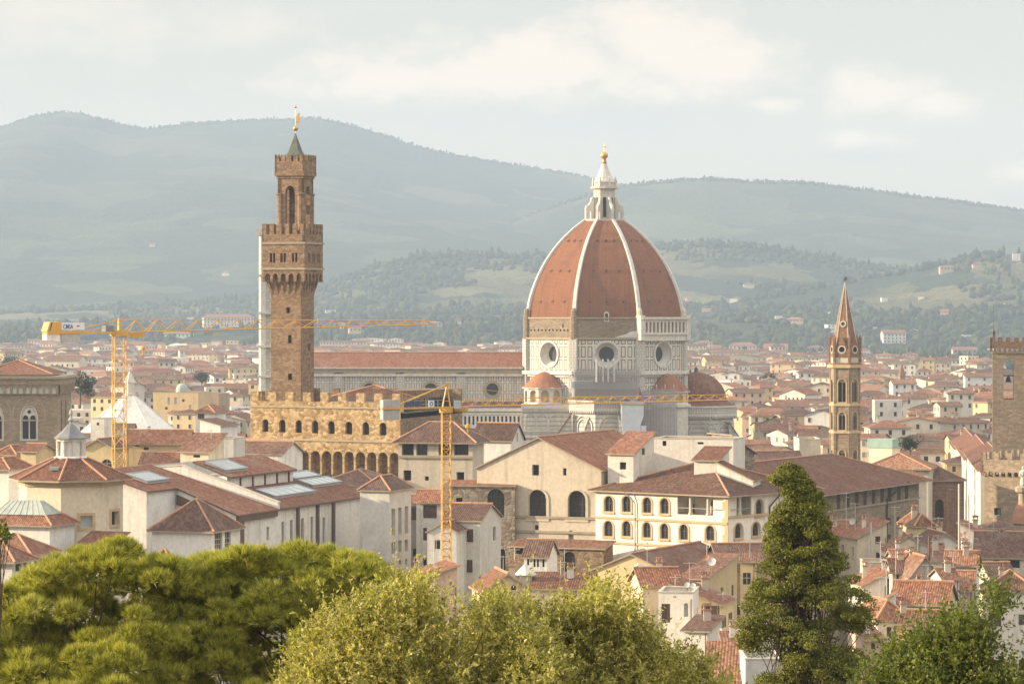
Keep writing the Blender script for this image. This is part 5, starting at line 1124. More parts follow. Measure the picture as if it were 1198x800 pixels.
gh('house', 'grey house with gabled buff end and brown shuttered windows by the crane', 519, 561.5, 470, 16, 608, 'gu', 2.0, pxC=586, wm='greywhite', rm='tile_brown', over=.35, win={'f': [(537.5, 618.5, 548, 633.5, 'os'), (536, 654.5, 547, 669, 'os')], 'r': [(577, 616, 580, 632, 'd')]})
gh('house', 'small lean grey house with low front gable behind the crane mast', 500, 534, 464, 12, 621, 'gv', 1.1, depth=7, wm='greywhite', rm='tile', over=.25, win={'f': [(508.5, 631, 515, 642, 'd')]})
gh('house', 'rough stone house with tile coping and tall arched window', 519, 602, 512, 10, 568, 's_b', .5, depth=7, wm='grey_stone', rm='tile_red', over=.25, win={'f': [(570, 571.5, 590, 605, 'gba'), (533.5, 582, 541, 592, 'd'), (584, 642, 591, 668, 'da')]}, wdepth=.5)
# building with upper loggia right of the castle
rt, fs = gh('house', 'pale house with open roof loggia between castle and gabled church', 466, 553, 600, 12, 514, 'hip', 3.0, pxC=566, wm='buff', rm='tile_brown', over=1.0,
   win={'f': [(470, 516, 484, 532.5, 'd'), (487, 516, 500, 532.5, 'gb'), (513, 516, 529, 532.5, 'd'), (531, 516, 548, 532.5, 'gb'), (472, 550, 481, 562, 'd'), (534, 552, 543, 564, 'd'), (497, 557, 501.5, 562, 'd')]}, wdepth=1.2)
f_ = fs['f']; b = MB(); z = f_.st(510, 534)[1]; b.obox(f_, 0, f_.L, .02, .3, z-.3, z+.15); b.build('string_course_molding', ['stone_trim'], rt)
gh('house', 'white gabled house with dark slit window below the nave arcade', 553, 598, 625, 19, 514, 'gu', 3.0, pxC=613, wm='palewhite', rm='tile_brown', over=.4, win={'r': [(604.5, 506, 606, 517, 'd')]})
# big gable fronted church
rt, fs = gh('church', 'large buff plastered church front with wide gable and arched windows', 558, 703.5, 508, 22, 549, 'gv', 4.9, depth=34, wm='buff', rm='tile_red', over=.35,
   win={'f': [(618.5, 572.5, 639, 606, 'gba'), (664.5, 573.5, 686, 606.5, 'gba'), (622.5, 543.5, 630.5, 556, 'dy'), (658.5, 547.5, 662.5, 556, 'd'), (625.5, 614, 630, 619.5, 'd'), (665, 620, 671, 634, 'ka')]}, wdepth=.6)
f_ = fs['f']
for px, py0 in ((618.5, 572.5), (664.5, 573.5)):
    p = win_poly(f_, (px, py0, px+20.8, py0+33.5, 'a')); b = MB(); ring(b, f_, p, .45, .01, .14); b.build('window_surround', ['buff'], rt)
for py in (605, 622): b = MB(); a0 = f_.st(601, py)[0]; z = f_.st(640, py)[1]; b.obox(f_, a0, f_.L, .01, .2, z-.2, z+.2); b.build('string_course_molding', ['stone_trim'], rt)
rt2, fs2 = gh('house', 'low brown stone building with arched doorway at the foot of the gabled church', 597, 706, 498, 22, 641, 's_b', .8, depth=4.2, wm='brown_stone', rm='tile', over=.4, win={'f': [(659, 645, 673, 670, 'gba'), (604, 641.5, 618, 648, 'd')]}, wdepth=.5)
# bright loggia palace
A, B = W((697, 508)), W((851.5, 492)); zE = Z(577.5, 492)
U = [(707, 580, 717.5, 598), (728, 580, 738, 598.5), (752, 581.5, 762, 599.5), (772.5, 582.5, 782.5, 600.5)]
Lw = [(706.5, 609, 717, 627), (728, 609, 738, 627), (752, 610.5, 761.5, 628.5), (772.5, 612, 782, 630), (795, 613, 805, 631), (825.5, 614.5, 836, 632)]
lp, fs = house('loggia_palace', 'bright cream palace with stone framed arched windows and corner loggia', A, B, 24, zE, 'hip', 4.1, wm='white', rm='tile', over=.9,
   win={'f': [(*q, 'gba+t') for q in U+Lw]+[(706, 638, 717, 644.5, 'da')]+[(792.5, 580, 846.5, 602.5, 'L')], 'r': [(854.5, 580, 879, 603, 'L'), (884, 584, 892.5, 603, 'gba+t'), (859.5, 612, 868, 629, 'gba+t'), (880, 610.5, 888.5, 626.5, 'gba+t')]}, wdepth=.32)
for o in list(lp.children):          # the two loggia openings get a real back room instead of a pane
    if o.name.startswith('window') and len(o.data.polygons) <= 2 and (max(v.co.z for v in o.data.vertices)-min(v.co.z for v in o.data.vertices)) > 2.8 and o.bound_box[0][0]-o.bound_box[6][0] != 0:
        ex = max((a.co-b_.co).length for a in o.data.vertices for b_ in o.data.vertices)
        if ex > 5: bpy.data.objects.remove(o)
for key, q, cols, doors in (('f', (792.5, 580, 846.5, 602.5), (807, 827.5), ((819, 585, 827, 602), (796, 590, 799, 601))), ('r', (854.5, 580, 879, 603), (867,), ((857, 584, 864, 603),))):
    f_ = fs[key]; a0, z0, a1, z1 = f_.rect(*q); b = MB()
    b.face([f_.P(a0-.3, z0, -3), f_.P(a1+.3, z0, -3), f_.P(a1+.3, z1+.6, -3), f_.P(a0-.3, z1+.6, -3)]); b.face([f_.P(a0-.3, z0, -3), f_.P(a0-.3, z0, -.33), f_.P(a0-.3, z1+.6, -.33), f_.P(a0-.3, z1+.6, -3)]); b.face([f_.P(a1+.3, z0, -.33), f_.P(a1+.3, z0, -3), f_.P(a1+.3, z1+.6, -3), f_.P(a1+.3, z1+.6, -.33)]); b.face([f_.P(a0-.3, z0-.01, -.33), f_.P(a1+.3, z0-.01, -.33), f_.P(a1+.3, z0-.01, -3), f_.P(a0-.3, z0-.01, -3)], 1); b.face([f_.P(a0-.3, z1+.55, -.33), f_.P(a1+.3, z1+.55, -.33), f_.P(a1+.3, z1+.55, -3), f_.P(a0-.3, z1+.55, -3)], 1)
    rm_ = b.build('loggia', ['white', 'tan_trim'], lp)
    for px in cols: a = f_.st(px, 590)[0]; c = f_.P(a, 0, -.3); b = MB(); b.lathe(c.x, c.y, [(.42, z0), (.42, z0+.25), (.3, z0+.3), (.26, z1-.4), (.4, z1-.25), (.45, z1)], 10); b.build('column', ['pale_trim'], rm_)
    for d_ in doors: a, zb, c, ze = f_.rect(*d_); a0_ = a; b = MB(); slab(b, f_, P_arch(a, z0, c, min(ze, z1-.3)), [], -2.99, -2.9); b.build('door', ['brown_wood'], rm_)
    b = MB(); b.obox(f_, a0, a1, -.2, -.1, z0+.95, z0+1.05); b.build('rail', ['steel_grey'], rm_)
for key in 'fr':
    f_ = fs[key]
    for py in (605.5, 634.5) if key == 'f' else (605.5,): z = f_.st(700 if key == 'f' else 855, py-1)[1]; b = MB(); b.obox(f_, 0, f_.L, .012, .22, z-.2, z+.15); b.build('string_course_molding', ['tan_trim'], lp)
f_ = fs['f']; b = MB(); out = [(f_.L-.9, 0)]
for i in range(24): z = zE*i/24; z1_ = zE*(i+1)/24; wq = .55 if i % 2 else .95; out += [(f_.L-wq, z), (f_.L-wq, z1_)]
out = [(f_.L+.1, 0)]+[(f_.L+.1, zE-.4)]+list(reversed([p for p in out[1:] if p[1] < zE-.4])); slab(b, f_, out, [], .01, .1); b.build('quoin_edge', ['tan_trim'], lp)
b = MB(); a = f_.st(744, 580)[0]; b.path([f_.P(a-1.5, zE-.3, .9), f_.P(a, zE-2, .25), f_.P(a, 4, .25)], .1, 6); b.build('drain_pipe', ['steel_grey'], lp)
f_ = fs['r']; b = MB(); a = f_.st(899, 590)[0]; b.path([f_.P(a+2.2, zE-.4, .9), f_.P(a, zE-2.4, .25), f_.P(a, 4, .25)], .13, 6); b.build('drain_pipe', ['brown_wood'], lp)
gh('roof_house', 'white rooftop room with red lean-to roof above the loggia palace', 711, 741, 507, 24, 530, 's_b', 3.0, pxC=765, wm='white', rm='tile_red', over=.35, win={'f': [(725, 540.5, 732.5, 549, 'd')], 'r': [(751, 524, 754.5, 532, 's')]})
gh('house', 'plain cream wall block rising behind the loggia palace roof', 764, 858, 524, 16, 516, 'flat', .2, depth=9, wm='white', par=.3, win={'f': [(775, 515.5, 779.5, 521.5, 'd'), (816, 517, 823, 519.5, 'd')]})
gh('house', 'stone building end with three blind arches next to the cream block', 858, 882, 534, -20, 528, 's_l', 2.4, depth=9, wm='grey_stone', rm='tile_brown')
gh('roof_house', 'small white rooftop dormer with red roof over the palace ridge', 812, 839, 503, 20, 537.5, 's_b', 1.7, pxC=853, wm='white', rm='tile_red', over=.4)
gh('roof_house', 'long white sloping dormer on the right hip of the loggia palace', 839, 881, 500, 24, 561, 's_l', 2.6, depth=3.4, wm='white', rm='tile_red', over=.25)
# brown palazzo receding to the right
A, B = Vector((44.5, 560)), Vector((78.6, 627.5)); ups = [(979, 983), (990, 994), (1000, 1004.5), (1010, 1014), (1020, 1024), (1030, 1034), (1039, 1043), (1049.5, 1053.5), (1058.5, 1062.5)]
W1 = [(a, 597.5-(a-979)*.135-19.5, c, 597.5-(a-979)*.135, 's') for a, c in ups]; W2 = [(a-.2, 616-(a-1000)*.1-6.5, a+3.2, 616-(a-1000)*.1, 'd') for a, _ in ups[2:]]; W3 = [(a, 634-(a-1000)*.1-5, a+3, 634-(a-1000)*.1, 'd') for a, _ in ups[2:]]
pb, fs = house('palazzo', 'long brown stone palazzo with tall shuttered windows and broad red hip roof', A, B, 26, Z(573, 580), 'hip', 4.6, wm='sand_stone', rm='tile_red', over=2.2, win={'f': W1+W2+W3})
f_ = fs['f']
for py in (600,): z = Z(py, 580); b = MB(); b.obox(f_, 0, f_.L, .01, .25, z-.2, z+.2); b.build('string_course_molding', ['stone_trim'], pb)
b = MB(); a = f_.st(1036.5, 590)[0]; zE = Z(573, 580); b.path([f_.P(a+7, zE-.3, 2.0), f_.P(a, zE-3.5, .25), f_.P(a, 4, .25)], .15, 6); b.build('drain_pipe', ['brown_wood'], pb)
gh('house', 'wide ribbed brown roof building behind the loggia palace', 850, 946, 700, -12, 553, 'gu', 4.2, depth=16, wm='cream', rm='tile_brown', over=.5)
gh('house', 'red roof strip house at the foot of the spire tower', 925, 992, 705, 8, 549, 'gu', 2.2, depth=9, wm='cream', rm='tile_red')
gh('house', 'hip roofed building with orange tiles behind the brown palazzo', 1012, 1086, 680, 12, 547, 'hip', 2.7, depth=15, wm='cream', rm='tile_orange', over=.8)
gh('house', 'flat topped cream building below the green scaffold sheets', 935, 960, 730, 0, 517, 'flat', .1, depth=14, wm='cream')
gh('house', 'narrow cream house wedged between palazzo corner and brick church', 1074, 1084, 640, -10, 560, 's_b', 1.0, depth=10, wm='cream', rm='tile_red')
gh('brick_church', 'dark brick church apse with arched window beside the narrow street', 1086, 1128, 690, -18, 561, 'hip', 2.6, depth=26, wm='brick', rm='tile_brown', over=.4, win={'f': [(1094, 584, 1104, 606, 'da')]}, wdepth=.5)
b = MB(); f_ = Fac(W((1108, 672)), W((1112, 670))); slab(b, f_, P_rect(0, 0, f_.L, Z(572, 672)), [], -1.0, 0); bt_ = b.build('buttress', ['brick']); tag(bt_, 'slim brick buttress pier standing against the dark brick church', 'buttress')
for nm, lab, a, c, ya, yb, ev, wm_ in (('town_house', 'sunlit cream street house facing the brick church', 1131, 1147, 860, 764, 549, 'white'), ('town_house', 'grey street house with long shaded side next to the crenellated palace', 1119, 1131, 960, 862, 536, 'greywhite'), ('town_house', 'ochre roofed street house at the far end of the narrow street', 1108, 1119, 1060, 962, 524, 'cream')):
    A, B = W((a, ya)), W((c, yb)); fq = Fac(A, B); ws = []
    for r_i in range(4):
        for k in range(4):
            t0 = (k+.3)*fq.L/4; z = Z(ev, yb)-3.2-3.6*r_i; p0 = fq.P(t0, z); p1 = fq.P(t0+1.6, z+2); ws.append((CX+F*p0.x/p0.y, HY+F*(H-p1.z)/p0.y, CX+F*p1.x/p1.y, HY+F*(H-p0.z)/p0.y, 's'))
    house(nm, lab, A, B, 11, Z(ev, yb), 'gu', 2.6, wm=wm_, rm='tile_red', over=.8, win={'f': ws})
# houses below on the right
LB_ = [
 ('house', 'cream house with tall flue pipes and sloping red roof below the palazzo', 1003, 1037.5, 520, -14, 628, 's_r', 2.4, 9, 'cream', 'tile_red', [(1024, 627, 1030, 636, 's'), (1025, 646, 1030, 655, 'd')]),
 ('house', 'broad red roof house partly hidden by the conifer top', 962, 1004, 528, -14, 626, 'gu', 2.0, 10, 'cream', 'tile_red', []),
 ('house', 'little cream house with green door under a chimney stack', 1050, 1076, 512, 0, 634, 'gv', 1.1, 8, 'cream', 'tile_red', [(1057, 643, 1064, 652, 'sG')]),
 ('house', 'ochre house with projecting red eaves beneath the brown palazzo corner', 1071, 1093, 540, -12, 613, 'hip', 1.6, 8, 'yellow', 'tile_red', [(1079, 624, 1086, 632, 'g')]),
 ('house', 'pale gable house with wide dark framed window', 1089, 1123, 505, -8, 635, 'gv', 1.5, 10, 'white', 'tile_brown', [(1096.5, 636, 1103, 643, 'gb+')]),
 ('house', 'white house with long red roof falling to the right by red dishes', 1122, 1160, 520, 14, 630, 's_l', 2.4, 9, 'white', 'tile_red', [(1130, 636, 1133, 641, 'd')]),
 ('house', 'wide house with dark red roof and veranda openings at right edge', 1141, 1215, 500, 10, 651, 'gu', 3.4, 12, 'cream', 'tile_brown', [(1162, 655, 1169, 664, 'd'), (1180, 655, 1193, 664, 'd')]),
 ('house', 'white rooftop house with rough orange tile roof and glazed door', 1106, 1142.5, 470, 12, 660, 'gu', 1.7, 6, 'white', 'tile_orange', [(1112, 661, 1117, 676, 'gb')]),
 ('house', 'weathered grey gable house with one small window', 1066, 1098, 462, -10, 672, 'gv', 2.6, 10, 'dirtygrey', 'tile', [(1071, 672, 1076, 679, 's')]),
 ('house', 'low house with dark tile roof and red satellite dish', 1044, 1068, 466, 0, 668, 'gu', 1.6, 7, 'cream', 'tile', [(1048, 670, 1052, 680, 'sG')]),
 ('house', 'plain white wall house behind the weathered grey gable', 1074, 1108, 486, 0, 656, 's_b', .6, 7, 'white', 'tile_brown', []),
 ('house', 'small terrace house with ochre door and plants on its roof', 1012, 1041, 485, 0, 663, 'flat', .1, 8, 'cream', 'tile', [(1018, 664, 1023, 671, 'd')]),
 ('house', 'white wedge shaped house end beside the dark conifer', 1010, 1038, 452, -8, 684, 's_r', 1.6, 9, 'white', 'tile_red', []),
 ('house', 'cream house under a long mottled red roof with a white gutter', 1043, 1107, 440, 16, 706, 'gu', 2.6, 9, 'yellow', 'tile_red', [(1092, 707, 1097, 716, 'sG')]),
 ('house', 'white house with bright orange roof and three brown windows by the conifer', 1027, 1064, 405, -14, 722, 'hip', 1.9, 9, 'white', 'tile_orange', [(1037.5, 733, 1043, 744, 's'), (1046, 731, 1049, 741, 's'), (1052, 730, 1058, 740, 's')]),
 ('house', 'cream walled house with square chimney pier above the broadleaf tree', 1061, 1103, 392, 12, 733, 'gu', 1.6, 8, 'yellow', 'tile_red', []),
 ('house', 'house with crumbling orange roof behind the broadleaf crown', 1097, 1138, 455, 8, 689, 'gu', 2.2, 8, 'pink', 'tile_orange', []),
 ('house', 'white house mostly behind the broadleaf tree with dark roof', 1150, 1215, 460, 8, 690, 'hip', 2.4, 9, 'white', 'tile', [(1176, 700, 1183, 709, 'g')]),
 ('house', 'low pink house under the white orange roofed one', 1012, 1034, 396, -10, 747, 's_b', 1.2, 7, 'pink', 'tile', [(1019, 752, 1024, 759, 's')]),
 ('house', 'white plastered shed with brown roof left of the red roofed strip', 1036, 1050, 500, 0, 645, 's_b', .8, 6, 'white', 'tile_red', []),
 ('roof_house', 'tiny white roof room with orange tiles behind the weathered grey gable', 1046, 1062, 474, -8, 652, 'gu', 1.0, 4, 'white', 'tile_orange', []),
 ('roof_house', 'small cream roof room beside the plain white wall house', 1088, 1103, 500, 6, 646, 's_b', .8, 4, 'cream', 'tile_red', []),
 ('house', 'slim white house rising between the mottled red roof and the white rooftop house', 1104, 1122, 452, -10, 676, 'gu', 1.1, 6, 'white', 'tile', []),
 ('roof_house', 'white attic box with slanted roof above the bright orange roofed house', 1030, 1046, 420, 10, 702, 's_r', .9, 4, 'white', 'tile_red', []),
 ('house', 'narrow yellow house squeezed beside the cream walled chimney pier house', 1048, 1064, 398, 14, 728, 'gu', 1.2, 6, 'yellow', 'tile', []),
 ('house', 'small white gable beside the dark roofed veranda house', 1126, 1146, 492, -12, 652, 'gv', 1.1, 6, 'white', 'tile_red', []),
 ('house', 'pale house corner with a low roof before the plants terrace house', 1018, 1038, 470, 12, 674, 's_b', 1.0, 5, 'palewhite', 'tile_red', []),
 ('house', 'cream house with brown roof under the wide dark red roof', 1158, 1186, 478, -6, 672, 'gu', 1.5, 7, 'cream', 'tile_brown', []),
 ('roof_house', 'small yellow roof room on the long ochre balcony house', 866, 884, 464, 6, 656, 's_b', .8, 4, 'yellow', 'tile', []),
 ('house', 'low white house end above the flat white roof terrace', 822, 850, 412, -10, 728, 's_r', 1.1, 6, 'white', 'tile', []),
 # bottom centre
 ('house', 'yellow house with very wide low gable facing the olive tree', 676, 802, 455, 25, 677, 'gv', 3.3, 26, 'yellow', 'tile', []),
 ('house', 'tall ochre house with red roof and dishes in the lower middle', 796, 826, 432, 24, 676, 's_b', 2.4, 12, 'yellow', 'tile', []),
 ('house', 'long ochre balcony house behind satellite dishes with brown shutters', 846, 910, 470, -8, 664, 'gu', 3.0, 14, 'ochre', 'tile_brown', [(856, 678, 862, 698, 's'), (870, 678, 876, 698, 's'), (884, 678, 890, 698, 's'), (898, 678, 904, 698, 's')]),
 ('house', 'flat roofed terrace block with skylights in front of the loggia palace', 757, 850, 500, 8, 659, 's_b', 2.6, 11, 'cream', 'tile_brown', []),
 ('house', 'brown roof house tucked behind the conifer crown', 838, 915, 520, 10, 645, 'gu', 2.6, 10, 'cream', 'tile_brown', []),
 ('house', 'ochre house with one tall shuttered window and sloping red roof', 786, 843, 402, 14, 706, 's_l', 2.3, 9, 'yellow', 'tile_red', [(825.5, 708, 834, 721, 'os')]),
 ('house', 'white terrace house with rounded corner tower and red door', 770, 811, 392, 8, 699, 'flat', .1, 8, 'white', 'tile', [(774, 706, 784, 728, 's'), (800, 705, 805, 721, 'ka')]),
 ('house', 'small white house with a red lean-to roof and air conditioners', 800, 828, 384, 20, 737, 's_b', 1.2, 6, 'white', 'tile_brown', []),
 ('house', 'red tile roof house hidden behind olive sprays', 752, 798, 410, -8, 684, 'gu', 1.8, 9, 'cream', 'tile_red', []),
 ('house', 'pale low house with tiled roof edge in the bottom row', 850, 884, 352, 0, 760, 's_b', 1.2, 8, 'yellow', 'tile_red', []),
 ('house', 'orange tiled roof house at the bottom edge beside a pale chimney wall', 826, 880, 330, 6, 800, 's_b', 3.2, 10, 'yellow', 'tile_orange', []),
 ('house', 'blue grey walled house corner at bottom edge below the conifer', 872, 915, 326, 0, 778, 'flat', .1, 8, 'greywhite', 'tile', []),
 ('house', 'flat white roof terrace below the ochre balcony house', 826, 905, 400, 0, 745, 'flat', .1, 12, 'white', 'tile', []),
 ('house', 'small house with cream gable and red round window behind the twigs', 566, 622, 400, -10, 690, 'gv', 2.0, 9, 'yellow', 'tile_red', [(598, 684, 604, 690, 'da')]),
 ('house', 'long red roof house between two treetops', 470, 535, 425, -16, 684, 's_r', 2.4, 8, 'pink', 'tile_red', []),
 ('house', 'pale low house wall behind the olive twigs', 620, 690, 420, 6, 688, 's_b', 1.4, 8, 'cream', 'tile_red', []),
]
for nm, lab, a, c, Y, dg, ev, kd, rs_, dp, wm_, rm_, ws in LB_:
    rt, fs = gh(nm, lab, a, c, Y, dg, ev, kd, rs_, depth=dp, wm=wm_, rm=rm_, over=.4, win={'f': ws}, extra=random.Random(lab))
    f_ = fs['f']; b = MB(); q = f_.P(f_.L-.25, 0, .12); b.tube((q.x, q.y, 0), (q.x, q.y, Z(ev, Y)-.15), .06, n=5); b.build('drain_pipe', ['pipe_brown'], rt)
    if rnd.random() < .55 and Y > 390 and kd != 'flat':
        q = f_.P(f_.L*rnd.uniform(.15, .85), 0, -dp*.5); zr = Z(ev, Y)+rs_*.6; hh = rnd.uniform(2.4, 4.5); ae = thing('aerial', 'thin tv aerial rising from the '+' '.join(lab.split()[:8]), 'aerial', (q.x, q.y, zr)); b = MB(); b.tube((q.x, q.y, zr-1), (q.x, q.y, zr+hh), .04, n=5)
        b.build('pole', ['antenna_grey'], ae); b = MB(); b.tube((q.x-.8, q.y, zr+hh-.15), (q.x+.8, q.y, zr+hh-.15), .03, n=4)
        for k in range(6): b.tube((q.x-.7+.28*k, q.y-.25, zr+hh-.15), (q.x-.7+.28*k, q.y+.25, zr+hh-.15), .018, n=4)
        b.build('comb_frame', ['antenna_grey'], ae)
    if rnd.random() < .6 and kd != 'flat':
        f_ = fs['f']; q = f_.P(f_.L*rnd.uniform(.25, .75), 0, -dp*rnd.uniform(.3, .7)); zr = Z(ev, Y)+rs_*.5; chimney(rt, q.x, q.y, zr-.8, zr+1.4, rnd.uniform(.6, 1.0), rnd.choice(['buff', 'cream', 'white']))
tb_ = [o for o in COL.objects if o.get('label', '').startswith('flat roofed terrace')][0]; tb_['label'] = 'low brown roofed block with rooftop skylights in front of the loggia palace'
for px, py, Y, w_, d_, mt in ((778, 645, 506, 3.2, 2.2, 'sky_glass'), (804, 652, 503, 2.4, 1.6, 'sky_glass'), (842, 645, 507, 2.8, 1.8, 'sky_glass'), (765, 650, 503, 1.8, 1.2, 'cream'), (822, 643, 509, 1.6, 1.4, 'tan')):
    b = MB(); x, z = X(px, Y), Z(py, Y); b.box(x-w_/2, x+w_/2, Y-d_/2, Y+d_/2, z-1.6, z, 1); b.face([(x-w_/2+.1, Y-d_/2+.1, z+.03), (x+w_/2-.1, Y-d_/2+.1, z+.03), (x+w_/2-.1, Y+d_/2-.1, z+.25), (x-w_/2+.1, Y+d_/2-.1, z+.25)]); b.build('skylight' if mt == 'sky_glass' else 'roof_box', [mt, 'greywhite' if mt == 'sky_glass' else mt], tb_)
rt, fs = gh('chapel', 'small white chapel like house with row of slit windows', 613, 640, 445, 14, 650, 'gu', 2.0, pxC=652, wm='palewhite', rm='tile_brown', over=.35, win={'f': [(616.5, 652, 619, 661, 'd'), (624, 652, 626.5, 663, 'd'), (628, 652, 630.5, 663, 'd'), (634.5, 652, 637, 663, 'd')]})
kq = thing('kiosk', 'little grey pyramid roofed roof kiosk beside the white chapel', 'kiosk', (X(614, 425), 425, 0)); b = MB(); b.box(X(608, 425), X(622, 425), 424, 426.5, 15, Z(671, 425)); b.build('wall', ['dirtygrey'], kq); b = MB(); b.cone(ngon(X(615, 425), 425.2, 1.5, 8), Z(672, 425), (X(614, 425), 425.2, Z(659, 425))); b.build('roof', ['greywhite'], kq)
dm_ = thing('roof_lantern', 'grey domed roof skylight above the tiles by the white terrace house', 'skylight', (X(748, 420), 420, 0)); b = MB(); b.lathe(X(748, 420), 420, [(.95, 15), (.95, Z(672, 420)), (1.1, Z(671, 420)), (.8, Z(663, 420)), (.35, Z(659, 420)), (0, Z(657, 420))], 10); b.build('dome', ['sky_glass'], dm_)
# aerials, dishes, flues on the roofs
AER = [(1019, 611, 655, 515, 'white flue pipe'), (1030, 632, 660, 490, 'thin aerial'), (1047, 591, 640, 505, 'tall aerial with a bracket'), (1074, 625, 665, 490, 'short pale mast'), (1087, 626, 668, 470, 'dark brown chimney pole'), (1122, 566, 650, 474, 'tall pole with white base'), (1134, 606, 640, 500, 'comb aerial'), (990, 575, 628, 530, 'aerial beside a white dish'), (1037, 660, 712, 442, 'mast'), (1048, 640, 690, 455, 'mast with crossbar'), (1083, 690, 712, 430, 'thin pole'), (846, 692, 745, 405, 'pale pole'), (827, 630, 668, 460, 'aerial'), (508, 640, 680, 420, 'white cross aerial'), (602, 640, 690, 418, 'double crossbar aerial'), (656, 655, 690, 425, 'twiggy aerial'), (1090, 605, 640, 530, 'antenna with wide comb'), (247, 502, 525, 565, 'roof mast'), (790, 672, 706, 402, 'roof pole')]
WHERE = ['over the cream house below the palazzo', 'above the terrace plants', 'before the brown palazzo wall', 'on the little cream house', 'in front of the white wall house', 'beside the white rooftop house', 'on the long red roof by red dishes', 'next to the conifer top', 'on the low dark roof', 'beside the weathered grey gable', 'over the mottled red roof', 'against the ochre balcony house', 'among the skylights', 'before the smaller crane mast', 'left of the white chapel', 'right of the white chapel', 'on the ochre house', 'behind the gallery skylights', 'over the ochre shuttered house']
for (px, y0, y1, Y, lab), wh in zip(AER, WHERE):
    x = X(px, Y); z0, z1 = Z(y1, Y), Z(y0, Y); t = thing('aerial', f'{lab} {wh}', 'aerial', (x, Y, z0)); b = MB(); thick = .16 if 'flue' in lab or 'chimney' in lab or 'white base' in lab else .055
    b.tube((x, Y, z0-1.5), (x, Y, z1), thick, n=6); b.build('pole', ['pipe_brown' if 'brown' in lab else 'antenna_grey'], t)
    if thick < .1:
        b = MB(); b.tube((x-.7, Y, z1-.3), (x+.7, Y, z1-.3), .035, n=4); b.tube((x, Y, z1-.9), (x+.5, Y+.4, z1-.9), .035, n=4)
        for k in range(5): b.tube((x-.6+.3*k, Y-.28, z1-.3), (x-.6+.3*k, Y+.28, z1-.3), .02, n=4)
        b.build('comb_frame', ['antenna_grey'], t)
    elif 'base' in lab: b = MB(); b.lathe(x, Y, [(.5, z0-1), (.5, z0+.4), (.2, z0+.6)], 8); b.build('base', ['dish_white'], t)
for px, py, Y, r, mt, lab in ((997.5, 610, 528, .75, 'dish_white', 'white satellite dish before the brown palazzo wall'), (1055, 676, 462, .62, 'terracotta', 'red satellite dish on the low dark roofed house'), (1123.5, 625.5, 516, .55, 'terracotta', 'red satellite dish on the white sloping roof house, lower one'), (1129.5, 624, 517, .5, 'terracotta', 'red satellite dish on the white sloping roof house, upper one'), (833, 657, 428, .8, 'dish_white', 'pale satellite dish on the tall ochre house'), (827, 652, 431, .55, 'terracotta', 'reddish satellite dish behind the pale one'), (811, 685, 399, .5, 'dish_white', 'white satellite dish above the ochre shuttered house'), (804, 684, 400, .5, 'dish_white', 'white air unit dish left of its neighbour above the shuttered house'), (842, 737, 384, .42, 'dish_white', 'small white dish by the flat white terrace'), (748, 635, 520, .55, 'dish_white', 'grey dish below the loggia palace windows'), (221, 522, 640, .7, 'dish_white', 'white dish on the yellow house roof behind the gallery skylights')):
    r *= .72; x, z = X(px, Y), Z(py, Y); t = thing('satellite_dish', lab, 'satellite dish', (x, Y, z-r)); b = MB(); nrm = Vector((-.25, -.85, .35)).normalized(); a = nrm.orthogonal().normalized(); c = nrm.cross(a); o = Vector((x, Y, z)); pts = [o]; fcs = []
    for j in (1, 2, 3):
        for i in range(14): th_ = 2*math.pi*i/14; rr = r*j/3; pts.append(o+(a*math.cos(th_)+c*math.sin(th_))*rr+nrm*(.28*r*(j/3)**2))
    fcs += [(0, 1+i, 1+(i+1) % 14) for i in range(14)]+[(1+14*j+i, 15+14*j+i, 15+14*j+(i+1) % 14, 1+14*j+(i+1) % 14) for j in (0, 1) for i in range(14)]; b.idx(pts, fcs); b.build('dish', [mt], t, smooth=True)
    b = MB(); b.tube((x, Y+.1, z-r-1.2), (x, Y+.1, z), .05, n=5); b.tube(o, o+nrm*r*.8, .025, n=4); b.build('mount_frame', ['steel_grey'], t)
# ------------------------------------------------------------------ the city plain: every visible house a thing, the rest one mass
NC = 1300; OFFC = 50
def cols(x0, x1): return max(0, int(x0+OFFC)), min(NC, int(math.ceil(x1+OFFC)))
occ = []
for o in list(COL.objects):
    if o.type != 'MESH' or o.get('kind') or not len(o.data.vertices): continue
    q = o
    while q.parent: q = q.parent
    if q.get('category') in ('crane', 'aerial', 'satellite dish', 'scaffold'): continue
    off = WLOC[q.name]; n = len(o.data.vertices); co = np.empty(n*3, np.float32); o.data.vertices.foreach_get('co', co); co = co.reshape(-1, 3)+np.array(off)
    px = CX+F*co[:, 0]/co[:, 1]; py = HY+F*(H-co[:, 2])/co[:, 1]
    for p in o.data.polygons:
        v = list(p.vertices); x0, x1 = px[v].min(), px[v].max()
        if x1 < -40 or x0 > 1240: continue
        occ.append((float(co[v, 1].max()), float(x0), float(x1), float(np.sort(py[v])[:2].mean())))
occ += [(60, 345, 860, 705), (88, -40, 470, 660), (130, 890, 1000, 600), (70, 1100, 1240, 720)]
occ.sort()
ZONES = [(-45, 56, 600, 1090), (-150, 85, 1085, 1235), (-60, 0, 630, 730), (-150, -112, 835, 900), (X(152, 1250)-26, X(152, 1250)+26, 1222, 1280), (cxs-7, cxs+7, 790, 812), (100, 140, 735, 800), (-85, -15, 495, 600), (-25, 60, 490, 640), (30, 95, 545, 720), (95, 118, 690, 1000)]
cand = []; Yc = 640.0; cr = random.Random(21)
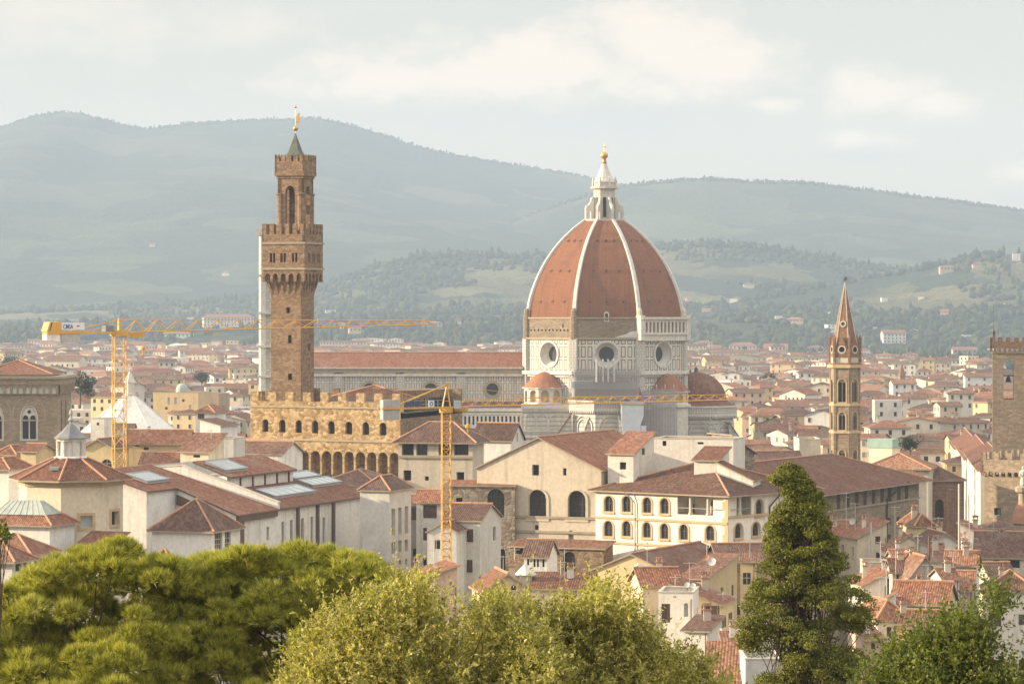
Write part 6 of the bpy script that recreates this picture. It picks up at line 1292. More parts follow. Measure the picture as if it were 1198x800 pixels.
while Yc < 4850:
    step = 14.5*(Yc/900)**.66; x = X(-30, Yc)-cr.random()*10
    while x < X(1228, Yc):
        wd_ = cr.uniform(7.5, 16)*(Yc/900)**.42 
        if cr.random() < .10 and Yc > 1300: wd_ *= cr.uniform(1.8, 3.4)
        cx_ = x+wd_/2; cy_ = Yc+cr.uniform(-.3, .3)*step
        big = cr.random()
        h_ = cr.uniform(8.5, 17)+(cr.uniform(2, 7) if big > .8 else 0)
        edge_ = 3350+420*math.sin(cx_*.011)+260*math.sin(cx_*.037+1) if cx_/cy_ > .045 else 4250+250*math.sin(cx_*.02)
        if cy_ < edge_ and not any(a-wd_*.5 < cx_ < b_+wd_*.5 and c-8 < cy_ < d_+6 for a, b_, c, d_ in ZONES) and cr.random() > .08:
            cand.append((cy_, cx_, wd_*cr.uniform(.75, .98), min(wd_, 18)*cr.uniform(.5, .85), h_))
        x += wd_*cr.uniform(.92, 1.12)
    Yc += step
cand.sort(); sky_ = np.full(NC, 900.0); oi = 0; vis = []
for (cy_, cx_, w_, d_, h_) in cand:
    while oi < len(occ) and occ[oi][0] < cy_: i0, i1 = cols(occ[oi][1], occ[oi][2]); sky_[i0:i1] = np.minimum(sky_[i0:i1], occ[oi][3]); oi += 1
    pc = CX+F*cx_/cy_; hw = w_/2*F/cy_; yt = HY+F*(H-h_-d_*.15)/cy_; i0, i1 = cols(pc-hw, pc+hw)
    if i1 <= i0: continue
    inner = sky_[max(i0, OFFC):min(i1, OFFC+1198)]
    a = float(np.clip(inner-yt, 0, 60).sum()) if len(inner) else 0
    ye = HY+F*(H-h_+d_*.05)/cy_
    sky_[i0:i1] = np.minimum(sky_[i0:i1], ye)
    if a > 2.0 and yt < 720: vis.append((a, cy_, cx_, w_, d_, h_, pc))
vis.sort(reverse=True)
WC = {'cream': ('cream', 7), 'white': ('white', 5), 'palewhite': ('white', 2), 'yellow': ('yellow', 3), 'ochre': ('ochre', 1.2), 'pink': ('pink', .8), 'greywhite': ('grey', 2), 'buff': ('buff', 2)}
RC = {'tile': ('red brown', 4), 'tile_red': ('red', 4), 'tile_orange': ('orange', 2.2), 'tile_brown': ('brown', 2)}
def pick(d): k = list(d); return cr.choices(k, [d[i][1] for i in k])[0]
wmb = MB()
wmb.idx([(-.5, -.04, 0), (.5, -.04, 0), (.5, -.04, 1.6), (-.5, -.04, 1.6)], [(0, 1, 2, 3)], 0)
for a, b_, c, d_ in ((-.66, .66, 1.6, 1.76), (-.66, .66, -.18, 0), (-.64, -.5, 0, 1.6), (.5, .64, 0, 1.6)): wmb.box(a, b_, -.10, .02, c, d_, 1)
wproto = []
for mt in ('brown_wood', 'green_wood', 'grey_wood', 'dark_void'):
    o = wmb.build('window', [mt, 'pale_trim'], None); wproto.append(o.data); bpy.data.objects.remove(o)
def city_mesh(mb, x, y, w_, d_, h_, rot, kind, rise, mw, mr, win=None, win_cells=None):
    c, s = math.cos(rot), math.sin(rot); P = lambda a, t, z: (x+a*c-t*s, y+a*s+t*c, z)
    A, B, C, D = (-w_/2, -d_/2), (w_/2, -d_/2), (w_/2, d_/2), (-w_/2, d_/2)
    wl = mb if mw is not None else None
    if wl is not None:
        for p, q in ((A, B), (B, C), (C, D), (D, A)): mb.face([P(*p, 0), P(*q, 0), P(*q, h_), P(*p, h_)], mw)
        if kind == 'gu': mb.face([P(*B, h_), P(*C, h_), P(w_/2, 0, h_+rise)], mw); mb.face([P(*D, h_), P(*A, h_), P(-w_/2, 0, h_+rise)], mw)
        if kind == 'gv': mb.face([P(*A, h_), P(*B, h_), P(0, -d_/2, h_+rise)], mw); mb.face([P(*C, h_), P(*D, h_), P(0, d_/2, h_+rise)], mw)
    if win is not None:
        for L, f0, f1 in ((w_, A, B), (d_, D, A)):
            n_ = int(L/3.4)
            for i in range(n_):
                for j in range(int((h_-1.2)/3.4)):
                    if j < (h_/3.4)-3.2: continue
                    u0, u1 = (i+.32)/n_, (i+.68)/n_; e = -.04
                    nx, ny = (f1[1]-f0[1])/L*-e, -(f1[0]-f0[0])/L*-e
                    p0 = (f0[0]+(f1[0]-f0[0])*u0+nx, f0[1]+(f1[1]-f0[1])*u0+ny); p1 = (f0[0]+(f1[0]-f0[0])*u1+nx, f0[1]+(f1[1]-f0[1])*u1+ny); z = h_-2.9-3.4*(int((h_-1.2)/3.4)-1-j)
                    mb.face([P(*p0, z), P(*p1, z), P(*p1, z+1.7), P(*p0, z+1.7)], win)
    return P
def city_roof(mb, x, y, w_, d_, h_, rot, kind, rise, m0=0, m1=1, o=.6):
    c, s = math.cos(rot), math.sin(rot); P = lambda a, t, z: Vector((x+a*c-t*s, y+a*s+t*c, z)); W2, D2 = w_/2+o, d_/2+o; e = h_-.15
    A, B, C, D = P(-W2, -D2, e), P(W2, -D2, e), P(W2, D2, e), P(-W2, D2, e); r = h_+rise
    if kind == 'gu': r0, r1 = P(-W2, 0, r), P(W2, 0, r); mb.face([A, B, r1, r0], m0); mb.face([C, D, r0, r1], m0)
    elif kind == 'gv': r0, r1 = P(0, -D2, r), P(0, D2, r); mb.face([B, C, r1, r0], m0); mb.face([D, A, r0, r1], m0)
    elif kind == 'hip':
        k = min(w_, d_)/2
        r0, r1 = (P(-w_/2+k, 0, r), P(w_/2-k+.01, 0, r)) if w_ >= d_ else (P(0, -d_/2+k, r), P(0, d_/2-k+.01, r))
        if w_ >= d_: mb.face([A, B, r1, r0], m0); mb.face([B, C, r1], m0); mb.face([C, D, r0, r1], m0); mb.face([D, A, r0], m0)
        else: mb.face([A, B, r0], m0); mb.face([B, C, r1, r0], m0); mb.face([C, D, r1], m0); mb.face([D, A, r0, r1], m0)
    else: mb.face([P(-w_/2, -d_/2, h_), P(w_/2, -d_/2, h_), P(w_/2, d_/2, h_), P(-w_/2, d_/2, h_)], m0); return
    for p, q in ((A, B), (B, C), (C, D), (D, A)):
        if kind == 'hip' or (kind == 'gu') == (p is A or p is C): mb.face([p+Vector((0, 0, -.3)), q+Vector((0, 0, -.3)), q, p], m1)
ORD = ['leftmost', 'second', 'third', 'fourth', 'fifth', 'sixth', 'seventh', 'eighth', 'ninth', 'tenth', 'eleventh', 'twelfth', 'thirteenth', 'fourteenth', 'fifteenth']
def region(px, Y):
    a = 'by granary church' if px < 90 else ('around the baptistery' if Y < 1500 else 'beyond the baptistery') if px < 300 else 'behind the castle' if px < 640 else 'beyond the east apse' if px < 925 else 'near the spire tower' if px < 1010 else 'amid spire and crenellated towers' if px < 1160 else 'beyond crenellated tower'
    return a+', '+('close rows' if Y < 1000 else 'middle rows' if Y < 1600 else 'far rows' if Y < 2600 else 'farthest rows')+''
KN = {'gu': 'gabled', 'gv': 'gable fronted', 'hip': 'hip roofed', 'flat': 'flat roofed'}
info = []; N_IND = 255
rest = MB(); RM = ['cream', 'white', 'yellow', 'greywhite', 'buff', 'tile', 'tile_red', 'tile_orange', 'tile_brown', 'dark_void', 'stone_trim']
for i, (a, cy_, cx_, w_, d_, h_, pc) in enumerate(vis):
    kind = cr.choices(['gu', 'gv', 'hip', 'flat'], [4, 2, 4, 1.2])[0]; rise = min(w_, d_)*.5*cr.uniform(.26, .40); rot = cr.choice([0, 0, -R(19), R(12), -R(35), R(40), R(75)])+cr.uniform(-.08, .08)
    if w_ > 30: rot = cr.uniform(-.25, .25)
    wm_, rm_ = pick(WC), pick(RC)
    if cy_ > 1500: rm_ = cr.choice(['tile_orange', 'tile_orange', 'tile_red', 'tile', 'tile_brown'])
    if i >= N_IND:
        wi = cr.choice([0, 0, 1, 1, 2, 3, 4]); city_mesh(rest, cx_, cy_, w_, d_, h_, rot, kind, rise, wi, 0, 9 if cy_ < 2600 else None); city_roof(rest, cx_, cy_, w_, d_, h_, rot, kind, rise, cr.choice([5, 6, 7, 7, 8]) if kind != 'flat' else 3, 10); continue
    pxw = w_*F/cy_; row_ = region(pc, cy_); info.append([f'{WC[wm_][0]} {KN[kind]} house, {"terrace" if kind == "flat" else RC[rm_][0]+" tiles"}, {row_}', pc])
    loc = (cx_, cy_, 0)
    if pxw > 20 and a > 90:
        t = thing('house', 'x', 'house', loc, 'houses of the city plain'); mb = MB(); P = city_mesh(mb, cx_, cy_, w_, d_, h_, rot, kind, rise, 0, 0); mb.build('wall', [wm_], t)
        mb = MB(); city_roof(mb, cx_, cy_, w_, d_, h_, rot, kind, rise); mb.build('roof', [rm_ if kind != 'flat' else 'concrete', 'stone_trim'], t)
        wp = cr.choice(wproto)
        for L, (a0, t0), (a1, t1), ro in ((w_, (-w_/2, -d_/2), (w_/2, -d_/2), rot), (d_, (-w_/2, d_/2), (-w_/2, -d_/2), rot-math.pi/2)):
            n_ = int(L/3.6)
            for k in range(n_):
                for j in range(2):
                    u = (k+.5)/n_; p = P(a0+(a1-a0)*u, t0+(t1-t0)*u, h_-2.6-3.5*j)
                    if cr.random() < .12: continue
                    o = bpy.data.objects.new('window', wp); COL.objects.link(o); o.parent = t; o.location = Vector(p)-Vector(loc); o.rotation_euler = (0, 0, ro)
        if cr.random() < .5 and kind != 'flat': q = P(cr.uniform(-.3, .3)*w_, cr.uniform(-.2, .2)*d_, 0); chimney(t, q[0], q[1], h_+rise*.4, h_+rise+.9, .8, cr.choice(['buff', 'cream', 'white']))
    else:
        mb = MB(); city_mesh(mb, cx_, cy_, w_, d_, h_, rot, kind, rise, 0, 0, 1); t = mb.build('house', [wm_, 'dark_void'], None, loc=loc); tag(t, 'x', 'house', 'houses of the city plain')
        mb = MB(); city_roof(mb, cx_, cy_, w_, d_, h_, rot, kind, rise); mb.build('roof', [rm_ if kind != 'flat' else 'concrete', 'stone_trim'], t)
    info[-1].append(t)
groups = {}
for lab, pc, t in info: groups.setdefault(lab, []).append((pc, t))
for lab, v in groups.items():
    v.sort(key=lambda q: q[0])
    for k, (pc, t) in enumerate(v): t['label'] = lab if len(v) == 1 else lab+', '+(ORD[k] if k == 0 else ORD[min(k, 14)])
o = rest.build('distant_city', RM); o['kind'] = 'stuff'
# landmark houses in the plain
gh('yellow_palace', 'yellow palace block with green copper dome on its roof', 179, 232, 1340, 14, 461, 'flat', .3, depth=16, wm='ochre', win={'f': [(196, 465, 199, 473, 'k'), (204, 465, 207, 473, 'k'), (213, 467, 216, 470, 'd'), (193, 476, 196, 479, 'd'), (210, 486, 213, 493, 'k')]}, coping='copper')
dq = [o for o in COL.objects if o.get('category') == 'house' and o.name.startswith('yellow_palace')][0]; YD = 1347; b = MB(); b.lathe(X(213, YD), YD, [(2.6, Z(462, YD)), (2.6, Z(457, YD)), (2.5, Z(454, YD)), (2.0, Z(451, YD)), (1.2, Z(449, YD)), (0, Z(448.2, YD))], 14); b.build('dome', ['copper'], dq)
gh('house', 'tan palace wing with pairs of pale windows beside the copper dome', 224, 256, 1360, 14, 462, 'flat', .3, depth=14, wm='tan', win={'f': [(226, 466, 229, 474, 'k'), (234, 466, 237, 474, 'k'), (245, 466, 248, 474, 'k')]})
gh('house', 'white block with one small window before the baptistery roof', 106, 122, 930, 12, 492, 'flat', .2, depth=7, wm='white', win={'f': [(113, 494, 116, 497.5, 'd')]})
gh('house', 'yellow building with long brown eaves right of the big crane mast', 149, 216, 700, 8, 517, 'gu', 2.4, depth=9, wm='yellow', rm='tile_red', over=.8, win={'f': [(158, 519, 163, 522, 'd'), (168, 523, 174, 526, 'd')]})
gh('house', 'yellow house with round arched window left of the big crane mast', 98, 132, 640, 14, 523, 'gv', 1.6, depth=9, wm='yellow', rm='tile_brown', win={'f': [(118.5, 537, 131, 548, 'ga')]})
gh('house', 'long ochre house front behind the yellow arched one', 92, 140, 690, -10, 522, 's_r', 2.0, depth=9, wm='ochre', rm='tile_brown')
gh('house', 'small cream house with brown roof and a square window before the yellow building', 165, 208, 640, 4, 541, 'gu', 1.8, depth=7, wm='yellow', rm='tile_red', win={'f': [(171, 543, 175, 547, 'g')]})
gh('house', 'white tower like house with shutters near the yellow palace', 229, 250, 860, 16, 481, 'hip', 1.6, depth=9, wm='white', rm='tile_red', win={'f': [(231.5, 484, 239, 489.5, 's')]})
gh('house', 'white lower house with slanting brown roof beside the tower like one', 234, 258, 830, 24, 497, 's_l', 1.4, depth=9, wm='palewhite', rm='tile_brown', win={'r': [(252, 501, 255, 510, 's')]})
gh('house', 'yellow corner house with small terrace left of the octagon hall', 24, 42, 620, 20, 527, 'gu', 1.2, depth=7, wm='yellow', rm='tile_red', win={'f': [(29, 541, 36, 550, 'da')]})
gh('house', 'ochre house with dark windows at the granary church foot', -6, 18, 640, 18, 530, 'hip', 1.4, depth=8, wm='yellow', rm='tile_red', win={'f': [(0, 531, 3, 536, 'd'), (9, 531, 16, 539, 'd')]})
gh('house', 'white house with deep red roof at the left edge above the green glazed one', -20, 10, 560, 18, 547, 'hip', 1.6, depth=9, wm='white', rm='tile_red')
gh('long_palace', 'very long pale palace with a single red roof across the plain', 92, 256, 2300, 3, 437, 'gu', 4.5, depth=20, wm='pinkgrey', rm='tile_red', win={'f': [(97+6.2*i, 439.5, 99+6.2*i, 442.5, 'd') for i in range(25)]}, wdepth=.5)
gh('house', 'cream five window house standing above the long pale palace', 52, 92, 2500, 12, 422, 'gu', 4.0, depth=20, wm='cream', rm='tile', win={'f': [(60+6*i, 426, 62+6*i, 429, 'd') for i in range(5)]})
gh('brick_palace', 'long brick coloured palace with dark flat roof under the trees', 1075, 1135, 2600, -30, 431, 'flat', .3, depth=30, wm='brick', win={'f': [(1079+8*i, 434-.6*i, 1082+8*i, 441-.6*i, 'd') for i in range(6)]})
gh('white_palace', 'long white rendered palace with rows of windows left of the brick one', 1018, 1072, 2500, -8, 426, 'flat', .3, depth=22, wm='white', win={'f': [(1021+5.4*i, 431+8*j, 1023.5+5.4*i, 434+8*j, 'd') for i in range(9) for j in (0, 1)]}, wdepth=.5)
gh('house', 'cream house with green shutters between spire and crenellated towers', 1062, 1104, 1500, 8, 461, 'hip', 2.0, depth=12, wm='cream', rm='tile', win={'f': [(1064+5*i, 463.5, 1066.5+5*i, 467.5, 'sG') for i in range(8)]+[(1064+5*i, 470, 1066.5+5*i, 474, 'sG') for i in range(8)]})
gh('house', 'white house with bright sunlit gable and grey roof beyond the apse', 912, 942, 1500, 30, 461, 'gv', 2.4, depth=18, wm='white', rm='tile_red', win={'f': [(922+5*i, 465, 924+5*i, 469, 'd') for i in range(4)]})
sp2 = thing('small_spire', 'small distant brick spire rising between the two towers', 'bell tower', (X(1055, 1900), 1900, 0)); b = MB(); q = X(1055, 1900); b.prism(ngon(q, 1900, 2.2, 6), 0, Z(440, 1900)); b.build('shaft', ['sand_stone'], sp2); b = MB(); b.cone(ngon(q, 1900, 2.5, 6), Z(440, 1900), (q, 1900, Z(424, 1900))); b.build('spire', ['brick'], sp2)
gs = thing('scaffold_sheet', 'turquoise building sheet on scaffolding behind the spire tower', 'scaffold', (X(1030, 860), 860, 0)); b = MB(); f_ = Fac(W((1015, 862)), W((1044, 858))); b.obox(f_, 0, f_.L, -5, 0, Z(524, 860), Z(513.5, 860)); b.build('sheet', ['turquoise'], gs); b = MB(); b.obox(f_, .2, f_.L-.2, -4.8, -.2, 0, Z(524, 860)); b.build('wall', ['cream'], gs)
# ------------------------------------------------------------------ far trees and villas
def hillpoint(px, py, y0=4350, y1=7000):
    ys = np.arange(y0, y1, 8.0); xs = (px-CX)/F*ys; z = hill_z(xs, ys); line = H-(py-HY)/F*ys
    k = np.nonzero(z >= line)[0]; k = k[0] if len(k) else len(ys)-1
    return float(xs[k]), float(ys[k]), float(z[k])
import bmesh
nr = np.random.default_rng(5)
def ico(sub):
    bm = bmesh.new(); bmesh.ops.create_icosphere(bm, subdivisions=sub, radius=1.0); v = np.array([q.co[:] for q in bm.verts]); f = np.array([[q.index for q in p.verts] for p in bm.faces]); bm.free(); return v, f
IV, IF = ico(1); IV2, IF2 = ico(2)
def blobs(centers, radii, V, Fc, jit=.28, squash=None):
    n = len(centers); k = len(V); co = V[None]*radii[:, None, :]*(1+jit*(nr.random((n, k, 1))*2-1)); co = co+centers[:, None, :]
    fc = Fc[None]+(np.arange(n)*k)[:, None, None]; return co.reshape(-1, 3), fc.reshape(-1, 3)
def tree_template(name, kind):
    if kind == 'cypress':
        c = np.array([[0, 0, z] for z in (.18, .34, .50, .66, .80, .91)]); r = np.array([[.085, .085, .16], [.115, .115, .17], [.11, .11, .17], [.09, .09, .15], [.065, .065, .13], [.035, .035, .10]])
    else:
        k = 15; a = nr.random(k)*6.28; rr = np.sqrt(nr.random(k))*.33; z = .42+.46*nr.random(k); c = np.stack([rr*np.cos(a), rr*np.sin(a), z-rr*.35], 1); s = .15+.11*nr.random((k, 1)); r = np.concatenate([s, s, s*.8], 1)
    co, fc = blobs(c, r, IV2, IF2, .22); t = ngon(0, 0, .03, 5); b0 = len(co); co = np.concatenate([co, [(x, y, z) for z in (-.06, .45) for x, y in t]]); fs = [[b0+i, b0+(i+1) % 5, b0+5+(i+1) % 5] for i in range(5)]+[[b0+i, b0+5+(i+1) % 5, b0+5+i] for i in range(5)]
    mi = np.concatenate([np.zeros(len(fc)), np.ones(10)]); o = np_mesh(name, co, np.concatenate([fc, np.array(fs)]), ['far_leaves', 'bark'], False, None, mi); me = o.data; bpy.data.objects.remove(o); return me
TM = {'cypress': [tree_template('cypress', 'cypress') for _ in range(3)], 'round': [tree_template('round_tree', 'round') for _ in range(4)]}
def leaf_template(name):
    k = 26; a = nr.random(k)*6.28; rr = np.sqrt(nr.random(k))*.36; z = .40+.46*nr.random(k)-rr*.3; c = np.stack([rr*np.cos(a), rr*np.sin(a), z], 1); n = 90
    d = nr.normal(size=(k, n, 3)); d /= np.linalg.norm(d, axis=-1, keepdims=True); p = (c[:, None]+d*(.10+.06*nr.random((k, 1, 1)))*np.array([1.1, 1.1, .75])).reshape(-1, 3); q = nr.normal(size=(len(p), 3, 3))*.022
    co = (p[:, None]+q).reshape(-1, 3); fc = np.arange(len(co)).reshape(-1, 3); t = ngon(0, 0, .025, 5); b0 = len(co); co = np.concatenate([co, [(x, y, z) for z in (-.06, .5) for x, y in t]]); fs = [[b0+i, b0+(i+1) % 5, b0+5+(i+1) % 5] for i in range(5)]+[[b0+i, b0+5+(i+1) % 5, b0+5+i] for i in range(5)]
    o = np_mesh(name, co, np.concatenate([fc, np.array(fs)]), ['far_leaves', 'bark'], False, None, np.concatenate([np.zeros(len(fc)), np.ones(10)])); me = o.data; bpy.data.objects.remove(o); return me
TM['leafy'] = [leaf_template('leafy_tree') for _ in range(3)]
tl = []
def far_tree(kind, px, py, hgt, lab=None, at=None, grp='trees on the slopes beyond the city'):
    x, y, z = at or hillpoint(px, py); o = bpy.data.objects.new('cypress_tree' if kind == 'cypress' else 'leafy_tree', cr.choice(TM[kind])); COL.objects.link(o); s = hgt; o.location = (x, y, z-.3); o.scale = (s*cr.uniform(.9, 1.25), s*cr.uniform(.9, 1.25), s); o.rotation_euler = (0, 0, cr.uniform(0, 6.28)); tag(o, lab or 'x', 'tree', grp)
    if not lab: tl.append((kind, px, py, o))
for _ in range(46): far_tree('cypress', cr.uniform(1015, 1198), cr.uniform(376, 398), cr.uniform(13, 22))
for _ in range(42): far_tree('round', cr.uniform(815, 1195), cr.uniform(384, 404), cr.uniform(12, 19))
for _ in range(26): far_tree('round', cr.uniform(0, 300), cr.uniform(388, 402), cr.uniform(12, 18))
for _ in range(10): far_tree('cypress', cr.uniform(180, 300), cr.uniform(384, 397), cr.uniform(14, 20))
for _ in range(18): far_tree('cypress', cr.uniform(380, 608), cr.uniform(392, 408), cr.uniform(13, 20))
for _ in range(16): far_tree('round', cr.uniform(380, 608), cr.uniform(392, 410), cr.uniform(11, 17))
tg = {}
for kind, px, py, o in tl:
    where = 'left of the clock tower' if px < 300 else 'above the nave roof' if px < 620 else 'between dome and spire tower' if px < 975 else 'right of the spire tower'
    tg.setdefault(f'{"slim dark cypress" if kind == "cypress" else "rounded dark green tree"} on the wooded slope {where}', []).append((px, o))
for lab, v in tg.items():
    for _, o in v: o['label'] = lab; o['group'] = lab
for px, Y, hg, kd, lab in ((955, 1750, 17, 'cypress', 'broad dark cypress among the roofs left of the spire tower'), (94, 1150, 13, 'leafy', 'green tree beside the brown granary church'), (1150, 1500, 12, 'leafy', 'round tree left of the crenellated tower'), (8, 2300, 16, 'leafy', 'dark tree mass above the granary church roof'), (900, 2000, 11, 'leafy', 'small tree in the roofs beyond the apse'), (236, 1800, 11, 'leafy', 'tree behind the copper domed palace'), (1065, 840, 6.5, 'leafy', 'roof garden tree between the two towers')):
    far_tree(kd, 0, 0, hg, lab, at=(X(px, Y), Y, Z({955: 468, 94: 472, 1150: 479, 8: 437, 900: 452, 236: 452, 1065: 531}[px], Y)-.5 if px != 955 else 0), grp=None)
VIL = [(267, 384, 59, 15, 'long white villa with pink roof above the crane jib'), (206, 396, 40, 7, 'low white villa behind the crane jib'), (234, 411, 26, 12, 'yellow villa group left of the clock tower'), (272, 409, 14, 13, 'yellow turreted villa left of the clock tower'), (217, 417, 11, 16, 'grey square tower house left of the clock tower'), (836, 420, 26, 15, 'white villa with small roof turret beyond the dome'), (869, 417, 32, 15, 'broad white classical villa beyond the dome'), (908, 421, 27, 17, 'white villa with orange hip roof'), (954, 416, 19, 11, 'little pink villa left of the spire'), (1045, 404, 27, 16, 'cream villa with hip roof in the trees right of the spire'), (1105, 370, 10, 7, 'tiny yellow house in the cypresses'), (1128, 420, 28, 13, 'grey villa with red roof below the cypresses'), (1189, 306, 9, 11, 'white tower house on the right hilltop'), (1107, 320, 16, 8, 'brown farmhouse on the right hill'), (1142, 315, 9, 6, 'pale farmhouse next to the brown one'), (876, 337, 12, 5, 'cream farmhouse on the middle hill'), (388, 369, 15, 7, 'white hillside villa right of the clock tower'), (505, 384, 24, 7, 'low stone ruin above the nave roof'), (415, 392, 14, 9, 'orange villa above the nave roof'), (806, 353, 8, 4, 'yellow cottage right of the dome'), (826, 366, 9, 4, 'ochre cottage right of the dome'), (178, 290, 6, 4, 'white speck of a farmhouse on the left mountain'), (264, 324, 8, 6, 'white farmhouse lower on the left mountain'), (988, 393, 14, 20, 'buff tower villa just behind the spire'), (930, 380, 20, 8, 'pink villa roof left of the spire'), (1180, 425, 22, 14, 'cream house under the right slope'), (975, 390, 18, 12, 'pale villa beside the buff tower villa')]
SM = []
for i in range(34):
    SM.append((cr.uniform(640, 1195) if i % 3 else cr.uniform(10, 300) if i % 2 else cr.uniform(385, 600), 0, cr.uniform(6, 14), cr.uniform(4.5, 8), ''))
for k, q in enumerate(SM):
    px = q[0]; py = cr.uniform(372, 400) if px < 620 else cr.uniform(352, 414)
    if any(abs(px-v[0]) < 16 and abs(py-v[1]) < 12 for v in VIL): continue
    VIL.append((px, py, q[2], q[3], 'small pale house among trees on the slope '+('left of the clock tower' if px < 300 else 'above the nave roof' if px < 620 else 'between dome and spire tower' if px < 975 else 'right of the spire tower')))
VP = []
for px, py, wp_, hp_, lab in VIL:
    x, y, z = hillpoint(px, py, 3500 if py > 398 else 4300, 9500); s = y/F; VP.append((x, y, wp_*s)); w_, h_ = wp_*s, hp_*s
    t = thing('villa', lab, 'villa', (x, y, z-1), lab if lab.startswith('small pale') else None); mb = MB(); kind = cr.choice(['hip', 'gu']) if 'tower' not in lab else 'flat'; d_ = min(w_*.6, 16); rs_ = h_*(.42 if wp_ < 14 else .27); wm_ = 'yellow' if 'yellow' in lab or 'ochre' in lab or 'orange' in lab else 'pink' if 'pink villa' in lab or 'brown' in lab else 'grey' if 'grey' in lab or 'stone' in lab else 'white'
    c, f_ = cr.uniform(-.2, .3), None; hh = h_-rs_*.6; P = city_mesh(mb, x, y, w_, d_, z+hh, c, kind, rs_, 0, 0)
    if wp_ > 13:
        for i in range(int(w_/5)):
            for j in range(max(1, int(hh/5))):
                p0, p1 = P(-w_/2+(i+.35)*w_/int(w_/5), -d_/2-.05, z+hh-3.6-4.4*j), P(-w_/2+(i+.65)*w_/int(w_/5), -d_/2-.05, z+hh-3.6-4.4*j); mb2 = MB(); mb2.face([p0, p1, (p1[0], p1[1], p1[2]+2.4), (p0[0], p0[1], p0[2]+2.4)]); mb2.build('window', ['dark_void'], t)
    mb.build('wall', [wm_], t); mb = MB(); city_roof(mb, x, y, w_, d_, z+hh, c, kind, rs_, o=1.0); mb.build('roof', ['tile_orange', 'stone_trim'], t)
# the woods that read as one mass
cs, rs_ = [], []
def scatter(i, n, tmin, tmax, smin, smax, dens=None, crest=False):
    Yr, Wd, sk = HILLS[i][1:4]; x = nr.uniform(X(max(sk[0][0], -40), Yr), X(min(sk[-1][0], 1240), Yr), n); t = nr.uniform(tmin, tmax, n); y = Yr-Wd+Wd*t; z = hill_h(i, x, y)
    keep = (vnoise(x, y, 170 if i > 2 else 300, 77+i, 3) > dens) if dens else np.ones(n, bool)
    keep &= hill_z(x, y) < z+2
    for vx, vy, vw in VP: keep &= ~((np.abs(x-vx*y/vy) < vw*.62+3) & (y > vy-170) & (y < vy+vw*.4))
    s = nr.uniform(smin, smax, n); x, y, z, s = x[keep], y[keep], z[keep], s[keep]
    tall = nr.random(len(x)) < .22; r = np.stack([s*np.where(tall, .28, .55), s*np.where(tall, .28, .55), s*np.where(tall, .75, .5)], 1)
    cs.append(np.stack([x, y, z+r[:, 2]*.8], 1)); rs_.append(r)
scatter(4, 4600, .05, 1.0, 9, 17, .42); scatter(3, 4600, .1, 1.0, 8, 15, .53); scatter(2, 7200, .1, 1.0, 8, 15, .51)
def flat(n, px0, px1, y0, y1):
    px = nr.uniform(px0, px1, n); y = nr.uniform(y0, y1, n); x = (px-CX)/F*y; e = np.where(x/y > .045, 3350+420*np.sin(x*.011)+260*np.sin(x*.037+1), 4250+250*np.sin(x*.02)); k = (y > e-60) & (vnoise(x, y, 120, 55, 2) > .40)
    for vx, vy, vw in VP: k &= ~((np.abs(x-vx*y/vy) < vw*.6+3) & (y > vy-260) & (y < vy+vw*.4))
    x, y = x[k], y[k]; s = nr.uniform(6, 12, len(x)); tall = nr.random(len(x)) < .25; r = np.stack([s*np.where(tall, .28, .55)]*2+[s*np.where(tall, .8, .5)], 1); cs.append(np.stack([x, y, r[:, 2]*.8], 1)); rs_.append(r)
flat(5200, 760, 1215, 3000, 4500); flat(1200, -20, 320, 4100, 4600); flat(900, 380, 620, 4000, 4600)
scatter(2, 700, .97, 1.0, 9, 17); scatter(1, 1300, .985, 1.0, 5, 10); scatter(0, 1500, .985, 1.0, 5, 10); scatter(3, 500, .97, 1.0, 8, 15)
co, fc = blobs(np.concatenate(cs), np.concatenate(rs_), IV, IF, .3); o = np_mesh('woodland', co, fc, ['far_leaves'], False); tag(o, None, None, None, 'stuff')
mast_ = thing('radio_mast', 'thin lattice radio mast on the mountain crest beside the clock tower top', 'mast', (X(368, 10300), 10300, Z(137, 10300))); b = MB(); b.tube((X(368, 10300), 10300, Z(140, 10300)), (X(368, 10300), 10300, Z(122, 10300)), 1.0, .6, 4); b.build('pole_lattice', ['steel_grey'], mast_)
# ------------------------------------------------------------------ foreground trees
def unit(v): return v/np.maximum(np.linalg.norm(v, axis=-1, keepdims=True), 1e-9)
def cards(base, d, ln, wd, tip=.12, tri=False, face=None):
    """thin leaves: base points, directions, lengths, widths -> vertices, faces"""
    n = len(base); s = unit(np.cross(d, nr.normal(size=(n, 3)) if face is None else face+nr.normal(0, .35, (n, 3)))); nrm = np.cross(d, s)
    if tri:
        co = np.stack([base-s*wd[:, None]*.5, base+s*wd[:, None]*.5, base+d*ln[:, None]], 1); return co.reshape(-1, 3), np.arange(3*n).reshape(n, 3)
    m = base+d*(ln*.5)[:, None]+nrm*(wd*.15)[:, None]
    co = np.stack([base, m+s*wd[:, None]*.5, base+d*ln[:, None], m-s*wd[:, None]*.5], 1); return co.reshape(-1, 3), np.arange(4*n).reshape(n, 4)
def sil(pts, px): return np.interp(px, [p[0] for p in pts], [p[1] for p in pts])
def world(px, py, Y): return np.stack([(px-CX)/F*Y, Y, H-(py-HY)/F*Y], -1)
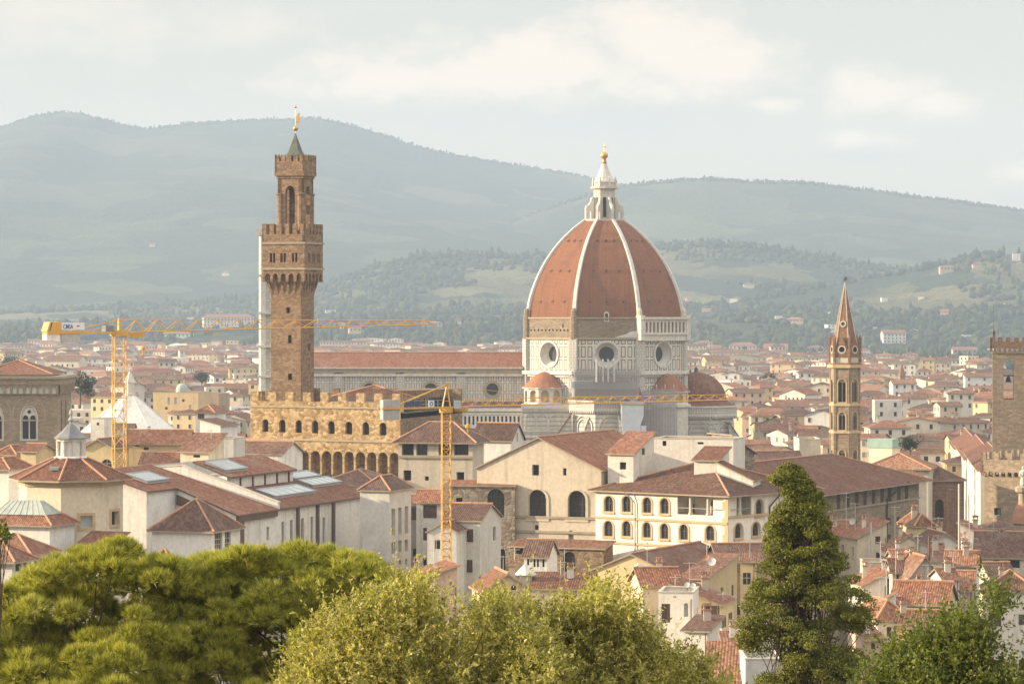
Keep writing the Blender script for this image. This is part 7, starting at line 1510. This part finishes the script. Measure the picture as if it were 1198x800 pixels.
def trunk(root, base, top, r0, r1, branches, mat='bark', bend=.25):
    b = MB(); n = 7; base, top = Vector(base), Vector(top); side = Vector((cr.uniform(-1, 1), cr.uniform(-1, 1), 0))*bend
    pts = [base.lerp(top, i/n)+side*math.sin(i/n*math.pi)*(top-base).length*.12 for i in range(n+1)]
    b.path(pts, [r0+(r1-r0)*i/n for i in range(n+1)], 8); b.build('trunk', [mat], root)
    b = MB()
    for tgt, r in branches:
        tgt = Vector(tgt); k = cr.uniform(.45, .95); i = min(int(k*n), n-1); s = pts[i].lerp(pts[i+1], k*n-i); mid = s.lerp(tgt, .55)+Vector((cr.uniform(-.2, .2), cr.uniform(-.2, .2), -.10*(tgt-s).length))
        m2 = s.lerp(mid, .5)+Vector((0, 0, -.04*(tgt-s).length)); b.path([s, m2, mid, tgt], [r, r*.8, r*.55, r*.25], 5)
    b.build('branches_foliage_frame' if False else 'branch_frame', [mat], root)
def tree_root(name, lab, px, Y): x = X(px, Y); return thing(name, lab, 'tree', (x, Y, float(ground_h(np.array([x]), np.array([float(Y)]))[0])-.3))
def crown_mesh(root, co, fc, mat):
    off = np.array(WLOC[root.name]); o = np_mesh('crown', co-off, fc, [mat], False, root); return o
# umbrella pines
def pine(lab, x0, x1, S, Yc, n, pxt, seed):
    global nr; nr = np.random.default_rng(seed); root = tree_root('pine_tree', lab, pxt, Yc)
    px = nr.uniform(x0, x1, n*3); r = nr.uniform(8, 20, n*3); top = sil(S, px)+r*.55; u = nr.random(n*3)**1.25; py = top+u*(850-top); m_ = (py < 860)
    px, r, py, u = px[m_][:n], r[m_][:n], py[m_][:n], u[m_][:n]; dep = np.sqrt(np.clip(1-((px-(x0+x1)/2)/((x1-x0)/2))**2, 0.05, 1))
    Y = Yc-4.2*dep*np.clip((py-sil(S, px))/170, 0, 1)+nr.normal(0, .9, len(px)); k = nr.random(len(px)) < .42; Y = np.where(k, Yc+nr.uniform(0, 4, len(px))*dep, Y)
    c = world(px, py, Y); rad = r/F*Yc; kk = (vnoise(c[:, 0], c[:, 2], .9, seed, 2) > .40) | k | (py < sil(S, px)+34); c, rad = c[kk], rad[kk]
    T = 46; d = unit(nr.normal(size=(len(c), T, 3))+np.array([0, 0, .55])); pos_ = c[:, None]+d*rad[:, None, None]*np.array([1.15, 1.0, .66])*nr.uniform(.55, 1.05, (len(c), T, 1)); dr = unit(d*.8+np.array([0, 0, .75])+nr.normal(0, .3, d.shape))
    pos_ = pos_.reshape(-1, 3); dr = dr.reshape(-1, 3); K = 18; nd = unit(dr[:, None]+nr.normal(0, .30, (len(dr), K, 3))).reshape(-1, 3); bp_ = np.repeat(pos_, K, 0)+nd*.01; ln = nr.uniform(.16, .30, len(bp_)); wd_ = nr.uniform(.014, .026, len(bp_))
    co, fc = cards(bp_, nd, ln, wd_, tri=True); crown_mesh(root, co, fc, 'pine_needles')
    g = WLOC[root.name]; tops = [(tuple(c[i]+np.array([0, 0, -rad[i]*.3])), .05) for i in nr.choice(len(c), min(70, len(c)), False)]
    trunk(root, g, (g.x+.3, Yc+.5, Z(720, Yc)), .30, .14, tops)
SP = [(-60, 720), (0, 694), (40, 668), (75, 647), (110, 641), (140, 633), (165, 644), (195, 656), (215, 660), (250, 648), (300, 643), (340, 637), (380, 639), (420, 649), (455, 667), (490, 700), (520, 780)]
pine('sunlit umbrella pine with bushy needle clumps at lower left corner', -60, 215, SP, 88, 640, 70, 11)
pine('broad umbrella pine with needle clumps under the white gallery wing', 190, 500, SP, 90, 740, 345, 12)
# leafy trees built from leafed shoots
def leafy(name, lab, x0, x1, S, Yc, n, pxt, mat, seed, ln0, wd0, L0, spread, per=34, deep=2.4, upb=.8, gap=.0, yb=835, ztop=770):
    global nr; nr = np.random.default_rng(seed); root = tree_root(name, lab, pxt, Yc)
    m_ = n*4; px = nr.uniform(x0, x1, m_); top = sil(S, px); u = nr.random(m_)**1.1; py = top+8+u*(yb-top); ok = (py < yb+10)&(top < yb-8); px, py, top = px[ok], py[ok], top[ok]
    w3 = world(px, py, np.full(len(px), float(Yc))); lump = vnoise(w3[:, 0], w3[:, 2], spread, seed, 2); ok = (lump > gap) & (py > top+(vnoise(w3[:, 0], w3[:, 2]*0, 1.0, seed+9, 3)-.38)*95); px, py, top, w3 = px[ok][:n], py[ok][:n], top[ok][:n], w3[ok][:n]
    edge = np.clip((py-top)/110, 0, 1); Y = Yc-deep*np.sqrt(edge)*nr.uniform(.3, 1.0, len(px))+nr.normal(0, .35, len(px)); back = nr.random(len(px)) < .2; Y = np.where(back, Yc+nr.uniform(0, deep, len(px)), Y)
    lump = vnoise(w3[:, 0]+Y*.2, w3[:, 2]*1.2, spread, seed+3, 2)-.5; Y = Y-lump*1.6; c = world(px, py, Y)
    d = unit(nr.normal(0, .55, (len(c), 3))+np.array([0, -.25, upb])); L = nr.uniform(.55, 1.1, len(c))*L0*np.where(nr.random(len(c)) < .12, 1.6, 1.0)
    t = nr.random((len(c), per)); bend = nr.normal(0, .25, (len(c), 1, 3)); p = c[:, None]+d[:, None]*(t*L[:, None])[..., None]+bend*(t**2*L[:, None])[..., None]*.5
    ld_ = unit(d[:, None]*.75+nr.normal(0, .7, p.shape)); p = p.reshape(-1, 3)+nr.normal(0, .012, (p.size//3, 3)); ld_ = ld_.reshape(-1, 3); n2 = len(p); ln = nr.uniform(.65, 1.25, n2)*ln0
    co, fc = cards(p, ld_, ln, ln*nr.uniform(.8, 1.2, n2)*wd0); crown_mesh(root, co, fc, mat)
    g = WLOC[root.name]; idx = nr.choice(len(c), min(90, len(c)), False); trunk(root, g, (g.x+.2, Yc+.3, Z(ztop, Yc)), .2, .09, [(tuple(c[i]+d[i]*L[i]*.8), .022) for i in idx])
    return root
SO1 = [(325, 853), (345, 793), (358, 758), (380, 735), (400, 718), (425, 705), (450, 697), (468, 681), (480, 668), (495, 681), (515, 697), (545, 707), (572, 703), (590, 712), (612, 722), (640, 735), (665, 770), (690, 853)]
SO2 = [(515, 722), (545, 714), (570, 710), (590, 704), (615, 712), (645, 710), (668, 704), (688, 696), (702, 680), (715, 702), (738, 710), (752, 724), (768, 740), (790, 760), (815, 764), (840, 784), (862, 812), (875, 852)]
leafy('olive_tree', 'pale green olive like tree with upright sprays in front of the crane mast', 325, 690, SO1, 60, 2900, 490, 'olive_leaves', 31, .085, .36, .62, 1.1, gap=.27)
leafy('olive_tree', 'silvery green leafy tree spreading below the gabled church', 520, 875, SO2, 62, 3300, 690, 'olive_leaves', 32, .085, .36, .62, 1.1, gap=.29)
SB = [(975, 846), (990, 806), (1012, 784), (1040, 770), (1062, 762), (1085, 741), (1100, 718), (1118, 704), (1140, 696), (1165, 686), (1198, 676), (1260, 681), (1300, 726)]
leafy('broadleaf_tree', 'dark green broadleaf tree in the lower right corner', 975, 1300, SB, 72, 3400, 1150, 'broad_leaves', 33, .085, .55, .75, 1.2, per=26, gap=.34)
leafy('twig_tree', 'sapling with a few dark leaves poking in at left edge', -60, 13, [(-60, 640), (-20, 605), (5, 606), (10, 618), (14, 640), (16, 660)], 52, 26, -45, 'broad_leaves', 34, .10, .5, .25, .9, per=14, yb=632, deep=.5, ztop=628)
# tall irregular conifer
def conifer():
    global nr; nr = np.random.default_rng(41); Yc = 130; root = tree_root('conifer_tree', 'tall dark irregular conifer standing before the brown palazzo', 938, Yc)
    ys = [541, 548, 560, 575, 582, 600, 620, 640, 660, 680, 700, 720, 750, 780, 800, 860]; lx = [923, 914, 895, 908, 910, 902, 904, 905, 897, 890, 868, 860, 866, 880, 888, 885]; rx = [930, 939, 947, 951, 958, 970, 974, 984, 988, 1004, 1020, 1028, 1016, 1004, 994, 1000]
    n = 600; py = 546+320*nr.random(n)**.95; l, r_ = np.interp(py, ys, lx), np.interp(py, ys, rx); rad = nr.uniform(7, 15, n)*np.interp(py, [541, 600, 800], [.75, .95, 1.1]); s = nr.uniform(-1, 1, n); s = np.sign(s)*np.abs(s)**.7; l = l+30*(vnoise(py, py*0+3, 26, 3, 2)-.55); r_ = r_+30*(vnoise(py, py*0+9, 24, 8, 2)-.45); hw = np.maximum((r_-l)/2-rad*.75, 2); px = (l+r_)/2+s*hw; a = nr.uniform(-1, 1, n)*np.sqrt(np.maximum(1-s*s, 0)); Y = Yc+a*hw/F*Yc
    c = world(px, py, Y); ok = (vnoise(c[:, 0]*1.0, c[:, 2], 1.1, 5, 2) > .40) | (py < 600) | (np.abs(s) < .5); c, rad = c[ok], rad[ok]/F*Yc; py = py[ok]
    T = 150; d = unit(nr.normal(size=(len(c), T, 3))+np.array([0, -.1, .15])); pos_ = c[:, None]+d*rad[:, None, None]*np.array([1.25, 1.1, .62])*nr.uniform(.55, 1.0, (len(c), T, 1)); dr = unit(unit(np.cross(d, nr.normal(size=d.shape)))+d*.55+np.array([0, 0, .25])).reshape(-1, 3); pos_ = pos_.reshape(-1, 3); K = 9
    nd = unit(dr[:, None]+nr.normal(0, .4, (len(dr), K, 3))).reshape(-1, 3); bp_ = np.repeat(pos_, K, 0); ln = nr.uniform(.04, .095, len(bp_)); co, fc = cards(bp_, nd, ln, ln*.40, face=np.repeat(d.reshape(-1, 3), K, 0)); crown_mesh(root, co, fc, 'conifer_leaves')
    g = WLOC[root.name]; trunk(root, g, (X(930, Yc), Yc, Z(556, Yc)), .38, .06, [(tuple(q), .05) for q in c[::3]], bend=.05)
conifer()
